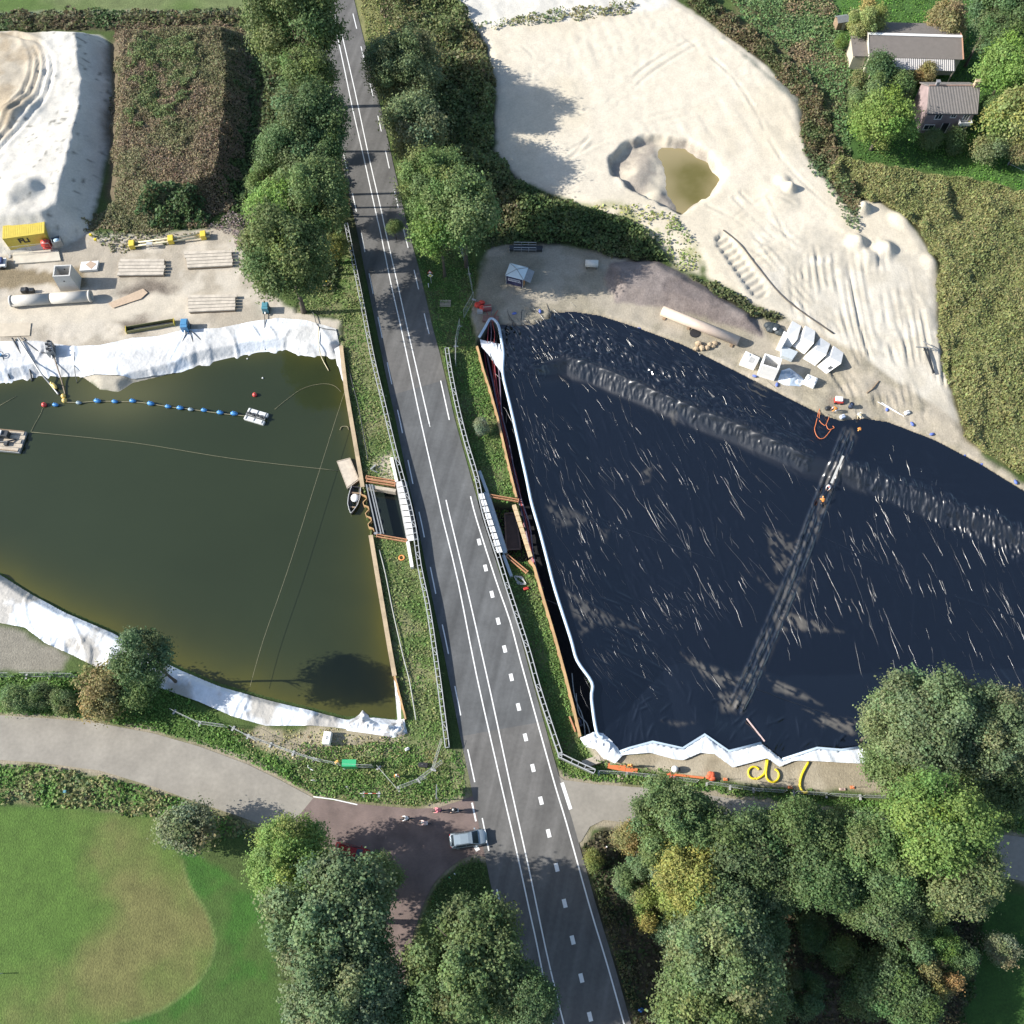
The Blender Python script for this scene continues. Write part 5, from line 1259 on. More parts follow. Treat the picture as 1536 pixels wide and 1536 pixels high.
# ------------------------------------------------------------------ the crossing: white slabs along both road edges
def slab_run(p0, p1, q0, q1, n, z, label, th=.18, m_=None, gap=.09):
    """n separate slabs between the lines p0-p1 and q0-q1"""
    a0, a1, b0, b1 = G(*p0, z), G(*p1, z), G(*q0, z), G(*q1, z)
    for i in range(n):
        t0, t1 = i / n + gap / n, (i + 1) / n - gap / n
        m = MB().slab([a0.lerp(a1, t0), b0.lerp(b1, t0), b0.lerp(b1, t1), a0.lerp(a1, t1)], th)
        single('concrete_slab', m, m_ or concw, label, 'concrete slab', label)
slab_run((594.5, 722), (612, 812), (604, 721), (622.5, 811), 10, .55, 'white concrete slabs laid in a row beside the barrier over the left channel')
slab_run((604.5, 722), (622.8, 811), (610, 721.5), (629, 811), 10, .12, 'grey slabs between the white row and the left barrier', m_=concg)
def wall(p0, p1, z0, z1, w, m_, label, name='concrete_wall', cat='concrete wall', group=None):
    m = MB(); a, b = G(*p0, z1), G(*p1, z1)
    m.bar((a.x, a.y, (z0 + z1) / 2), (b.x, b.y, (z0 + z1) / 2), w, z1 - z0)
    return single(name, m, m_, label, cat, group, bevel=.02)
wall((587, 686), (595, 722), -.4, .5, .42, concw, 'white wing wall above the left channel')
wall((611.5, 812), (618, 850), -.4, .5, .42, concw, 'white wing wall below the left channel')
wall((595, 725), (611, 808), -2.3, .3, .25, concg, 'grey abutment wall under the white slabs at the left channel')
slab_run((717.5, 740), (746, 830), (725, 739), (754, 829), 9, 1.02, 'white concrete blocks set between the rails of the right barrier')
m = MB().slab([G(725.5, 738, .3), G(733, 738, .3), G(760.5, 828, .3), G(754.5, 831, .3)], .3)
single('edge_beam', m, mat('blue grey concrete', (.42, .46, .48), .8, 0, .1, 2), 'blue grey edge beam of the crossing beside the right pit', 'edge beam')
wall((719, 706), (731, 738), -.4, .35, .4, mat('blue grey concrete', (.42, .46, .48)), 'grey wing wall above the right pit')
wall((755, 832), (767, 864), -.4, .35, .4, mat('blue grey concrete', (.42, .46, .48)), 'grey wing wall below the right pit')
wall((734, 742), (760, 826), -2.6, .2, .2, concg, 'dark abutment wall at the right pit')

# ------------------------------------------------------------------ pale tube carrying the liner edge
P = smooth_path(GP(TUBE_R, .35), 4)
m = MB().tube(P, .2, 10)
single('edge_tube', m, mat('pale blue plastic tube', (.46, .56, .66), .4, 0, .12, .6), 'pale blue tube carrying the liner edge along the trench', 'plastic tube', smooth=True)
P = smooth_path(GP([(905, 1106), (930, 1127), (943, 1122), (979, 1112), (1024, 1122), (1057, 1101), (1093, 1126), (1142, 1114)], .3), 2)
m = MB().tube([p + Vector((0, -.05, 0)) for p in GP([(930, 1127), (943, 1122), (979, 1112), (1024, 1122), (1057, 1101), (1093, 1126), (1142, 1114)], .22)], .16, 8)
single('edge_tube', m, mat('pale blue plastic tube', (.46, .56, .66)), 'pale tube along the left part of the zigzag liner edge', 'plastic tube', smooth=True)
m = MB().tube(GP([(1174, 1139), (1226, 1122), (1262, 1125), (1290, 1121)], .22), .16, 8)
single('edge_tube', m, mat('pale blue plastic tube', (.46, .56, .66)), 'pale tube along the right part of the zigzag liner edge', 'plastic tube', smooth=True)
m = MB().bar(G(1120, 1078, -.6), G(1147, 1112, .1), .14, .12)
single('plank', m, mat('pinkish timber', (.50, .38, .36), .8), 'pinkish plank lying on the black liner by the zigzag edge', 'plank')

# ------------------------------------------------------------------ hoses and ropes
def hose(name, px, z, r, m_, label, cat='hose', n=5, group=None, smooth=True):
    P = [G(a, b, z) if not isinstance(z, (list, tuple)) else G(a, b, z[i]) for i, (a, b) in enumerate(px)]
    P = smooth_path(P, n) if len(P) > 2 else P
    return single(name, MB().tube(P, r, 8), m_, label, cat, group, smooth=True)
rs2 = random.Random(9)
hosec = [mat('dark red hose', (.22, .03, .04), .5), mat('purple grey hose', (.13, .10, .14), .5), mat('red hose', (.34, .05, .04), .5)]
for k in range(5):
    px = [(726 + k * 4, 515), (729 + k * 4.5, 545), (737 + k * 3, 580), (746 + k * 2.0, 620), (757 + k * 1.6, 665), (769 + k * 1.2, 712), (778 + k * 1, 750), (788 + k * 1.4, 790), (797 + k * 1.2, 838), (812 + k * .8, 885)]
    px = [(a + rs2.uniform(-1.6, 1.6), b) for a, b in px]
    hose('hose', px, -.9 + k * .12, .09 if k != 1 else .14, hosec[k % 3], ('dark red hose nearest the orange piles in the trench', 'thick purple grey hose running down the trench', 'bright red hose in the middle of the trench', 'second dark red hose in the trench', 'purple hose nearest the pale tube in the trench')[k], group='hoses in the trench')
for k, px in enumerate(([(864, 1040), (868, 1070), (880, 1085), (886, 1104)], [(858, 1010), (862, 1045), (874, 1075), (878, 1106)])):
    hose('hose', px, -.5, .07, galvd, ('grey hose curling round the near end of the trench', 'grey hose close to the piles at the near end of the trench')[k])
for k in range(3):
    hose('hose', [(731 + 5 * k, 514), (732 + 5 * k, 500), (733 + 3 * k, 480), (729 + 9 * k, 465)], .3, .05, hosec[k % 3], ('left', 'middle', 'right')[k] + ' red hose leading from the red heap into the trench tip', group='hoses at the trench tip')
def ring_path(cx, cy, rx, ry, a0, a1, n=16): return [(cx + rx * math.cos(R(a0 + (a1 - a0) * i / n)), cy - ry * math.sin(R(a0 + (a1 - a0) * i / n))) for i in range(n + 1)]
hose('hose', [(1150, 1140), (1148, 1156), (1144, 1163), (1136, 1168)] + ring_path(1131, 1159, 8.5, 9, -70, -330, 14), .12, .13, yhose, 'yellow hose looped twice on the bare yard', n=3)
hose('hose', [(1152, 1140), (1149, 1158)] + ring_path(1159, 1163, 9.5, 10, 200, 430, 12) , .2, .13, yhose, 'second yellow loop of hose curling to the right', n=3)
hose('hose', [(1213, 1143), (1203, 1162), (1200, 1178), (1205, 1188), (1212, 1188)], .13, .15, yhose, 'single curved yellow hose on the bare yard')
hose('hose', [(1228, 618), (1224, 635), (1222, 645), (1227, 656), (1236, 657), (1247, 644)], .1, .045, ohose, 'orange hose loop hanging over the liner rim, left one')
hose('hose', [(1230, 618), (1229, 630), (1235, 637), (1239, 637), (1244, 625)], .1, .045, ohose, 'orange hose loop hanging over the liner rim, right one')
hose('hose', [(1239, 637), (1243, 644), (1251, 642), (1249, 639)], .08, .045, ohose, 'short orange hose end lying on the liner')
hose('hose', [(1231, 582), (1229, 596), (1230, 610), (1228, 618)], .12, .05, ohose, 'orange hose lying on the sand above the liner rim')
hose('hose', [(1085, 345), (1110, 366), (1138, 402), (1180, 450), (1250, 500)], .55, .10, mat('dark brown hose', (.07, .06, .05), .6), 'long dark pipe laid across the sand field', 'pipe')
for k, (px, z, r, c, l) in enumerate([
    ([(18, 507), (30, 528), (43, 550), (48, 572)], (.3, .1, -.3, -1), .13, dark, 'thick dark hose running down the white bank near the left edge'),
    ([(27, 507), (45, 535), (60, 558), (76, 577), (88, 592)], (.5, .4, .2, -.7, -.9), .12, galvd, 'grey hose running down the bank to the yellow floats'),
    ([(30, 505), (45, 518), (60, 528), (74, 529)], .25, .07, dark, 'thin dark hose leading to the grey pump'),
    ([(76, 522), (84, 545), (92, 570), (98, 592)], (.6, .2, -.6, -.9), .09, mat('brown hose', (.2, .15, .1), .6), 'brown hose from the grey pump down to the water'),
    ([(112, 528), (112, 555), (116, 575)], (.3, -.2, -1), .05, dark, 'thin dark hose right of the grey pump'),
    ([(5, 537), (12, 560), (16, 570)], (.2, -.3, -1), .07, dark, 'dark hose at the left edge on the white bank'),
    ([(282, 495), (274, 512), (266, 540), (257, 553)], (.3, .1, -.6, -.9), .06, dark, 'left of the three hoses below the blue pump'),
    ([(284, 496), (290, 515), (295, 538)], (.3, .1, -.9), .05, dark, 'middle one of the three hoses below the blue pump'),
    ([(286, 496), (303, 512), (316, 533)], (.3, .1, -.9), .06, dark, 'right of the three hoses below the blue pump'),
    ([(397, 465), (397, 490), (398, 525)], (.3, .2, -.9), .05, dark, 'thin dark hose below the teal cabin by the trunk'),
    ([(502, 495), (478, 490), (470, 470), (460, 462)], .3, .05, dark, 'dark cable coiling over the white sheet corner'),
    ([(478, 490), (478, 515), (482, 535), (493, 556)], (.4, .2, -.7, -.9), .06, mat('cream hose', (.5, .45, .3), .6), 'cream hose dipping into the pond at the upper corner'),
    ([(510, 645), (513, 640), (521, 640), (523, 645)], -.9, .05, rope, 'short pale hose hooked on the pile wall above the raft')]):
    hose('hose', px, z, r, c, l)
for px, z, l in (([(520, 578), (500, 640), (470, 735), (430, 860), (395, 960), (375, 1030)], .25, 'long taut pale rope crossing the pond down to the near bank'),
                 ([(47, 648), (200, 664), (350, 688), (508, 706)], -.85, 'pale rope across the pond from the raft to the flat barge'),
                 ([(64, 612), (60, 622), (52, 636), (46, 648)], -.92, 'short rope from the red buoy to the planked raft'),
                 ([(412, 614), (450, 585), (480, 576), (500, 578), (512, 588)], -.93, 'curved pale rope from the float raft to the pile wall'),
                 ([(95, 603), (118, 604), (146, 602), (200, 603), (228, 606), (252, 610), (287, 614), (330, 620), (370, 624)], -.86, 'pale rope carrying the blue floats'),
                 ([(0, 608), (25, 594)], -.93, 'pale rope at the left edge of the pond')):
    hose('rope', px, z, .02 if 'blue' not in l else .05, rope, l, 'rope')

# ------------------------------------------------------------------ on the pond
def ball(px, py, r, m_, label, cat, group=None, sq=1.0, name='buoy', rz=0, z=WZ):
    p = G(px, py, z + r * .5); m = MB().sphere((0, 0, r * .45), (r, r, r) if sq == 1 else (r, r * sq, r * sq), 14, 9)
    m.tube([(0, 0, r * 1.2), (0, 0, r * 1.6)], r * .15, 6)
    o = m.build(name, m_, None, True); o.location = (p.x, p.y, z); o.rotation_euler = (0, 0, rz)
    return tag(o, label, cat, group)
redb = mat('red plastic buoy', (.62, .07, .06), .4); yelb = mat('yellow plastic float', (.72, .52, .16), .45); blub = mat('blue plastic float', (.05, .22, .50), .4); gryb = mat('faded blue float', (.22, .30, .36), .5)
ball(66, 607, .36, redb, 'red buoy at the left end of the blue float line', 'buoy')
ball(382, 592, .33, redb, 'red buoy floating alone above the float raft', 'buoy')
ball(394, 567, .12, white, 'tiny white float above the lone red buoy', 'float', name='float')
ball(371, 538, .1, white, 'tiny pale float near the white bank', 'float', name='float')
ball(80, 578, .75, yelb, 'long yellow float on the grey hose', 'float', sq=.42, name='float', rz=-.75)
ball(95, 594, .34, yelb, 'round yellow float, upper one of the pair on the hose', 'float', name='float')
ball(96.5, 600.5, .36, yelb, 'round yellow float, lower one of the pair on the hose', 'float', name='float')
fl = [(83, 607), (118, 604), (146, 601), (172, 602), (199, 601), (226, 605), (252, 609.5), (270, 611.5), (286, 614), (306, 615), (330, 618.5), (351, 620)]
o0 = None
for i, (a, b) in enumerate(fl):
    lab = 'blue floats strung on the pale rope across the pond'
    if i in (1, 8): ball(a, b, .42, gryb, 'faded grey blue floats among the blue ones on the rope', 'float', 'faded floats on the rope', sq=.6, name='float', rz=-.1)
    else: ball(a, b, .46 + .04 * (i % 3), blub, lab, 'float', 'blue floats on the rope', sq=.58, name='float', rz=-.1)
# planked raft with machinery at the left edge
p0, p1 = G(-22, 676, WZ), G(31, 681, WZ); rz, Ln = frame_of(p0, p1); p2 = G(36, 647, WZ)
t = thing('raft', p0, rz, 'planked work raft with a dark machine at the left edge of the pond', 'raft')
wd = 3.3
MB().box((Ln / 2, wd / 2, .15), (Ln, wd, .5)).build('hull', galvd, t, bevel=.05)
for k in range(5): MB().box((Ln * .5 + (.25 if k % 2 else -.1), .35 + k * .65, .46), (Ln * .94, .55, .1)).build('plank', wood, t)
m = MB().box((2.3, 2.3, .95), (1.5, .9, .8)); m.tube([(1.6, 1.2, .6), (3.2, 1.3, .9), (4.1, 1.9, .6)], .12, 8); m.box((3.0, 1.0, .7), (.5, .5, .5)); m.build('machine', dark, t, bevel=.03)
m = MB().box((1.9, 2.3, 1.45), (.6, .6, .25)); m.box((1.2, 1.6, .75), (.6, .5, .5)); m.build('cover', white, t)
m = MB(); m.bar((.2, .1, .6), (Ln - .2, .1, .6), .1, .1); m.bar((.2, wd - .1, .6), (Ln - .2, wd - .1, .6), .1, .1); m.build('edge_timber', woodd, t)
# float raft
p0 = G(385, 626, WZ); rz = math.atan2((G(394, 637, WZ) - G(367, 629, WZ)).y, (G(394, 637, WZ) - G(367, 629, WZ)).x)
t = thing('float_raft', p0, rz, 'small white float raft with a dark pump at the end of the blue floats', 'raft')
for s in (-1, 1): MB().box((0, s * .62, .15), (3.0, .62, .5)).build('pontoon', mat('dirty white plastic', (.62, .63, .62), .5), t, bevel=.08)
MB().box((0, 0, .44), (2.9, .5, .08)).build('deck', galvd, t)
m = MB()
for k in range(4): m.box((-.9 + k * .6, .05 * (-1) ** k, .6), (.3, .3, .35))
m.tube([(-1.4, 0, .6), (1.4, 0, .65)], .1, 8); m.build('pump', dark, t)
m = MB()
for x_ in (-1.2, 0, 1.2): m.bar((x_, -.9, .45), (x_, .9, .45), .08, .06)
m.build('crossbar', galvd, t)
# flat barge and boat at the pile wall
q = [G(a, b, WZ + .35) for a, b in ((505, 691.5), (525, 686.5), (539, 720), (521, 733.5))]
o = sum(q, Vector()) / 4; o.z = WZ
t = thing('barge', o, 0, 'flat pale topped barge moored at the pile wall', 'barge')
MB().slab([p - o for p in q], .55).build('hull', mat('weathered barge steel', (.24, .22, .19), .7, .1, .3, 2), t, bevel=.05)
ins = [(p - o) * .9 + Vector((0, 0, .06)) for p in q]; [setattr(v_, 'z', .41) for v_ in ins]
MB().slab(ins, .05).build('deck', mat('sandy deck', (.48, .42, .34), .85, 0, .2, 2), t)
m = MB()
for i in range(4): m.bar((q[i] - o) * .97, (q[(i + 1) % 4] - o) * .97, .09, .1)
m.build('gunwale', wood, t)
bow, stn = G(526.8, 771, WZ + .3), G(534.5, 731, WZ + .3)
rz, Ln = frame_of(stn, bow)
t = thing('boat', (stn.x, stn.y, WZ), rz, 'small dark rowing boat with a white cover beside the zigzag piles', 'boat')
prof = [(0, .62), (.15, .72), (.4, .78), (.65, .68), (.85, .36), (1.0, .03)]
m = MB(); vs = []
for s, hw in prof:
    xk = s * Ln
    for yy, z_ in ((-hw, .5), (-hw * .78, .0), (0, -.12), (hw * .78, .0), (hw, .5)): vs.append((xk, yy, z_ + (.12 * s * s if abs(yy) > hw * .9 else 0)))
fs = []
for i in range(len(prof) - 1):
    for k in range(4): fs.append((i * 5 + k, i * 5 + k + 1, i * 5 + 6 + k, i * 5 + 5 + k))
fs.append((0, 1, 2, 3, 4)); m.add(vs, fs)
h_ = m.build('hull', mat('dark boat paint', (.07, .065, .07), .5, 0, .2, 3), t)
sm = h_.modifiers.new('solid', 'SOLIDIFY'); sm.thickness = .05
m = MB()
for sgn in (-1, 1): m.tube([(s * Ln, sgn * hw, .52 + .12 * s * s) for s, hw in prof], .05, 6)
m.build('gunwale', galv, t)
m = MB(); m.sphere((Ln * .42, .12, .52), (.62, .55, .26), 12, 7); m.build('cover', white, t, True)
for s, hw in ((.22, .7), (.75, .5)): MB().box((s * Ln, 0, .35), (.22, hw * 1.9, .05)).build('thwart', woodd, t)

# ------------------------------------------------------------------ left yard
p0, p1 = G(18, 378), G(78.6, 369.5); rz, Ln = frame_of(p0, p1)
t = thing('container', (p0.x, p0.y, hz(p0.x, p0.y)), rz, 'yellow shipping container with black letters at the foot of the sand', 'container')
ct = mat('container yellow', (.60, .47, .075), .5, 0, .12, 1.5)
cl, cw, ch_ = 6.06, 2.44, 2.59
def ribs(x0, x1, n, fy, axis='x', out=.04):
    m = MB(); w_ = (x1 - x0) / n
    for k in range(n):
        if axis == 'x': m.box((x0 + (k + .5) * w_, fy, ch_ / 2), (w_ * .5, out, ch_ - .36))
        else: m.box((fy, x0 + (k + .5) * w_, ch_ / 2), (out, w_ * .5, ch_ - .36))
    return m
m = MB().box((cl / 2, cw / 2, ch_ / 2), (cl - .06, cw - .06, ch_ - .06)); m.build('body', ct, t)
for y_ in (.02, cw - .02): ribs(.15, cl - .15, 22, y_).build('side_ribs', ct, t)
m = MB()
for k in range(22): m.box((.2 + k * (cl - .4) / 21, cw / 2, ch_ - .02), (.13, cw - .3, .03))
m.build('roof_ribs', ct, t)
m = MB()
for x_ in (.06, cl - .06):
    for y_ in (.06, cw - .06): m.box((x_, y_, ch_ / 2), (.14, .14, ch_ + .01))
for z_ in (.07, ch_ - .07):
    for y_ in (.05, cw - .05): m.box((cl / 2, y_, z_), (cl - .28, .13, .13))
    for x_ in (.05, cl - .05): m.box((x_, cw / 2, z_), (.13, cw - .28, .13))
m.build('frame', ct, t)
def text_mesh(name, s, size, m_, parent, loc, rot, ext=.01, font_bold=False):
    cu = bpy.data.curves.new(name, 'FONT'); cu.body = s; cu.size = size; cu.extrude = ext; cu.align_x = 'CENTER'; cu.align_y = 'CENTER'
    if font_bold: cu.offset = size * .035
    ob = bpy.data.objects.new(name, cu); COL.objects.link(ob)
    dg = bpy.context.evaluated_depsgraph_get(); me = bpy.data.meshes.new_from_object(ob.evaluated_get(dg))
    bpy.data.objects.remove(ob); me.materials.clear(); me.materials.append(m_)
    o = mesh_obj(name, me, parent); o.location = loc; o.rotation_euler = rot
    return o
text_mesh('lettering', 'FLi', 1.35, black, t, (2.7, -.03, 1.6), (R(90), 0, 0), .02, True)
# red tank and grey bin beside it
p = on(72, 370); m = MB(); m.tube([(-.55, 0, .75), (.55, 0, .75)], .55, 14); m.box((0, 0, .12), (1.2, 1.0, .24))
t = thing('fuel_tank', p, .1, 'red drum shaped tank in front of the container corner', 'tank'); m.build('tank', red, t, True); m = MB(); m.tube([(0, 0, 1.3), (0, 0, 1.5)], .12, 8); m.build('filler_cap', dark, t)
p = on(88, 366); t = thing('waste_bin', p, .4, 'grey open bin with blue rubbish right of the container', 'bin')
m = MB(); [m.box(c, d) for c, d in (((0, -.55, .55), (1.3, .06, 1.1)), ((0, .55, .55), (1.3, .06, 1.1)), ((-.62, 0, .55), (.06, 1.04, 1.1)), ((.62, 0, .55), (.06, 1.04, 1.1)), ((0, 0, .05), (1.18, 1.04, .08)))]; m.build('bin', galvd, t)
MB().sphere((0, 0, .8), (.5, .42, .3), 9, 6).build('rubbish', mat('pale blue plastic', (.4, .55, .65), .5), t)
# fence frames in front of the container
def mesh_panel(L=3.5, H=2.0):
    m = MB()
    for a, b in (((0, 0, 0), (0, 0, H)), ((L, 0, 0), (L, 0, H)), ((0, 0, H), (L, 0, H)), ((0, 0, .15), (L, 0, .15))): m.tube([a, b], .02, 6)
    w = MB()
    k = .11
    while k < L: w.bar((k, 0, .15), (k, 0, H), .005, .005); k += .2
    k = .3
    while k < H: w.bar((0, .008, k), (L, .008, k), .005, .005); k += .3
    f = MB().box((0, 0, .07), (.24, .65, .14))
    return m, w, f
FP = None
def fence_run(pts, label_fn, group, foot=concg):
    """mesh fence panels end to end along world points"""
    global FP
    n = 0
    for a, b in zip(pts[:-1], pts[1:]):
        rz, Ln = frame_of(a, b); k = max(1, round(Ln / 3.5))
        for i in range(k):
            p = a.lerp(b, i / k); z = hz(p.x, p.y)
            lab = label_fn(n); n += 1
            if FP is None:
                FP = thing('mesh_fence', (p.x, p.y, z), rz, lab, 'mesh fence', group)
                m, w, f = mesh_panel(); m.build('frame', galv, FP); w.build('mesh', galv, FP); f.build('foot', foot, FP)
            else: dup(FP, (p.x, p.y, z), rz, lab, group)
    return n
fence_run([on(15, 385), on(46, 381), on(78, 378)], lambda n: ('left', 'right', 'far right')[min(n, 2)] + ' mesh fence panel standing in front of the yellow container', 'mesh fence panels by the container')
GJ = 'mesh fence panels at the junction'
fence_run([on(*q) for q in ((262, 1068), (300, 1086), (350, 1093), (372, 1105), (440, 1130), (470, 1140), (517, 1150), (568, 1152), (596, 1184))], lambda n: 'mesh fence panels standing in line between the lane and the near end of the pond', 'mesh fence panels near the pond')
fence_run([on(*q) for q in ((598, 1184), (628, 1172), (650, 1155), (664, 1110))], lambda n: 'mesh fence panels standing behind the orange worker in a bow to the road', GJ)
fence_run([on(*q) for q in ((898, 1160), (940, 1162), (1000, 1168), (1060, 1176), (1130, 1186), (1190, 1190), (1290, 1196), (1330, 1198))], lambda n: 'mesh fence panels between the side lane and the bare yard', 'mesh fence panels along the side lane')
fence_run([on(*q) for q in ((690, 372), (703, 412), (711, 450), (690, 490), (684, 520), (684, 560))], lambda n: 'mesh fence panels winding along the right verge from the red heap', 'mesh fence panels on the right verge')
fence_run([on(1512, 246), on(1545, 262)], lambda n: 'mesh fence panel in the grass by the garden corner at the right edge', 'mesh fence panels by the garden')
fence_run([on(-20, 1016), on(40, 1015), (on(110, 1016))], lambda n: 'mesh fence panels beyond the hedge bushes at the left edge', 'mesh fence panels at the left edge')
# white slab behind the fence frames, timber box
m = MB().slab([on(20, 381) + Vector((0, 0, .25)), on(88, 375) + Vector((0, 0, .25)), on(92, 392) + Vector((0, 0, .25)), on(22, 397) + Vector((0, 0, .25))], .25)
single('steel_plate', m, mat('pale plate', (.5, .46, .38), .7, 0, .15, 1), 'pale plate lying before the container under the fence panels', 'plate')
# tall concrete chamber
p0, p1 = G(91, 437), G(120, 435.5); rz, Ln = frame_of(p0, p1); z = hz(p0.x, p0.y)
def chamber(name, loc, rz, w, d, h, tp, wall_, label, m_=conc):
    t = thing(name, loc, rz, label, 'concrete chamber')
    m = MB()
    o_ = [(0, 0), (w, 0), (w, d), (0, d)]; k = (1 - tp) / 2
    ot = [(w * k + x_ * tp, d * k + y_ * tp) for x_, y_ in o_]
    it = [(w * k + wall_ if x_ == 0 else w - w * k - wall_, d * k + wall_ if y_ == 0 else d - d * k - wall_) for x_, y_ in o_]
    vs = [(a, b, 0) for a, b in o_] + [(a, b, h) for a, b in ot] + [(a, b, h) for a, b in it] + [(a, b, .25) for a, b in it]
    fs = []
    for i in range(4):
        j = (i + 1) % 4
        fs += [(i, j, 4 + j, 4 + i), (4 + i, 4 + j, 8 + j, 8 + i), (8 + i, 8 + j, 12 + j, 12 + i)]
    fs.append((12, 13, 14, 15)); m.add(vs, fs)
    m.build('chamber', m_, t)
    return t
t = chamber('concrete_chamber', (p0.x, p0.y, z), rz, Ln, 2.3, 3.3, .87, .17, 'tall open pale concrete chamber standing behind the pipe')
for x_ in (Ln / 2,):
    m = MB().tube([(x_, .12, 2.2), (x_, .03, 2.2)], .1, 10); m.build('lifting_eye', dark, t)
    m = MB().tube([(x_, 2.0, 2.6), (x_, 1.85, 2.6)], .1, 10); m.build('lifting_eye', dark, t)
# concrete pipes
a, b = G(16, 452, .8), G(137, 444, .8); md = a.lerp(b, .5)
for i, (q0, q1) in enumerate(((a, md - (b - a).normalized() * .06), (md + (b - a).normalized() * .06, b))):
    o = (q0 + q1) / 2; o = Vector((o.x, o.y, 0)); d = (q1 - q0)
    t = thing('concrete_pipe', o, 0, ('left', 'right')[i] + ' one of two big pale concrete pipes lying end to end', 'concrete pipe', 'concrete pipes of the left yard')
    MB().pipe(q0 - o, q1 - o, .8, .66, 28).build('pipe', mat('pipe concrete', (.46, .44, .40), .8, 0, .1, 1.2), t, True)
    e = q0 if i == 0 else q1; s = d.normalized() * (.3 if i == 0 else -.3)
    MB().pipe(e - o, e - o + s, .87, .805, 28).build('collar', mat('pipe concrete', (.46, .44, .40)), t, True)
p = on(42, 438); t = thing('engine', p, .05, 'small black engine behind the left concrete pipe', 'engine')
m = MB().box((-.4, 0, .4), (.8, .7, .7)); m.box((.6, 0, .35), (.9, .6, .55)); m.build('block', dark, t, bevel=.05)
m = MB().tube([(0, -.3, .5), (0, .3, .5)], .35, 12); m.build('flywheel', black, t); MB().tube([(.5, 0, .6), (.5, 0, 1.1)], .06, 8).build('exhaust', galvd, t)
# white block, brown sheet, pallets of mats
q = [on(*c) for c in ((121, 409), (147, 407), (150, 394), (124, 396))]; m = MB().slab([Vector((c.x, c.y, c.z + .5)) for c in q], .5)
single('concrete_block', m, concw, 'low white block with a brown cloth right of the tall chamber', 'concrete block', bevel=.03)
q = [on(*c) for c in ((130, 400), (138, 395), (147, 399), (139, 407))]; m = MB().slab([Vector((c.x, c.y, c.z + .53)) for c in q], .02)
single('cloth', m, mat('tan cloth', (.42, .32, .24), .9), 'tan cloth lying on the low white block', 'cloth')
q = [on(*c) for c in ((163, 456), (215, 434), (222, 440), (212, 449), (170, 463))]; m = MB().slab([Vector((c.x, c.y, c.z + .18)) for c in q], .06)
single('steel_plate', m, mat('ochre plate', (.45, .34, .24), .8), 'ochre plate on the dark soil right of the pipes', 'plate')
for corners, lab, n in ((((176, 413), (246, 412), (247.5, 388), (180, 388)), 'left stack of pale timber mats on the yard', 5), (((280, 401.6), (348, 398), (346.5, 374), (277, 377)), 'far right stack of pale timber mats under the mound', 5),
                        (((283, 468), (353, 464.5), (353.5, 441), (283, 442)), 'near right stack of pale timber mats on the yard', 5)):
    z = .55; q = [G(a, b, z) for a, b in corners]; o = (q[0] + q[2]) / 2; o.z = 0
    t = thing('timber_mats', o, 0, lab, 'timber mats', 'stacks of timber mats')
    rr_ = random.Random(len(lab))
    for k in range(n):
        a0, a1 = q[0].lerp(q[3], k / n + .012), q[0].lerp(q[3], (k + 1) / n - .012); b0, b1 = q[1].lerp(q[2], k / n + .012), q[1].lerp(q[2], (k + 1) / n - .012)
        e = (b0 - a0).normalized(); s0, s1 = rr_.uniform(-.15, .15), rr_.uniform(-.12, .22)
        MB().slab([a0 - e * s0 - o, b0 + e * s1 - o, b1 + e * s1 - o, a1 - e * s0 - o], .24).build('mat', mat('mat timber', (.46, .41, .34), .85, 0, .25, 1.2, .3), t)
        MB().slab([a0 - o + e * .1 - Vector((0, 0, .26)), b0 - o - e * .1 - Vector((0, 0, .26)), b1 - o - e * .1 - Vector((0, 0, .26)), a1 - o + e * .1 - Vector((0, 0, .26))], .24).build('mat', woodd, t)
# pumps
def pump(px, label, m_, w, d, h, rz, name='pump'):
    p = on(*px); t = thing(name, p, rz, label, 'pump')
    MB().box((0, 0, h * .55), (w, d, h * .9)).build('housing', m_, t, bevel=.04)
    m = MB().box((0, 0, .06), (w * 1.1, d * 1.05, .12)); m.build('skid', dark, t)
    MB().box((0, d * .1, h + .03), (w * .8, d * .6, .06)).build('lid', m_, t)
    m = MB()
    for k in (-1, 0, 1): m.box((w * .51, k * d * .25, h * .55), (.02, d * .16, h * .5))
    m.build('grille', dark, t); MB().tube([(0, -d * .5, h * .4), (0, -d * .75, h * .3)], .12, 8).build('outlet', galvd, t)
    return t
pump((280, 493), 'blue boxed pump beside the steel trough on the yard', blue, 1.0, 1.5, 1.45, .05)
t = pump((79, 528), 'grey pump unit with open machinery on the white bank', galvd, 1.0, 1.9, 1.4, .3)
m = MB()
for k in range(5): m.box((.15 * (-1) ** k, -.8 + k * .4, 1.55), (.4, .22, .25))
m.build('machinery', dark, t)
pump((400, 466), 'teal cabin half hidden under the near tree on the yard', mat('teal paint', (.07, .22, .27), .5), .9, 1.2, 1.3, 0, 'pump')
a, b = on(191, 497), on(262, 485); o = (a + b) / 2; rz, Ln = frame_of(a, b)
t = thing('steel_trough', o, rz, 'long olive steel trough left of the blue pump', 'steel trough')
for s in (-1, 1): MB().box((0, s * .42, .3), (Ln, .06, .6)).build('side_plate', mat('olive steel', (.22, .21, .10), .6, .2, .2, 2), t)
MB().box((0, 0, .06), (Ln - .1, .74, .06)).build('floor_plate', dark, t)
for s in (-1, 1): MB().box((s * (Ln / 2 + .03), 0, .35), (.06, 1.0, .7)).build('end_plate', yellow, t)
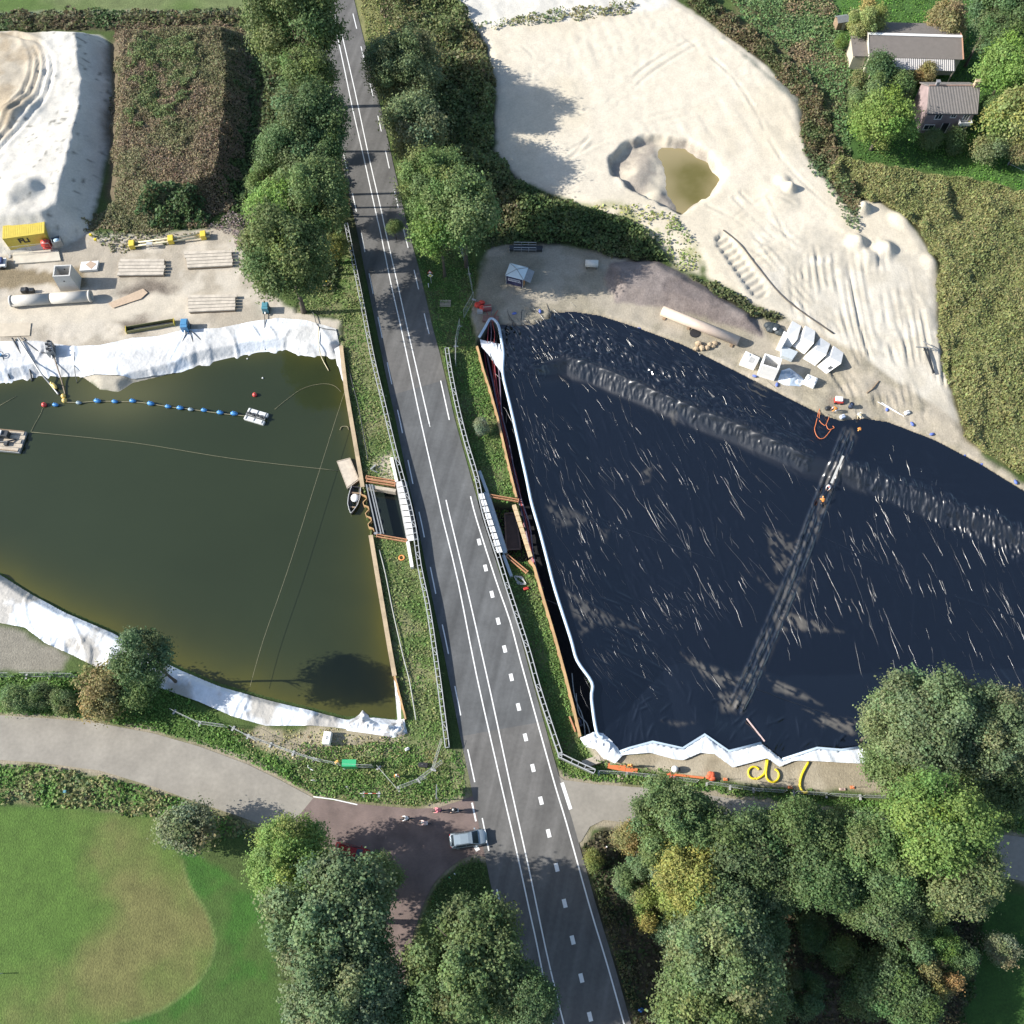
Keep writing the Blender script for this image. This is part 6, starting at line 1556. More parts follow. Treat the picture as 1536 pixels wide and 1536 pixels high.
# yellow framed pipes
a, b = on(196, 371), on(316, 355); rz, Ln = frame_of(a, b); o = (a + b) / 2
t = thing('pipe_rack', o, rz, 'pair of long pale pipes with yellow clamps at the far edge of the yard', 'pipes')
for s in (-1, 1): MB().tube([(-Ln / 2, s * .3, .5), (Ln / 2, s * .3, .5)], .14, 10).build('pipe', mat('cream steel pipe', (.55, .5, .34), .5), t, True)
for x_, k in ((-Ln / 2 + .4, .9), (.2, .9), (Ln * .42, .8)): MB().box((x_, 0, .5), (.8, 1.1, .95)).build('clamp', yellow, t, bevel=.05)
p = on(227, 371); t = thing('trestle', p, 0, 'small grey trestle before the pale pipes', 'trestle')
[MB().bar((x_, y_, 0), (x_ * .8, 0, .9), .06, .06).build('leg', galv, t) for x_ in (-.35, .35) for y_ in (-.35, .35)]; MB().box((0, 0, .93), (.9, .5, .06)).build('table', galv, t)
for (a, b), lab in (((138, 356), 'upper yellow lamp like marker in the weeds'), ((145, 363), 'lower yellow marker in the weeds')):
    p = on(a, b); t = thing('marker', p, 0, lab, 'marker'); MB().box((0, 0, .55), (.4, .3, .4)).build('head', yhose, t, bevel=.05); MB().tube([(0, 0, 0), (0, 0, .5)], .04, 6).build('stake', wood, t)
p = on(4, 398); t = thing('machine_trailer', p, .1, 'white trailer with dark blue load cut off by the left edge', 'trailer')
MB().box((-.3, 0, .55), (2.2, 1.5, .4)).build('bed', white, t, bevel=.04); MB().box((-.3, .1, 1.0), (1.5, 1.0, .5)).build('load', mat('dark blue tarp', (.04, .06, .16), .6), t, bevel=.1)
m = MB(); [m.tube([(x_, y_, .3), (x_, y_ + .18, .3)], .3, 12) for x_ in (-.6, .2) for y_ in (-.85, .67)]; m.build('wheel', black, t)
hose('hose', ring_path(486, 433, 10, 12, -20, 200, 12), .15, .06, yhose, 'pale yellow hose arched on the grass under the trees', n=3)
wall((452, 430), (500, 426), 0, .25, .25, wood, 'grey log lying on the grass under the trees', 'log', 'log')
q = [on(*c) for c in ((-60, 508), (45, 504), (47, 485), (-60, 488))]; m = MB().slab([c + Vector((0, 0, .12)) for c in q], .08)
single('steel_plate', m, mat('sandy plate', (.46, .40, .31), .8, 0, .15, 1), 'large sandy road plate at the left edge above the white bank', 'plate')
p = on(3, 535); t = thing('valve', p, 0, 'blue valve with a dark hose ring at the left edge on the white bank', 'valve'); MB().tube([(0, 0, 0), (0, 0, .6)], .2, 10).build('body', blue, t); m = MB().tube([(math.cos(R(k * 30)) * .45, math.sin(R(k * 30)) * .45, .6) for k in range(12)], .05, 6, True); m.build('hand_wheel', dark, t)

# ------------------------------------------------------------------ right yard
p0, p1 = G(759, 425), G(784.5, 431.5); rz, Ln = frame_of(p0, p1); z = hz(p0.x, p0.y)
navy = mat('navy cloth', (.025, .028, .075), .6, 0, .15, 2)
t = thing('site_booth', (p0.x, p0.y, z), rz, 'navy booth with a pale pyramid roof and an awning on the small yard', 'booth')
bw, bd_, bh = Ln, 2.2, 1.9
MB().box((bw / 2, bd_ / 2, bh / 2), (bw, bd_, bh)).build('wall', navy, t)
m = MB(); k = .1; a = [(-k, -k, bh + .02), (bw + k, -k, bh + .02), (bw + k, bd_ + k, bh + .02), (-k, bd_ + k, bh + .02)]; ap = (bw / 2, bd_ / 2, bh + .55)
m.add(a + [ap], [(0, 1, 4), (1, 2, 4), (2, 3, 4), (3, 0, 4), (3, 2, 1, 0)]); m.build('roof', mat('pale roof cloth', (.62, .70, .72), .5, 0, .06, 2), t)
m = MB(); [m.bar(Vector(c) + Vector((0, 0, .03)), Vector(ap) + Vector((0, 0, .03)), .07, .05) for c in a]; m.build('roof_rib', galvd, t)
m = MB().slab([(bw + .02, 0, bh - .05), (bw + 1.1, 0, bh - .35), (bw + 1.1, bd_, bh - .35), (bw + .02, bd_, bh - .05)], .04); m.build('awning', galvd, t)
MB().box((bw + .02, .45, .8), (.05, .6, 1.5)).build('door', mat('orange door', (.5, .22, .06), .6), t)
m = MB(); rl = random.Random(4)
for row in (1.35, .98):
    x_ = .35
    while x_ < bw - .4:
        w_ = rl.choice((.12, .18, .2)); m.box((x_ + w_ / 2, -.012, row), (w_, .02, .24)); m.box((x_ + w_ / 2, -.02, row + rl.choice((-.05, .05))), (w_ * .45, .02, .1)) ; x_ += w_ + .06
m.build('lettering', mat('pale print', (.55, .56, .62), .6), t)
for c in ((.03, -.04), (bw - .03, -.04)): MB().tube([(c[0], c[1], 0), (c[0], c[1], bh)], .05, 8).build('post', galv, t)
# rack of barriers
a, b = on(764, 374), on(814, 375); rz, Ln = frame_of(a, b)
t = thing('pipe_rack', (a + b) / 2, rz, 'dark rack of stacked steel railings at the edge of the scrub', 'railing rack')
for y_ in (-.5, .5):
    for x0, x1 in ((-Ln * .36, Ln * .30),):
        m = MB(); m.tube([(x0, y_, 0), (x0, y_, 1.1), (x1, y_, 1.1), (x1, y_, 0)], .035, 6); m.tube([(x0, y_, .55), (x1, y_, .55)], .03, 6)
        for k in range(1, 3): m.tube([(x0 + (x1 - x0) * k / 3, y_, 0), (x0 + (x1 - x0) * k / 3, y_, 1.1)], .03, 6)
        m.build('railing', galv, t)
MB().box((0, 0, .25), (Ln, .8, .5)).build('pallet', dark, t, bevel=.04)
for s in (-1, 1): m = MB(); m.tube([(s * Ln / 2, -.5, 0), (s * Ln / 2, -.5, .9)], .035, 6); m.build('post', galv, t)
# white tank on legs
p = on(887, 400); t = thing('water_tank', p, -.05, 'small whitish tank lying at the edge of the scrub', 'tank')
MB().tube([(-.95, 0, .75), (.95, 0, .75)], .55, 14).build('tank', mat('white tank', (.6, .58, .52), .5), t, True)
[MB().bar((x_, y_, 0), (x_, y_ * .6, .5), .08, .08).build('leg', dark, t) for x_ in (-.7, .7) for y_ in (-.5, .5)]
# red heap of sacks, boxes round it
p = on(720, 462); t = thing('red_sack', p, 0, 'bright red plastic heap beside the tip of the trench', 'sack')
rr_ = random.Random(2); m = MB()
for k in range(5): m.sphere((rr_.uniform(-.4, .4), -.4 + k * .28, .35), (.5, .36, .34), 8, 6)
m.build('sack', mat('red plastic sack', (.6, .05, .03), .45, 0, .2, 3), t)
p = on(731, 464); t = thing('crate', p, .1, 'dull red crate right of the bright red heap', 'crate'); MB().box((0, 0, .3), (1.2, .8, .6)).build('box', mat('dull red', (.25, .07, .07), .7), t); m = MB(); m.box((0, 0, .63), (1.25, .1, .06)); m.build('batten', wood, t)
p = on(720, 469); t = thing('crate', p, 0, 'small grey crate below the bright red heap', 'crate'); MB().box((0, 0, .25), (.8, .5, .5)).build('box', concg, t); MB().box((0, 0, .53), (.84, .54, .05)).build('lid', concg, t)
wall((724, 477), (748, 478), 0, .4, 1.0, mat('reddish plate', (.20, .11, .09), .7, 0, .3, 2), 'dull red steel frame lying above the tip of the trench', 'steel_rack', 'steel rack')
# steel pipe
a, b = G(993, 466, .7), G(1108, 512, .7); o = Vector(((a.x + b.x) / 2, (a.y + b.y) / 2, 0))
t = thing('steel_pipe', o, 0, 'long pinkish pipe lying at the foot of the grey earth bank', 'pipe'); MB().pipe(a - o, b - o, .72, .66, 28).build('pipe', mat('pinkish pipe', (.52, .42, .34), .6, .1, .1, 1), t, True)
m = MB(); d = (b - a)
for k in (.06, .38, .94): m.box(a - o + d * k - Vector((0, 0, .62)), (.4, 1.9, .16), rz=math.atan2(d.y, d.x))
m.build('bearer', woodd, t)
p = G(1042, 500); m = MB(); m.prism([(p.x + math.cos(R(k * 30)) * .75, p.y + math.sin(R(k * 30)) * .75) for k in range(12)], p.z - .1, p.z + .14)
single('manhole_ring', m, black, 'dark round cover on the soil in front of the pinkish pipe', 'cover')
p = on(1056, 520); m = MB()
for k in range(7): m.sphere(p + Vector((rr_.uniform(-1.3, 1.6), rr_.uniform(-.5, .5), .2)), (rr_.uniform(.3, .6), rr_.uniform(.3, .5), rr_.uniform(.25, .5)), 7, 5)
single('rubble_heap', m, mat('ochre rubble', (.38, .29, .19), .9, 0, .3, 2, .5), 'small ochre rubble heap between the pinkish pipe and the liner', 'rubble')
# open chamber, hatch slab
p0, p1 = G(1135, 564), G(1160, 571.5); rz, Ln = frame_of(p0, p1); z = hz(p0.x, p0.y)
chamber('concrete_chamber', (p0.x, p0.y, z), rz, Ln * 1.02, 2.0, 2.9, 1.0, .2, 'open white concrete chamber at the liner rim', concw)
q = [on(*c) for c in ((1108, 548), (1130, 556), (1138, 541), (1117, 531))]
o = (q[0] + q[2]) / 2; t = thing('concrete_trough', o, 0, 'low white concrete piece with a square hatch left of the open chamber', 'concrete trough')
MB().slab([c - o + Vector((0, 0, .8)) for c in q], .8).build('body', concw, t, bevel=.03)
hq = [q[1].lerp(q[0], .22).lerp(q[2].lerp(q[3], .22), .25), q[1].lerp(q[0], .55).lerp(q[2].lerp(q[3], .55), .25), q[1].lerp(q[0], .55).lerp(q[2].lerp(q[3], .55), .75), q[1].lerp(q[0], .22).lerp(q[2].lerp(q[3], .22), .75)]
MB().slab([c - o + Vector((0, 0, .83)) for c in hq], .02).build('hatch', concg, t)
m = MB(); m.sphere(q[3].lerp(q[1], .25) - o + Vector((0, 0, .85)), (.35, .3, .15), 8, 5); m.build('cover', white, t)
# folded concrete elements, each bent over like a gable
def folded(f0, f1, v0, v1, n0, n1, zr, label, hatch=False):
    """far foot f, ridge v, near foot n (left, right ends, photograph pixels)"""
    F0, F1 = on(*f0), on(*f1); V0, V1 = G(*v0, zr), G(*v1, zr); N0, N1 = on(*n0), on(*n1)
    o = (F0 + F1 + N0 + N1) / 4
    t = thing('concrete_element', o, 0, label, 'concrete element', 'folded white concrete elements')
    up = Vector((0, 0, 0))
    MB().slab([c - o for c in (F0, F1, V1, V0)], .28).build('upper_plate', concw, t)
    MB().slab([c - o for c in (V0, V1, N1, N0)], .28).build('lower_plate', concw, t)
    m = MB()
    for a, b, c in ((F1, V1, N1), (F0, V0, N0)):
        m.add([a - o, b - o, c - o], [(0, 1, 2)])
    m.build('end_plate', concw, t)
    if hatch:
        a = V0.lerp(N0, .45); b = V1.lerp(N1, .45); c = V0.lerp(N0, .7); d = V1.lerp(N1, .7); nn = (V1 - V0).cross(N0 - V0).normalized(); nn = nn if nn.z > 0 else -nn
        MB().slab([a.lerp(b, .62) - o + nn * .02, a.lerp(b, .9) - o + nn * .02, c.lerp(d, .9) - o + nn * .02, c.lerp(d, .62) - o + nn * .02], .015).build('hatch', dark, t)
    return t
def cz(*pts): return [(1100 + a / 8.533, 470 + b / 8.533) for a, b in pts]
folded(*cz((755, 95), (868, 160), (690, 285), (820, 330), (600, 400), (720, 450)), 1.5, 'leftmost folded white concrete element, behind the open chamber')
folded(*cz((925, 155), (1050, 225), (890, 320), (1030, 380), (755, 420), (905, 525)), 1.5, 'second folded white concrete element from the left')
folded(*cz((1115, 310), (1240, 390), (1045, 470), (1190, 530), (890, 580), (1045, 670)), 1.5, 'third folded white concrete element from the left')
folded(*cz((1285, 415), (1410, 505), (1240, 570), (1380, 640), (1075, 680), (1190, 775)), 1.5, 'rightmost folded white concrete element, with a small dark hatch', True)
q = [on(*c) for c in cz((600, 440), (810, 525), (740, 625), (600, 570))]; m = MB().slab([c + Vector((0, 0, .7)) for c in q], .7)
single('concrete_block', m, mat('blue grey concrete', (.42, .46, .48)), 'bluish grey concrete wedge between the open chamber and the folded elements', 'concrete block', bevel=.02)
q = [on(*c) for c in cz((540, 470), (600, 490), (690, 330), (620, 290))]; m = MB().slab([c + Vector((0, 0, 1.3)) for c in q], 1.3)
single('concrete_block', m, concw, 'narrow white concrete block right behind the open chamber', 'concrete block', bevel=.02)
p = on(1214, 575); t = thing('white_bag', p, -.5, 'big square white bag right of the crumpled heap', 'bag'); MB().box((0, 0, .55), (1.7, 1.4, 1.1), taper=.9).build('bag', mat('white woven bag', (.72, .72, .70), .7, 0, .1, 3, .4, 6), t, bevel=.12); m = MB(); [m.tube([(x_, -.4, 1.1), (x_, 0, 1.35), (x_, .4, 1.1)], .05, 6) for x_ in (-.5, .5)]; m.build('strap', white, t)
p = on(1157, 497); t = thing('tarp_heap', p, 0, 'dark tarpaulin bundle with a white fleck behind the open chamber', 'tarpaulin'); m = MB()
for k in range(6): m.sphere((rr_.uniform(-1.2, 1.2), rr_.uniform(-.6, .8), .35), (.8, .6, .45), 8, 6)
m.build('tarpaulin', mat('dark tarpaulin', (.035, .045, .05), .6, 0, .3, 3), t); MB().sphere((.3, -.2, .85), (.3, .22, .2), 8, 6).build('scrap', white, t)
# tangled reel at the reed edge
p = on(1398, 560); t = thing('drill_rods', p, .1, 'dark bundle of rods with a crosspiece at the edge of the reeds', 'rod bundle')
m = MB(); [m.bar((rr_.uniform(-.2, .2), -.2, .25 + k * .06), (rr_.uniform(-.5, .5), 4.2, .3), .1, .1) for k in range(6)]; m.build('rod', dark, t)
m = MB(); m.tube([(-1.6, 4.0, .9), (0, 3.9, .7), (1.6, 3.6, .4)], .08, 7); m.tube([(-.3, 4.8, .9), (.9, 4.0, .7), (1.4, 3.2, .3)], .07, 7); m.build('crosspiece', galvd, t)
# things by the liner rim
for i, (a, b) in enumerate([(771, 471), (810, 468), (918, 477), (959, 493), (1018, 513), (1132, 565), (1165, 578), (1330, 615), (1368, 637), (1397, 652), (1446, 683), (1472, 697), (1523, 724)]):
    p = on(a, b); m = MB().sphere((0, 0, .14), (.34, .22, .16), 9, 6); m.box((.3, 0, .16), (.12, .3, .06))
    o = m.build('sand_bag', mat('blue woven bag', (.10, .15, .42), .7, 0, .2, 4), None, True); o.location = p; o.rotation_euler = (0, 0, rs2.uniform(0, 3))
    tag(o, 'small blue bags lying along the upper rim of the black liner', 'bag', 'blue bags on the liner rim')
p = on(1257, 603); t = thing('generator', p, -.15, 'red and white generator on the sand near the liner rim', 'generator')
MB().box((0, 0, .35), (1.2, .8, .5)).build('frame', red, t, bevel=.04); MB().box((-.05, .05, .75), (1.0, .7, .35)).build('hood', white, t, bevel=.06); m = MB(); [m.tube([(x_, -.45, .2), (x_, -.3, .2)], .2, 12) for x_ in (-.4, .4)]; m.build('wheel', black, t)
p = on(1275, 611); t = thing('barrel', p, 0, 'dark barrel standing right of the generator', 'barrel'); MB().tube([(0, 0, 0), (0, 0, .9)], .3, 16).build('drum', mat('dark blue drum', (.04, .06, .11), .4), t, True); MB().pipe((0, 0, .86), (0, 0, .94), .33, .27, 16).build('rim', dark, t)
for (a, b), c, l in (((1263, 626), mat('pale blue cloth', (.55, .62, .75), .7), 'pale blue sack on the liner rim below the generator'), ((1241, 613), dark, 'dark tool case on the liner rim'), ((1360, 620), white, 'white sack on the sand right of the workers')):
    p = on(a, b); t = thing('tool_bag', p, .4, l, 'bag'); MB().box((0, 0, .22), (.8, .55, .44), taper=.85).build('bag', c, t, bevel=.1); MB().tube([(-.25, 0, .44), (0, 0, .58), (.25, 0, .44)], .03, 6).build('handle', black, t)
for px, l in (([(1316, 603), (1350, 622)], 'upper pale pole on the sand by the liner rim'), ([(1322, 604), (1356, 625)], 'lower pale pole on the sand by the liner rim')):
    m = MB().tube([on(*q) + Vector((0, 0, .08)) for q in px], .05, 6); single('pole', m, white, l, 'pole')
m = MB().tube([on(1300, 590) + Vector((0, 0, .1)), on(1308, 584) + Vector((0, 0, .15)), on(1318, 572) + Vector((0, 0, .1))], .09, 6); single('branch', m, woodd, 'dark branch lying on the sand right of the big bag', 'branch')
# welding flaps on the liner seam
for px, l, c in (([(1286, 630), (1275, 650), (1268, 668)], 'upper tan edge of the liner seam beside the orange worker', (.25, .21, .14)), ([(1264, 685), (1256, 703), (1246, 726)], 'lower pale edge of the liner seam between the kneeling workers', (.4, .4, .38))):
    P = [G(a, b, -.3 - i * .6) for i, (a, b) in enumerate(px)]
    m = MB(); [m.bar(p + Vector((0, 0, .25)), q + Vector((0, 0, .25)), .3, .06) for p, q in zip(P[:-1], P[1:])]
    single('seam_strip', m, mat('seam ' + l[:5], c, .6), l, 'plastic strip')

# near end of the right yard
p = on(886, 1144); t = thing('plate_stack', p, .35, 'stack of weathered boards behind the bent end of the right barrier', 'boards')
for k in range(3): MB().box((rs2.uniform(-.1, .1), rs2.uniform(-.05, .05), .1 + k * .12), (2.2, .9, .1), rz=rs2.uniform(-.05, .05)).build('board', woodd if k < 2 else wood, t)
m = MB()
m.bar(on(912, 1147) + Vector((0, 0, .12)), on(938, 1152) + Vector((0, 0, .12)), .9, .14); single('barrier_board', m, ohose, 'left flat orange netting strip on the ground by the side lane fence', 'netting')
m = MB().bar(on(938, 1154) + Vector((0, 0, .12)), on(956, 1157) + Vector((0, 0, .12)), .6, .14); single('barrier_board', m, ohose, 'right flat orange netting strip on the ground by the side lane fence', 'netting')
p = on(1066, 1165); m = MB()
for k in range(9): m.sphere(p + Vector((rs2.uniform(-.35, .35), rs2.uniform(-.3, .3), .3)), (.35, .3, .3), 8, 6)
single('netting_heap', m, mat('orange red netting', (.62, .12, .05), .7, 0, .3, 6, .5, 12), 'round orange red netting bundle on the bare yard', 'netting')
p = on(1008, 1163); m = MB()
for k in range(5): m.sphere(p + Vector((rs2.uniform(-.4, .4), rs2.uniform(-.2, .2), .15)), (.35, .25, .18), 8, 6)
single('netting_heap', m, mat('orange red netting', (.62, .12, .05)), 'flat orange netting heap below the white mixer', 'netting')
m = MB().bar(on(1012, 1162) + Vector((0, 0, .05)), on(1056, 1167) + Vector((0, 0, .05)), .25, .05); single('barrier_board', m, ohose, 'thin orange netting ribbon between the two netting heaps', 'netting')
p = on(1011, 1155); t = thing('cement_mixer', p, 0, 'round white mixer standing on the bare yard', 'mixer')
MB().sphere((0, 0, .65), (.42, .42, .5), 12, 8).build('drum', white, t, True); [MB().bar((x_, y_, 0), (x_ * .5, y_ * .5, .6), .06, .06).build('leg', dark, t) for x_ in (-.4, .4) for y_ in (-.3, .3)]; MB().box((.5, 0, .5), (.3, .35, .35)).build('motor', dark, t)
for i, (a, b) in enumerate([(1088, 1169), (1185, 1181), (1278, 1181)]):
    p = on(a, b); t = thing('marker_post', p, 0, ('left', 'middle', 'right')[i] + ' orange foot marker post on the bare yard', 'marker post', 'orange marker posts')
    MB().box((0, 0, .08), (.5, .35, .16)).build('foot', ohose, t, bevel=.04); MB().tube([(0, 0, .1), (0, 0, 1.1)], .03, 6).build('post', wood, t)
for i, (a, b) in enumerate([(930, 1166), (1028, 1178), (1187, 1200), (1263, 1184)]):
    p = on(a, b); t = thing('fence_block', p, rs2.uniform(-.4, .4), ('first', 'second', 'third', 'fourth')[i] + ' pinkish concrete fence foot beside the side lane, from the left', 'fence foot', 'loose fence feet')
    MB().box((0, 0, .1), (.7, .3, .2)).build('block', mat('pinkish concrete', (.5, .36, .30), .8), t, bevel=.03); MB().box((0, 0, .21), (.3, .12, .03)).build('socket', dark, t)
# right verge scraps
p = on(780, 871); t = thing('cable_heap', p, 0, 'pale tangle of cable on the grass below the right pit', 'cable'); m = MB()
for k in range(4): m.tube([(math.cos(R(j * 40 + k * 20)) * (.5 + .1 * k), math.sin(R(j * 40)) * .6, .08 + .05 * k) for j in range(9)], .04, 6, True)
m.build('coil', mat('pale cable', (.55, .55, .52), .6), t)
p = on(789, 884); t = thing('red_jerrycan', p, .3, 'small red can on the grass below the right pit', 'can'); MB().box((0, 0, .22), (.7, .35, .4)).build('can', red, t, bevel=.05); MB().tube([(.2, 0, .42), (.2, 0, .5)], .06, 8).build('cap', black, t)
m = MB().bar(on(854, 1075) + Vector((0, 0, .15)), on(863, 1098) + Vector((0, 0, .15)), .18, .2); single('plank', m, orange, 'orange beam lying beside the near end of the right pile wall', 'beam')
m = MB()
for k in range(5): m.box((0, k * .25, .15), (1.6, .12, .06))
p = on(668, 460); o = m.build('pallet', wood, None); o.location = p; tag(o, 'grey timber pallet in the shaded grass right of the road', 'pallet')

# left verge scraps
p = on(602.5, 837); m = MB().tube([(math.cos(R(k * 24)) * .33, math.sin(R(k * 24)) * .33, .1) for k in range(15)], .09, 8, True); o = m.build('life_ring', mat('orange life ring', (.70, .27, .08), .5), None, True); o.location = p; tag(o, 'orange life ring on the grass left of the barrier', 'life ring')
hose('hose', [(569, 825), (578, 860), (590, 920), (605, 985), (614, 1020), (620, 1055), (624, 1080)], .0, .07, mat('pale grey hose', (.35, .36, .33), .6), 'long pale hose in the furrow along the left verge')
hose('hose', [(520, 540), (530, 580), (538, 612), (545, 650), (552, 690)], .0, .06, dark, 'dark cable along the upper left verge')
m = MB(); m.bar(on(556, 705) + Vector((0, 0, .2)), on(564, 699) + Vector((0, 0, .3)), .2, .15); m.bar(on(558, 706) + Vector((0, 0, .2)), on(566, 709) + Vector((0, 0, .1)), .12, .1); m.tube([on(560, 704), on(560, 704) + Vector((0, 0, .6))], .05, 6)
single('valve_piece', m, galvd, 'grey metal fitting on the grass above the left channel', 'fitting')
# concrete block by the lower pond edge, box and scraps
p0, p1 = G(485, 1117), G(495, 1118); rz, Ln = frame_of(p0, p1)
t = thing('concrete_block', (p0.x, p0.y, hz(p0.x, p0.y)), rz, 'white concrete block standing on the dry grass by the near pond corner', 'concrete block')
MB().box((.45, .7, .5), (.9, 1.5, 1.0)).build('block', concw, t, bevel=.03); MB().tube([(.45, .5, 1.0), (.45, .7, 1.12), (.45, .9, 1.0)], .03, 6).build('lifting_eye', dark, t)
p = on(635, 1148); t = thing('battery_box', p, -.1, 'black box on the grass behind the mesh fence bow', 'box'); MB().box((0, 0, .2), (1.1, .55, .4)).build('box', black, t, bevel=.04); MB().tube([(-.2, 0, .4), (0, 0, .5), (.2, 0, .4)], .03, 6).build('handle', dark, t)
p = on(611, 1124); t = thing('tool_bag', p, .5, 'small white and dark bag on the dry grass', 'bag'); MB().box((0, 0, .2), (.6, .4, .4), taper=.8).build('bag', white, t, bevel=.1); MB().tube([(-.15, 0, .4), (0, 0, .52), (.15, 0, .4)], .03, 6).build('handle', black, t)
# green banner on the fence
a, b = G(516, 1152), G(537, 1152); rz, Ln = frame_of(a, b); z = hz(a.x, a.y)
t = thing('banner', (a.x, a.y, z), rz, 'green banner board hung on the mesh fence at the junction', 'banner')
MB().box((Ln / 2, -.08, 1.1), (Ln, .05, 1.7)).build('board', green, t); m = MB(); [m.tube([(x_, 0, 0), (x_, 0, 2.0)], .03, 6) for x_ in (.05, Ln - .05)]; m.build('post', galv, t)
MB().slab([(0, -.1, 2.0), (Ln, -.1, 2.0), (Ln, .7, 2.0), (0, .7, 2.0)], .04).build('top_board', green, t)
p = on(507, 1145); t = thing('yellow_lamp', p, .7, 'yellow square marker left of the green banner', 'marker'); MB().box((0, 0, .9), (.5, .3, .5)).build('head', mat('amber', (.75, .45, .12), .5), t, bevel=.05); MB().tube([(0, 0, 0), (0, 0, .7)], .04, 6).build('post', galv, t)
# signs
def sign(px, label, h, head, rz=0, name='road_sign', cat='road sign'):
    p = on(*px); t = thing(name, p, rz, label, cat)
    MB().tube([(0, 0, 0), (0, 0, h)], .045, 8).build('post', galv, t)
    head(t, h); return t
def hd_priority(t, h):
    m = MB().slab([(-.42, -.07, h - .5), (0, -.07, h - .92), (.42, -.07, h - .5), (0, -.07, h - .08)], .03); m.build('diamond', white, t)
    m = MB().slab([(-.24, -.1, h - .5), (0, -.1, h - .74), (.24, -.1, h - .5), (0, -.1, h - .26)], .03); m.build('yellow_field', yhose, t)
    m = MB().slab([(-.42, -.07, h + .05), (.42, -.07, h + .05), (0, -.07, h + .78)], .03); m.build('warning_triangle', red, t)
    m = MB().slab([(-.25, -.1, h + .14), (.25, -.1, h + .14), (0, -.1, h + .58)], .03); m.build('white_field', white, t)
sign((647, 425), 'priority sign with a yellow diamond below a red edged triangle on the right verge', 2.4, hd_priority)
p = on(643, 431); m = MB().tube([(0, 0, 0), (0, 0, .9)], .06, 6); m.box((0, 0, .8), (.13, .13, .15)); o = m.build('delineator', white, None); o.location = p; tag(o, 'white verge post below the priority sign', 'verge post')
def hd_board(w, hh, m_): 
    def f(t, h): MB().box((0, -.07, h - hh / 2), (w, .04, hh)).build('board', m_, t); MB().box((0, -.045, h - hh / 2), (w * .9, .02, .06)).build('bracket', galv, t)
    return f
# large direction board seen from behind, edge on: throws the square shadow on the road
p = on(658, 1193); t = thing('road_sign', p, R(90), 'tall direction board seen edge on at the corner of the junction', 'road sign')
for s in (-.55, .55): MB().tube([(s, 0, 0), (s, 0, 2.4)], .045, 8).build('post', galv, t)
MB().box((0, .07, 2.55), (1.6, .04, 1.1)).build('board', mat('sign back grey', (.45, .46, .46), .5, .2), t)
sign((474, 1173), 'small round grey headed sign on the grass by the lane', 1.7, lambda t, h: (MB().tube([(0, -.05, h), (0, -.09, h)], .3, 18).build('disc', galv, t)))
sign((524, 1184), 'slim grey post on the grass behind the barrier fence', 2.0, lambda t, h: MB().box((0, 0, h), (.2, .12, .3)).build('cap', galvd, t), name='post', cat='post')
p = on(557, 1192); t = thing('road_barrier', p, 0, 'red and white plank barrier on the grass at the junction', 'road barrier')
for k in range(5): MB().box((-.96 + k * .48, 0, .95), (.48, .05, .3)).build('plank_field', red if k % 2 else white, t)
for s in (-.9, .9): m = MB(); m.bar((s, 0, 0), (s, 0, 1.1), .06, .06); m.box((s, 0, .05), (.25, .7, .1)); m.build('stand', galvd, t)
m = MB().tube([on(462, 1151) + Vector((0, 0, .1)), on(470, 1156) + Vector((0, 0, .1))], .06, 6); m.tube([on(462, 1151), on(463, 1149) + Vector((0, 0, .5))], .05, 6); single('bent_post', m, white, 'bent white post lying in the grass by the lane', 'post')
sign((683, 1312), 'slim white post on the shaded triangle at the junction', 1.6, lambda t, h: MB().tube([(0, 0, h), (0, 0, h + .12)], .07, 8).build('cap', white, t), name='post', cat='post')
sign((676, 1318), 'pale green pole on the shaded triangle at the junction', 2.6, lambda t, h: MB().box((0, 0, h), (.18, .1, .25)).build('cap', green, t), name='post', cat='post')
sign((102, 1189), 'dark short post in the weeds between lane and meadow', .9, lambda t, h: MB().box((0, 0, h), (.3, .3, .25)).build('cap', mat('teal paint', (.07, .22, .27)), t), name='post', cat='post')
sign((4, 1460), 'thin stake in the meadow at the left edge', .9, lambda t, h: MB().box((0, 0, h), (.2, .1, .2)).build('cap', white, t), name='stake', cat='stake')
sign((381, 14), 'grey box cabinet at the far left end of the tree row', .8, lambda t, h: MB().box((0, 0, h), (1.3, .9, 1.0)).build('box', mat('blue grey sheet', (.35, .4, .45), .5), t, bevel=.03), name='cabinet', cat='cabinet')
p = on(961, 1515); t = thing('blue_bag', p, 0, 'blue plastic bag on the shaded verge at the bottom', 'bag'); MB().sphere((0, 0, .15), (.35, .25, .18), 9, 6).build('bag', mat('blue plastic bag', (.05, .2, .6), .4), t)
p = on(908, 1272); t = thing('post', p, 0, 'thin reddish post on the verge at the tip of the wood', 'post'); MB().tube([(0, 0, 0), (0, 0, 1.6)], .05, 6).build('shaft', mat('reddish post', (.4, .22, .18), .7), t); MB().box((0, 0, 1.6), (.14, .14, .1)).build('cap', white, t)

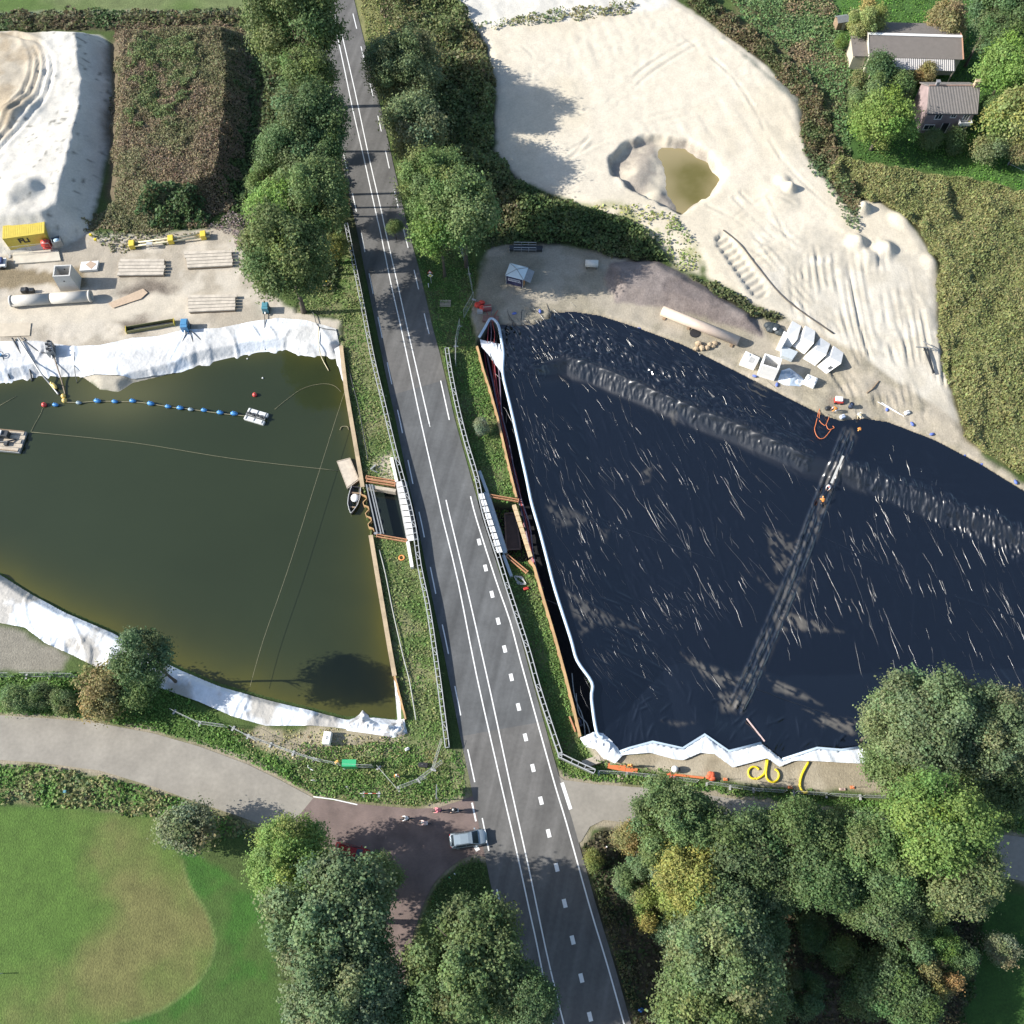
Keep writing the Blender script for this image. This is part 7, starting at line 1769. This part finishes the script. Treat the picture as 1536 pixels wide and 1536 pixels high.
# ------------------------------------------------------------------ farmhouse and barn
brickw = brick_mat('house brick', (.35, .26, .25), (.30, .22, .21))
p0, p1 = G(1377, 200), G(1446, 200); rz, Ln = frame_of(p0, p1); z = hz(p0.x, p0.y)
t = thing('farmhouse', (p0.x, p0.y, z), rz, 'two storey brick farmhouse with a grey tiled roof among the trees', 'house')
W_h, D_h, E_h, R_h = Ln, 6.2, 4.4, 6.6
m = MB()
vs = [(0, 0, -.3), (W_h, 0, -.3), (W_h, D_h, -.3), (0, D_h, -.3), (0, 0, E_h), (W_h, 0, E_h), (W_h, D_h, E_h), (0, D_h, E_h), (0, D_h / 2, R_h - .1), (W_h, D_h / 2, R_h - .1)]
m.add(vs, [(0, 1, 5, 4), (1, 2, 6, 9, 5), (2, 3, 7, 6), (3, 0, 4, 8, 7)]); m.build('wall', brickw, t)
def roof_mat(name, c1, c2, rot=0, sc_=3.0):
    m = bpy.data.materials.new(name); m.use_nodes = True; nt = m.node_tree; b = nt.nodes['Principled BSDF']; tc = nt.nodes.new('ShaderNodeTexCoord')
    w = nt.nodes.new('ShaderNodeTexWave'); w.inputs['Scale'].default_value = sc_; w.inputs['Distortion'].default_value = .3; w.bands_direction = 'X'
    nt.links.new(tc.outputs['Object'], w.inputs['Vector'])
    n = nt.nodes.new('ShaderNodeTexNoise'); n.inputs['Scale'].default_value = 1.6; n.inputs['Detail'].default_value = 6; nt.links.new(tc.outputs['Object'], n.inputs['Vector'])
    ma = nt.nodes.new('ShaderNodeMath'); ma.operation = 'MULTIPLY_ADD'; ma.inputs[1].default_value = .3; nt.links.new(w.outputs['Fac'], ma.inputs[0])
    nt.links.new(n.outputs['Fac'], ma.inputs[2])
    mx = nt.nodes.new('ShaderNodeMix'); mx.data_type = 'RGBA'; mx.inputs['A'].default_value = (*c1, 1); mx.inputs['B'].default_value = (*c2, 1)
    nt.links.new(ma.outputs[0], mx.inputs['Factor']); nt.links.new(mx.outputs['Result'], b.inputs['Base Color']); b.inputs['Roughness'].default_value = .8
    bp = nt.nodes.new('ShaderNodeBump'); bp.inputs['Strength'].default_value = .8; bp.inputs['Distance'].default_value = .08; nt.links.new(w.outputs['Fac'], bp.inputs['Height']); nt.links.new(bp.outputs[0], b.inputs['Normal'])
    return m
ov = .3
rt_ = roof_mat('grey roof tiles', (.13, .125, .12), (.235, .21, .195), sc_=1.3)
sl = (R_h - E_h) / (D_h / 2)
rf = MB().slab([(-ov, -ov, E_h - ov * sl + .12), (W_h + ov, -ov, E_h - ov * sl + .12), (W_h + ov, D_h / 2, R_h + .12), (-ov, D_h / 2, R_h + .12)], .14).build('roof', rt_, t)
MB().slab([(-ov, D_h / 2, R_h + .12), (W_h + ov, D_h / 2, R_h + .12), (W_h + ov, D_h + ov, E_h - ov * sl + .12), (-ov, D_h + ov, E_h - ov * sl + .12)], .14).build('roof', rt_, t)
MB().tube([(-ov, D_h / 2, R_h + .14), (W_h + ov, D_h / 2, R_h + .14)], .12, 8).build('ridge_tiles', mat('reddish ridge tiles', (.30, .2, .16), .8, 0, .3, 3), t)
m = MB().box((W_h - .45, D_h / 2, R_h + .35), (.75, .6, 1.4)); m.box((W_h - .45, D_h / 2, R_h + 1.1), (.9, .75, .12)); m.build('chimney', mat('tan chimney brick', (.42, .33, .22), .9, 0, .2, 4), rf)
m = MB().box((.9, D_h / 2 + .1, R_h + .3), (.45, .45, 1.0)); m.box((.9, D_h / 2 + .1, R_h + .85), (.6, .6, .1)); m.build('chimney', mat('grey chimney', (.2, .2, .21), .8), rf)
m = MB(); m.bar((-ov, -.42, E_h - .12), (W_h + ov, -.42, E_h - .12), .14, .12); m.build('gutter', dark, t)
def window(x, zc, w, h, parent, y=-.03):
    f = MB(); [f.box(c, d) for c, d in (((x, y, zc + h / 2), (w + .16, .1, .1)), ((x, y, zc - h / 2), (w + .16, .14, .12)), ((x - w / 2 - .04, y, zc), (.1, .1, h)), ((x + w / 2 + .04, y, zc), (.1, .1, h)), ((x, y, zc), (.06, .08, h)))]
    f = f.build('window', white, parent); MB().box((x, y + .01, zc), (w, .05, h)).build('pane', glass, f); return f
window(1.9, 3.55, .95, 1.15, t); window(4.2, 3.65, .7, .7, t); window(6.3, 3.5, .8, 1.5, t)
window(1.2, 1.3, 1.5, 1.0, t); window(6.3, 1.2, .9, .8, t)
d_ = MB(); d_.box((3.7, -.03, 1.05), (.95, .08, 2.1)); d_ = d_.build('door', mat('dark door', (.03, .03, .035), .5), t); m = MB(); [m.box(c, e) for c, e in (((3.15, -.04, 1.05), (.1, .1, 2.2)), ((4.25, -.04, 1.05), (.1, .1, 2.2)))]; m.build('frame', white, d_)
m = MB().box((6.35, -.45, 2.45), (1.9, .9, .12)); [m.box(c, e) for c, e in (((6.35, -.9, 2.8), (1.9, .05, .5)), ((5.42, -.45, 2.8), (.05, .86, .5)), ((7.28, -.45, 2.8), (.05, .86, .5)))]; m.build('balcony', white, t)
# barn: dark corrugated gable roof with a white ridge, pale lean-to in front, cream gable
wl_, wr_ = G(1303.6, 51, 4.4), G(1441.6, 55, 4.4)
rz, Ln = frame_of(wl_, wr_); half = 3.9
nrm = Vector((-math.sin(rz), math.cos(rz), 0))
o = wl_ - nrm * half; o.z = hz(o.x, o.y)
t = thing('barn', o, rz, 'long grey corrugated barn with a white ridge and a pale lean-to', 'barn')
eh, rh = 3.5, 4.4
m = MB(); vs = [(0.1, .1, -.3), (Ln - .1, .1, -.3), (Ln - .1, half * 2 - .1, -.3), (.1, half * 2 - .1, -.3), (.1, .1, eh - .1), (Ln - .1, .1, eh - .1), (Ln - .1, half * 2 - .1, eh - .1), (.1, half * 2 - .1, eh - .1), (.1, half, rh - .15), (Ln - .1, half, rh - .15)]
m.add(vs, [(0, 1, 5, 4), (1, 2, 6, 9, 5), (2, 3, 7, 6), (3, 0, 4, 8, 7)]); m.build('wall', mat('cream render', (.44, .40, .31), .8, 0, .1, 1), t)
rb = roof_mat('grey corrugated sheets', (.135, .12, .11), (.20, .18, .165), sc_=2.6)
rf = MB().slab([(-.15, -.2, eh - .05), (Ln + .15, -.2, eh - .05), (Ln + .15, half, rh), (-.15, half, rh)], .08).build('roof', rb, t)
MB().slab([(-.15, half, rh), (Ln + .15, half, rh), (Ln + .15, half * 2 + .2, eh - .05), (-.15, half * 2 + .2, eh - .05)], .08).build('roof', rb, t)
MB().box((Ln / 2, half, rh + .06), (Ln + .3, .5, .1)).build('ridge_cap', white, rf)
for x_ in (-.16, Ln + .16):
    m = MB(); m.bar((x_, -.2, eh), (x_, half, rh + .04), .14, .14); m.bar((x_, half, rh + .04), (x_, half * 2 + .2, eh), .14, .14); m.build('verge_board', mat('orange verge', (.45, .26, .17), .7) if x_ > 0 else mat('cream board', (.65, .6, .5), .7), t)
MB().slab([(.3, -2.1, 2.8), (Ln - 1.2, -2.1, 2.8), (Ln - 1.2, -.1, eh - .12), (.3, -.1, eh - .12)], .06).build('lean_to_roof', roof_mat('pale corrugated sheets', (.38, .365, .35), (.43, .41, .40), sc_=1.0), t)
for k in range(6): MB().box((.5 + k * (Ln - 1.9) / 5, -2.0, 1.2), (.14, .14, 2.9)).build('post', wood, t)
m = MB().box((-1.2, half - 1.0, 1.1), (2.2, 4.2, 2.7)); m.build('annex', mat('cream render', (.62, .57, .44)), t)
MB().slab([(-2.4, half - 3.2, 2.75), (.05, half - 3.2, 2.75), (.05, half + 1.2, 3.0), (-2.4, half + 1.2, 3.0)], .08).build('annex_roof', rb, t)
for (a, b), c, l in (((1371, 107), red, 'red barrel under the lean-to of the barn'), ((1378, 105), mat('pale red drum', (.5, .2, .18), .5), 'paler red barrel under the lean-to of the barn')):
    p = on(a, b); q = thing('barrel', p, 0, l, 'barrel'); MB().tube([(0, 0, 0), (0, 0, .95)], .4, 14).build('drum', c, q, True); MB().pipe((0, 0, .9), (0, 0, .98), .43, .36, 14).build('rim', dark, q)
p = on(1258, 42); t = thing('garden_shed', p, .2, 'tiny garden shed in the grass left of the barn', 'shed')
MB().box((0, 0, .9), (1.8, 1.5, 1.8)).build('wall', woodd, t); m = MB().slab([(-1, -.9, 1.8), (1, -.9, 1.8), (1, 0, 2.4), (-1, 0, 2.4)], .06); m.slab([(-1, 0, 2.4), (1, 0, 2.4), (1, .9, 1.8), (-1, .9, 1.8)], .06); m.build('roof', galvd, t); MB().box((.3, -.78, .8), (.6, .05, 1.5)).build('door', wood, t)

# ------------------------------------------------------------------ cars
def loft(sections):
    """each section: x, list of (y,z) around"""
    m = MB(); n = len(sections[0][1]); vs = []
    for x, ring in sections: vs += [(x, a, b) for a, b in ring]
    fs = []
    for i in range(len(sections) - 1):
        for k in range(n): fs.append((i * n + k, (i + 1) * n + k, (i + 1) * n + (k + 1) % n, i * n + (k + 1) % n))
    fs.append(tuple(range(n - 1, -1, -1))); fs.append(tuple((len(sections) - 1) * n + k for k in range(n)))
    return m.add(vs, fs)
def car(px, rz, paint_, label):
    p = on(*px); t = thing('car', (p.x, p.y, .02), rz, label, 'car')
    def ring(w, z0, z1, sh): return [(-w * .9, z0), (w * .9, z0), (w, z0 + .18), (w, z1 - .22), (w * sh, z1), (-w * sh, z1), (-w, z1 - .22), (-w, z0 + .18)]
    S = [(-2.16, ring(.56, .40, .76, .85)), (-2.06, ring(.74, .28, .88, .88)), (-1.85, ring(.84, .24, .94, .89)), (-1.4, ring(.88, .22, .96, .9)), (0, ring(.88, .2, .94, .92)), (1.0, ring(.88, .2, .93, .9)), (1.55, ring(.86, .22, .87, .86)), (1.85, ring(.80, .24, .77, .82)), (2.05, ring(.66, .28, .67, .8)), (2.15, ring(.46, .36, .58, .8))]
    b = loft(S).build('body', paint_, t, True, .03)
    C_ = [(-1.98, .66, .88), (-1.62, .64, 1.38), (-.9, .62, 1.47), (.0, .62, 1.48), (.45, .64, 1.40), (1.18, .70, .92)]
    m = MB(); vs = []
    for x, w, z in C_: vs += [(x, -w - (.10 if z < 1.2 else 0), z), (x, w + (.10 if z < 1.2 else 0), z)]
    base = [(-1.98, -.80, .86), (-1.98, .80, .86), (1.18, -.80, .86), (1.18, .80, .86)]
    o = len(vs); vs += [(x, -.82, .88) for x, w, z in C_] + [(x, .82, .88) for x, w, z in C_]
    fs = [(2 * i, 2 * i + 2, 2 * i + 3, 2 * i + 1) for i in range(5)]
    fs += [(o + i, o + i + 1, 2 * i + 2, 2 * i) for i in range(5)] + [(o + 6 + i, 2 * i + 1, 2 * i + 3, o + 6 + i + 1) for i in range(5)]
    m.add(vs, fs); m.build('cabin', paint_, t)
    def pane(name, pts, off): m = MB().quad(*[Vector(q) + Vector(off) for q in pts]); return m.build(name, glass, t)
    pane('windscreen', [(.50, -.62, 1.38), (1.12, -.70, .96), (1.12, .70, .96), (.50, .62, 1.38)], (.012, 0, .012))
    pane('rear_window', [(-1.93, -.64, .97), (-1.65, -.60, 1.34), (-1.65, .60, 1.34), (-1.93, .64, .97)], (-.014, 0, .012))
    for s in (-1, 1):
        pane('side_window', [(-1.5, s * .815, .98), (-.35, s * .815, .98), (-.35, s * .655, 1.38), (-1.4, s * .665, 1.33)], (0, s * .02, .012))
        pane('side_window', [(-.28, s * .815, .98), (.95, s * .80, .98), (.40, s * .68, 1.34), (-.28, s * .655, 1.38)], (0, s * .02, .012))
        MB().box((.85, s * .98, .98), (.16, .2, .13)).build('mirror', paint_, t, bevel=.03)
        MB().box((2.0, s * .58, .62), (.16, .3, .14)).build('headlight', mat('lamp glass', (.7, .72, .72), .15), t, bevel=.02)
        MB().box((-2.06, s * .66, .74), (.1, .18, .3)).build('tail_light', mat('red lamp', (.5, .02, .02), .2), t, bevel=.02)
        m = MB().bar((-1.5, s * .58, 1.47), (.1, s * .58, 1.51), .04, .04); m.build('roof_rail', dark, t)
        for x in (-1.3, 1.3):
            w = MB().tube([(x, s * .72, .31), (x, s * .92, .31)], .31, 18).build('wheel', black, t); MB().tube([(x, s * .90, .31), (x, s * .935, .31)], .19, 14).build('rim', galv, w)
    return t
car((703, 1259), R(8), mat('silver blue car paint', (.30, .36, .40), .25, .3, .04, 2), 'grey estate car waiting at the mouth of the brick junction')
car((530, 1281), R(-14), mat('dark red car paint', (.30, .02, .02), .25, .2, .04, 2), 'dark red car half hidden under the tree at the junction')

# ------------------------------------------------------------------ people
def skin_mesh(name, joints, bones, m_, parent, sub=1):
    names = list(joints); me = bpy.data.meshes.new(name)
    me.from_pydata([joints[n][0] for n in names], [(names.index(a), names.index(b)) for a, b in bones], [])
    o = bpy.data.objects.new(name, me); COL.objects.link(o)
    sk = o.modifiers.new('skin', 'SKIN'); sk.use_smooth_shade = True
    if not me.skin_vertices: me.attributes.update()
    for i, n in enumerate(names):
        r = joints[n][1]; v = me.skin_vertices[0].data[i]
        v.radius = (r, r) if not isinstance(r, tuple) else r
        v.use_root = (i == 0)
    if sub: sb = o.modifiers.new('sub', 'SUBSURF'); sb.levels = sub; sb.render_levels = sub
    dg = bpy.context.evaluated_depsgraph_get(); dg.update()
    m2 = bpy.data.meshes.new_from_object(o.evaluated_get(dg)); bpy.data.objects.remove(o)
    m2.materials.clear(); m2.materials.append(m_); m2.name = name
    return mesh_obj(name, m2, parent)
def V3(*a): return Vector(a)
def pose(kind):
    """joint positions, figure facing +x, feet on z=0"""
    if kind == 'stand':
        J = dict(pel=V3(0, 0, .95), chest=V3(.02, 0, 1.28), neck=V3(.02, 0, 1.5), head=V3(.05, 0, 1.66), hl=V3(0, .1, .9), hr=V3(0, -.1, .9), kl=V3(.05, .12, .5), kr=V3(-.02, -.12, .5), al=V3(.03, .13, .08), ar=V3(-.06, -.13, .08), tl=V3(.2, .15, .04), tr=V3(.11, -.15, .04),
                 sl=V3(0, .2, 1.42), sr=V3(0, -.2, 1.42), el=V3(-.03, .28, 1.13), er=V3(.06, -.28, 1.14), wl=V3(.12, .27, .9), wr=V3(.24, -.24, .98))
    elif kind == 'bend':
        J = dict(pel=V3(-.15, 0, .88), chest=V3(.2, 0, 1.05), neck=V3(.42, 0, 1.12), head=V3(.56, 0, 1.15), hl=V3(-.13, .1, .84), hr=V3(-.13, -.1, .84), kl=V3(.05, .13, .48), kr=V3(-.1, -.13, .47), al=V3(-.05, .14, .08), ar=V3(-.22, -.14, .08), tl=V3(.12, .16, .04), tr=V3(-.05, -.16, .04),
                 sl=V3(.34, .2, 1.07), sr=V3(.34, -.2, 1.07), el=V3(.42, .25, .78), er=V3(.42, -.25, .78), wl=V3(.58, .18, .55), wr=V3(.58, -.18, .55))
    elif kind == 'kneel':
        J = dict(pel=V3(-.12, 0, .42), chest=V3(.14, 0, .68), neck=V3(.28, 0, .84), head=V3(.40, 0, .95), hl=V3(-.1, .1, .4), hr=V3(-.1, -.1, .4), kl=V3(.3, .16, .12), kr=V3(.26, -.17, .12), al=V3(-.15, .17, .08), ar=V3(-.18, -.17, .08), tl=V3(-.32, .17, .05), tr=V3(-.35, -.17, .05),
                 sl=V3(.2, .2, .78), sr=V3(.2, -.2, .78), el=V3(.35, .26, .5), er=V3(.35, -.26, .5), wl=V3(.55, .16, .3), wr=V3(.55, -.16, .3))
    else:  # cycling
        J = dict(pel=V3(-.22, 0, .98), chest=V3(.02, 0, 1.24), neck=V3(.14, 0, 1.42), head=V3(.22, 0, 1.56), hl=V3(-.2, .1, .95), hr=V3(-.2, -.1, .95), kl=V3(.18, .12, .78), kr=V3(.08, -.12, .56), al=V3(.06, .12, .42), ar=V3(-.08, -.12, .18), tl=V3(.22, .13, .38), tr=V3(.08, -.13, .15),
                 sl=V3(.1, .19, 1.34), sr=V3(.1, -.19, 1.34), el=V3(.3, .25, 1.12), er=V3(.3, -.25, 1.12), wl=V3(.5, .24, 1.04), wr=V3(.5, -.24, 1.04))
    return J
rp = random.Random(21)
def person(loc, rz, kind, top, legs, headc, label, group=None, helmet=True, name='person'):
    t = thing(name, loc, rz, label, 'person', group)
    J = pose(kind); j = {k: (v, r) for (k, v), r in zip(J.items(), (.135, .15, .06, .085, .1, .1, .062, .062, .045, .045, .03, .03, .07, .07, .045, .045, .032, .032))}
    f = (J['head'] - J['neck']).normalized(); fw = V3(1, 0, -.2).normalized()
    j['crown'] = (J['head'] + f * .09, .08); j['nose'] = (J['head'] + fw * .105 + V3(0, 0, -.01), .014)
    for s, n in ((1, 'l'), (-1, 'r')): j['ear' + n] = (J['head'] + V3(0, s * .085, 0), .018)
    B = [('pel', 'chest'), ('chest', 'neck'), ('neck', 'head'), ('head', 'crown'), ('head', 'nose'), ('head', 'earl'), ('head', 'earr'), ('pel', 'hl'), ('pel', 'hr'), ('hl', 'kl'), ('hr', 'kr'), ('kl', 'al'), ('kr', 'ar'), ('al', 'tl'), ('ar', 'tr'), ('chest', 'sl'), ('chest', 'sr'), ('sl', 'el'), ('sr', 'er'), ('el', 'wl'), ('er', 'wr')]
    for n in 'lr':
        d = (J['w' + n] - J['e' + n]).normalized(); sd_ = V3(0, 1 if n == 'l' else -1, 0); sd_ = (sd_ - d * sd_.dot(d)).normalized(); dn = d.cross(sd_)
        j['p' + n] = (J['w' + n] + d * .08, .028); B.append(('w' + n, 'p' + n))
        for k, (ln, sp) in enumerate(((.085, .03), (.095, .01), (.088, -.012), (.07, -.032))):
            j['f%s%d' % (n, k)] = (J['w' + n] + d * (.08 + ln * .55) + sd_ * sp, .009); j['g%s%d' % (n, k)] = (J['w' + n] + d * (.08 + ln * .85) + sd_ * sp + V3(0, 0, -.03), .008)
            B += [('p' + n, 'f%s%d' % (n, k)), ('f%s%d' % (n, k), 'g%s%d' % (n, k))]
        j['th' + n] = (J['w' + n] + d * .06 - sd_ * .055, .01); B.append(('p' + n, 'th' + n))
    body = skin_mesh('body', j, B, skin, t)
    jj = {k: (J[k], r) for k, r in (('chest', .185), ('pel', .165), ('neck', .07), ('sl', .095), ('sr', .095), ('el', .066), ('er', .066))}
    for n in 'lr': jj['w' + n] = (J['w' + n].lerp(J['e' + n], .12), .048)
    skin_mesh('jacket', jj, [('chest', 'pel'), ('chest', 'neck'), ('chest', 'sl'), ('chest', 'sr'), ('sl', 'el'), ('sr', 'er'), ('el', 'wl'), ('er', 'wr')], top, t)
    jl = {'pel': (J['pel'] - V3(0, 0, .02), .16)}
    for n in 'lr': jl['h' + n] = (J['h' + n], .12); jl['k' + n] = (J['k' + n], .085); jl['a' + n] = (J['a' + n] + V3(0, 0, .03), .07)
    skin_mesh('trousers', jl, [('pel', 'hl'), ('pel', 'hr'), ('hl', 'kl'), ('hr', 'kr'), ('kl', 'al'), ('kr', 'ar')], legs, t)
    m = MB()
    for n in 'lr':
        m.sphere(J['a' + n].lerp(J['t' + n], .5) + V3(0, 0, -.01), (.15, .06, .055), 10, 6)
    m.build('shoe', black, t, True)
    m = MB().sphere(J['head'] + f * .05, (.125, .115, .12), 14, 8)
    h_ = m.build('helmet' if helmet else 'hair', headc, t, True)
    return t
def face(px, tow, kind, top, legs, headc, label, z=None, **kw):
    p = on(*px) if z is None else G(*px, z); q = G(*tow)
    return person((p.x, p.y, p.z), math.atan2(q.y - p.y, q.x - p.x), kind, top, legs, headc, label, **kw)
hiv = mat('orange safety cloth', (.75, .28, .06), .7, 0, .06, 6); hivp = mat('pink red safety cloth', (.72, .20, .17), .7, 0, .06, 6); navyc = mat('navy work trousers', (.04, .05, .09), .8); greyc = mat('grey trousers', (.22, .22, .24), .8)
whc = mat('white cloth', (.70, .69, .68), .8); ylc = mat('pale yellow cloth', (.68, .58, .36), .8); blk = mat('black cloth', (.02, .02, .025), .8); hat = mat('white helmet', (.75, .74, .70), .4); hato = mat('orange helmet', (.8, .36, .1), .4); hair = mat('dark hair', (.05, .035, .025), .7); pinkc = mat('coral cloth', (.72, .20, .24), .7)
face((597, 1165), (597, 1300), 'stand', hiv, whc, hat, 'standing worker in orange jacket and white trousers behind the mesh fence')
face((870, 1088), (860, 1060), 'bend', navyc, greyc, hato, 'worker with orange helmet bending over the near end of the trench')
face((944, 1150), (944, 1300), 'stand', hiv, hiv, hato, 'standing worker all in orange on the bare yard')
face((1287, 647), (1270, 670), 'bend', hiv, ylc, hato, 'worker in orange bending over the liner just below its rim')
face((1286, 626), (1290, 650), 'bend', ylc, whc, hat, 'worker in pale yellow bending at the liner rim')
face((1261, 684), (1255, 700), 'kneel', hivp, navyc, hato, 'worker in coral red kneeling on the white glinting slope of the liner')
face((1242, 731), (1238, 745), 'kneel', whc, navyc, hivp, 'worker in white with a pinkish helmet kneeling on the liner seam', z=-2.0)
face((1233, 754), (1238, 740), 'kneel', hiv, blk, hato, 'worker in orange kneeling lowest on the liner seam', z=-2.0)
face((1252, 618), (1240, 618), 'bend', hiv, whc, hat, 'worker in orange and white bending between the bags on the liner rim')
# bicycles, each with its rider
def bicycle(loc, rz, m_, label):
    t = thing('bicycle', loc, rz, label, 'bicycle')
    for x in (-.52, .52):
        w = MB().tube([(x + math.cos(R(k * 20)) * .33, 0, .34 + math.sin(R(k * 20)) * .33) for k in range(18)], .022, 6, True).build('wheel', black, t)
        m = MB(); [m.tube([(x, 0, .34), (x + math.cos(R(k * 36)) * .31, 0, .34 + math.sin(R(k * 36)) * .31)], .004, 4) for k in range(10)]; m.build('spokes', galv, w)
    m = MB()
    for a, b in (((-.52, 0, .34), (-.05, 0, .3)), ((-.05, 0, .3), (-.18, 0, .86)), ((-.16, 0, .78), (.38, 0, .84)), ((-.05, 0, .3), (.40, 0, .76)), ((-.52, 0, .34), (-.17, 0, .78)), ((.52, 0, .34), (.36, 0, .98))): m.tube([a, b], .02, 6)
    m.build('frame', m_, t)
    MB().box((-.2, 0, .9), (.26, .15, .06)).build('saddle', black, t, bevel=.02)
    m = MB().tube([(.46, .27, 1.0), (.38, .1, 1.02), (.36, 0, .99), (.38, -.1, 1.02), (.46, -.27, 1.0)], .016, 6); m.build('handlebar', dark, t)
    m = MB(); m.bar((-.05, -.12, .3), (.08, -.12, .34), .03, .03); m.box((.1, -.16, .34), (.1, .1, .03)); m.box((-.18, .16, .27), (.1, .1, .03)); m.build('pedals', dark, t)
    m = MB().box((-.55, 0, .74), (.4, .14, .03)); m.build('carrier', dark, t)
    return t
for px, hd, c1, c2, hc_, helm, fr, l, lb in (((611, 1229), 184, whc, blk, hair, False, blk, 'cyclist in white top riding ahead on the brick junction', 'dark bicycle under the leading cyclist in white'),
                                             ((638, 1236), 178, mat('pale pink cloth', (.7, .5, .46), .8), whc, hat, True, white, 'cyclist in pale clothes on the brick junction', 'white bicycle under the cyclist in pale clothes'),
                                             ((659, 1217), 182, pinkc, navyc, pinkc, True, red, 'cyclist in coral red coming off the main road', 'red bicycle under the coral red cyclist'),
                                             ((684, 1217), 182, blk, whc, hat, True, blk, 'cyclist in black top last in line at the road edge', 'black bicycle under the last cyclist')):
    p = G(*px)
    bicycle((p.x, p.y, .012), R(hd), mat('bike ' + l[11:20], (.05, .05, .05) if fr is blk else ((.6, .6, .58) if fr is white else (.4, .04, .04)), .4), lb)
    person((p.x, p.y, .012), R(hd), 'cycle', c1, c2, hc_, l, None, helm)
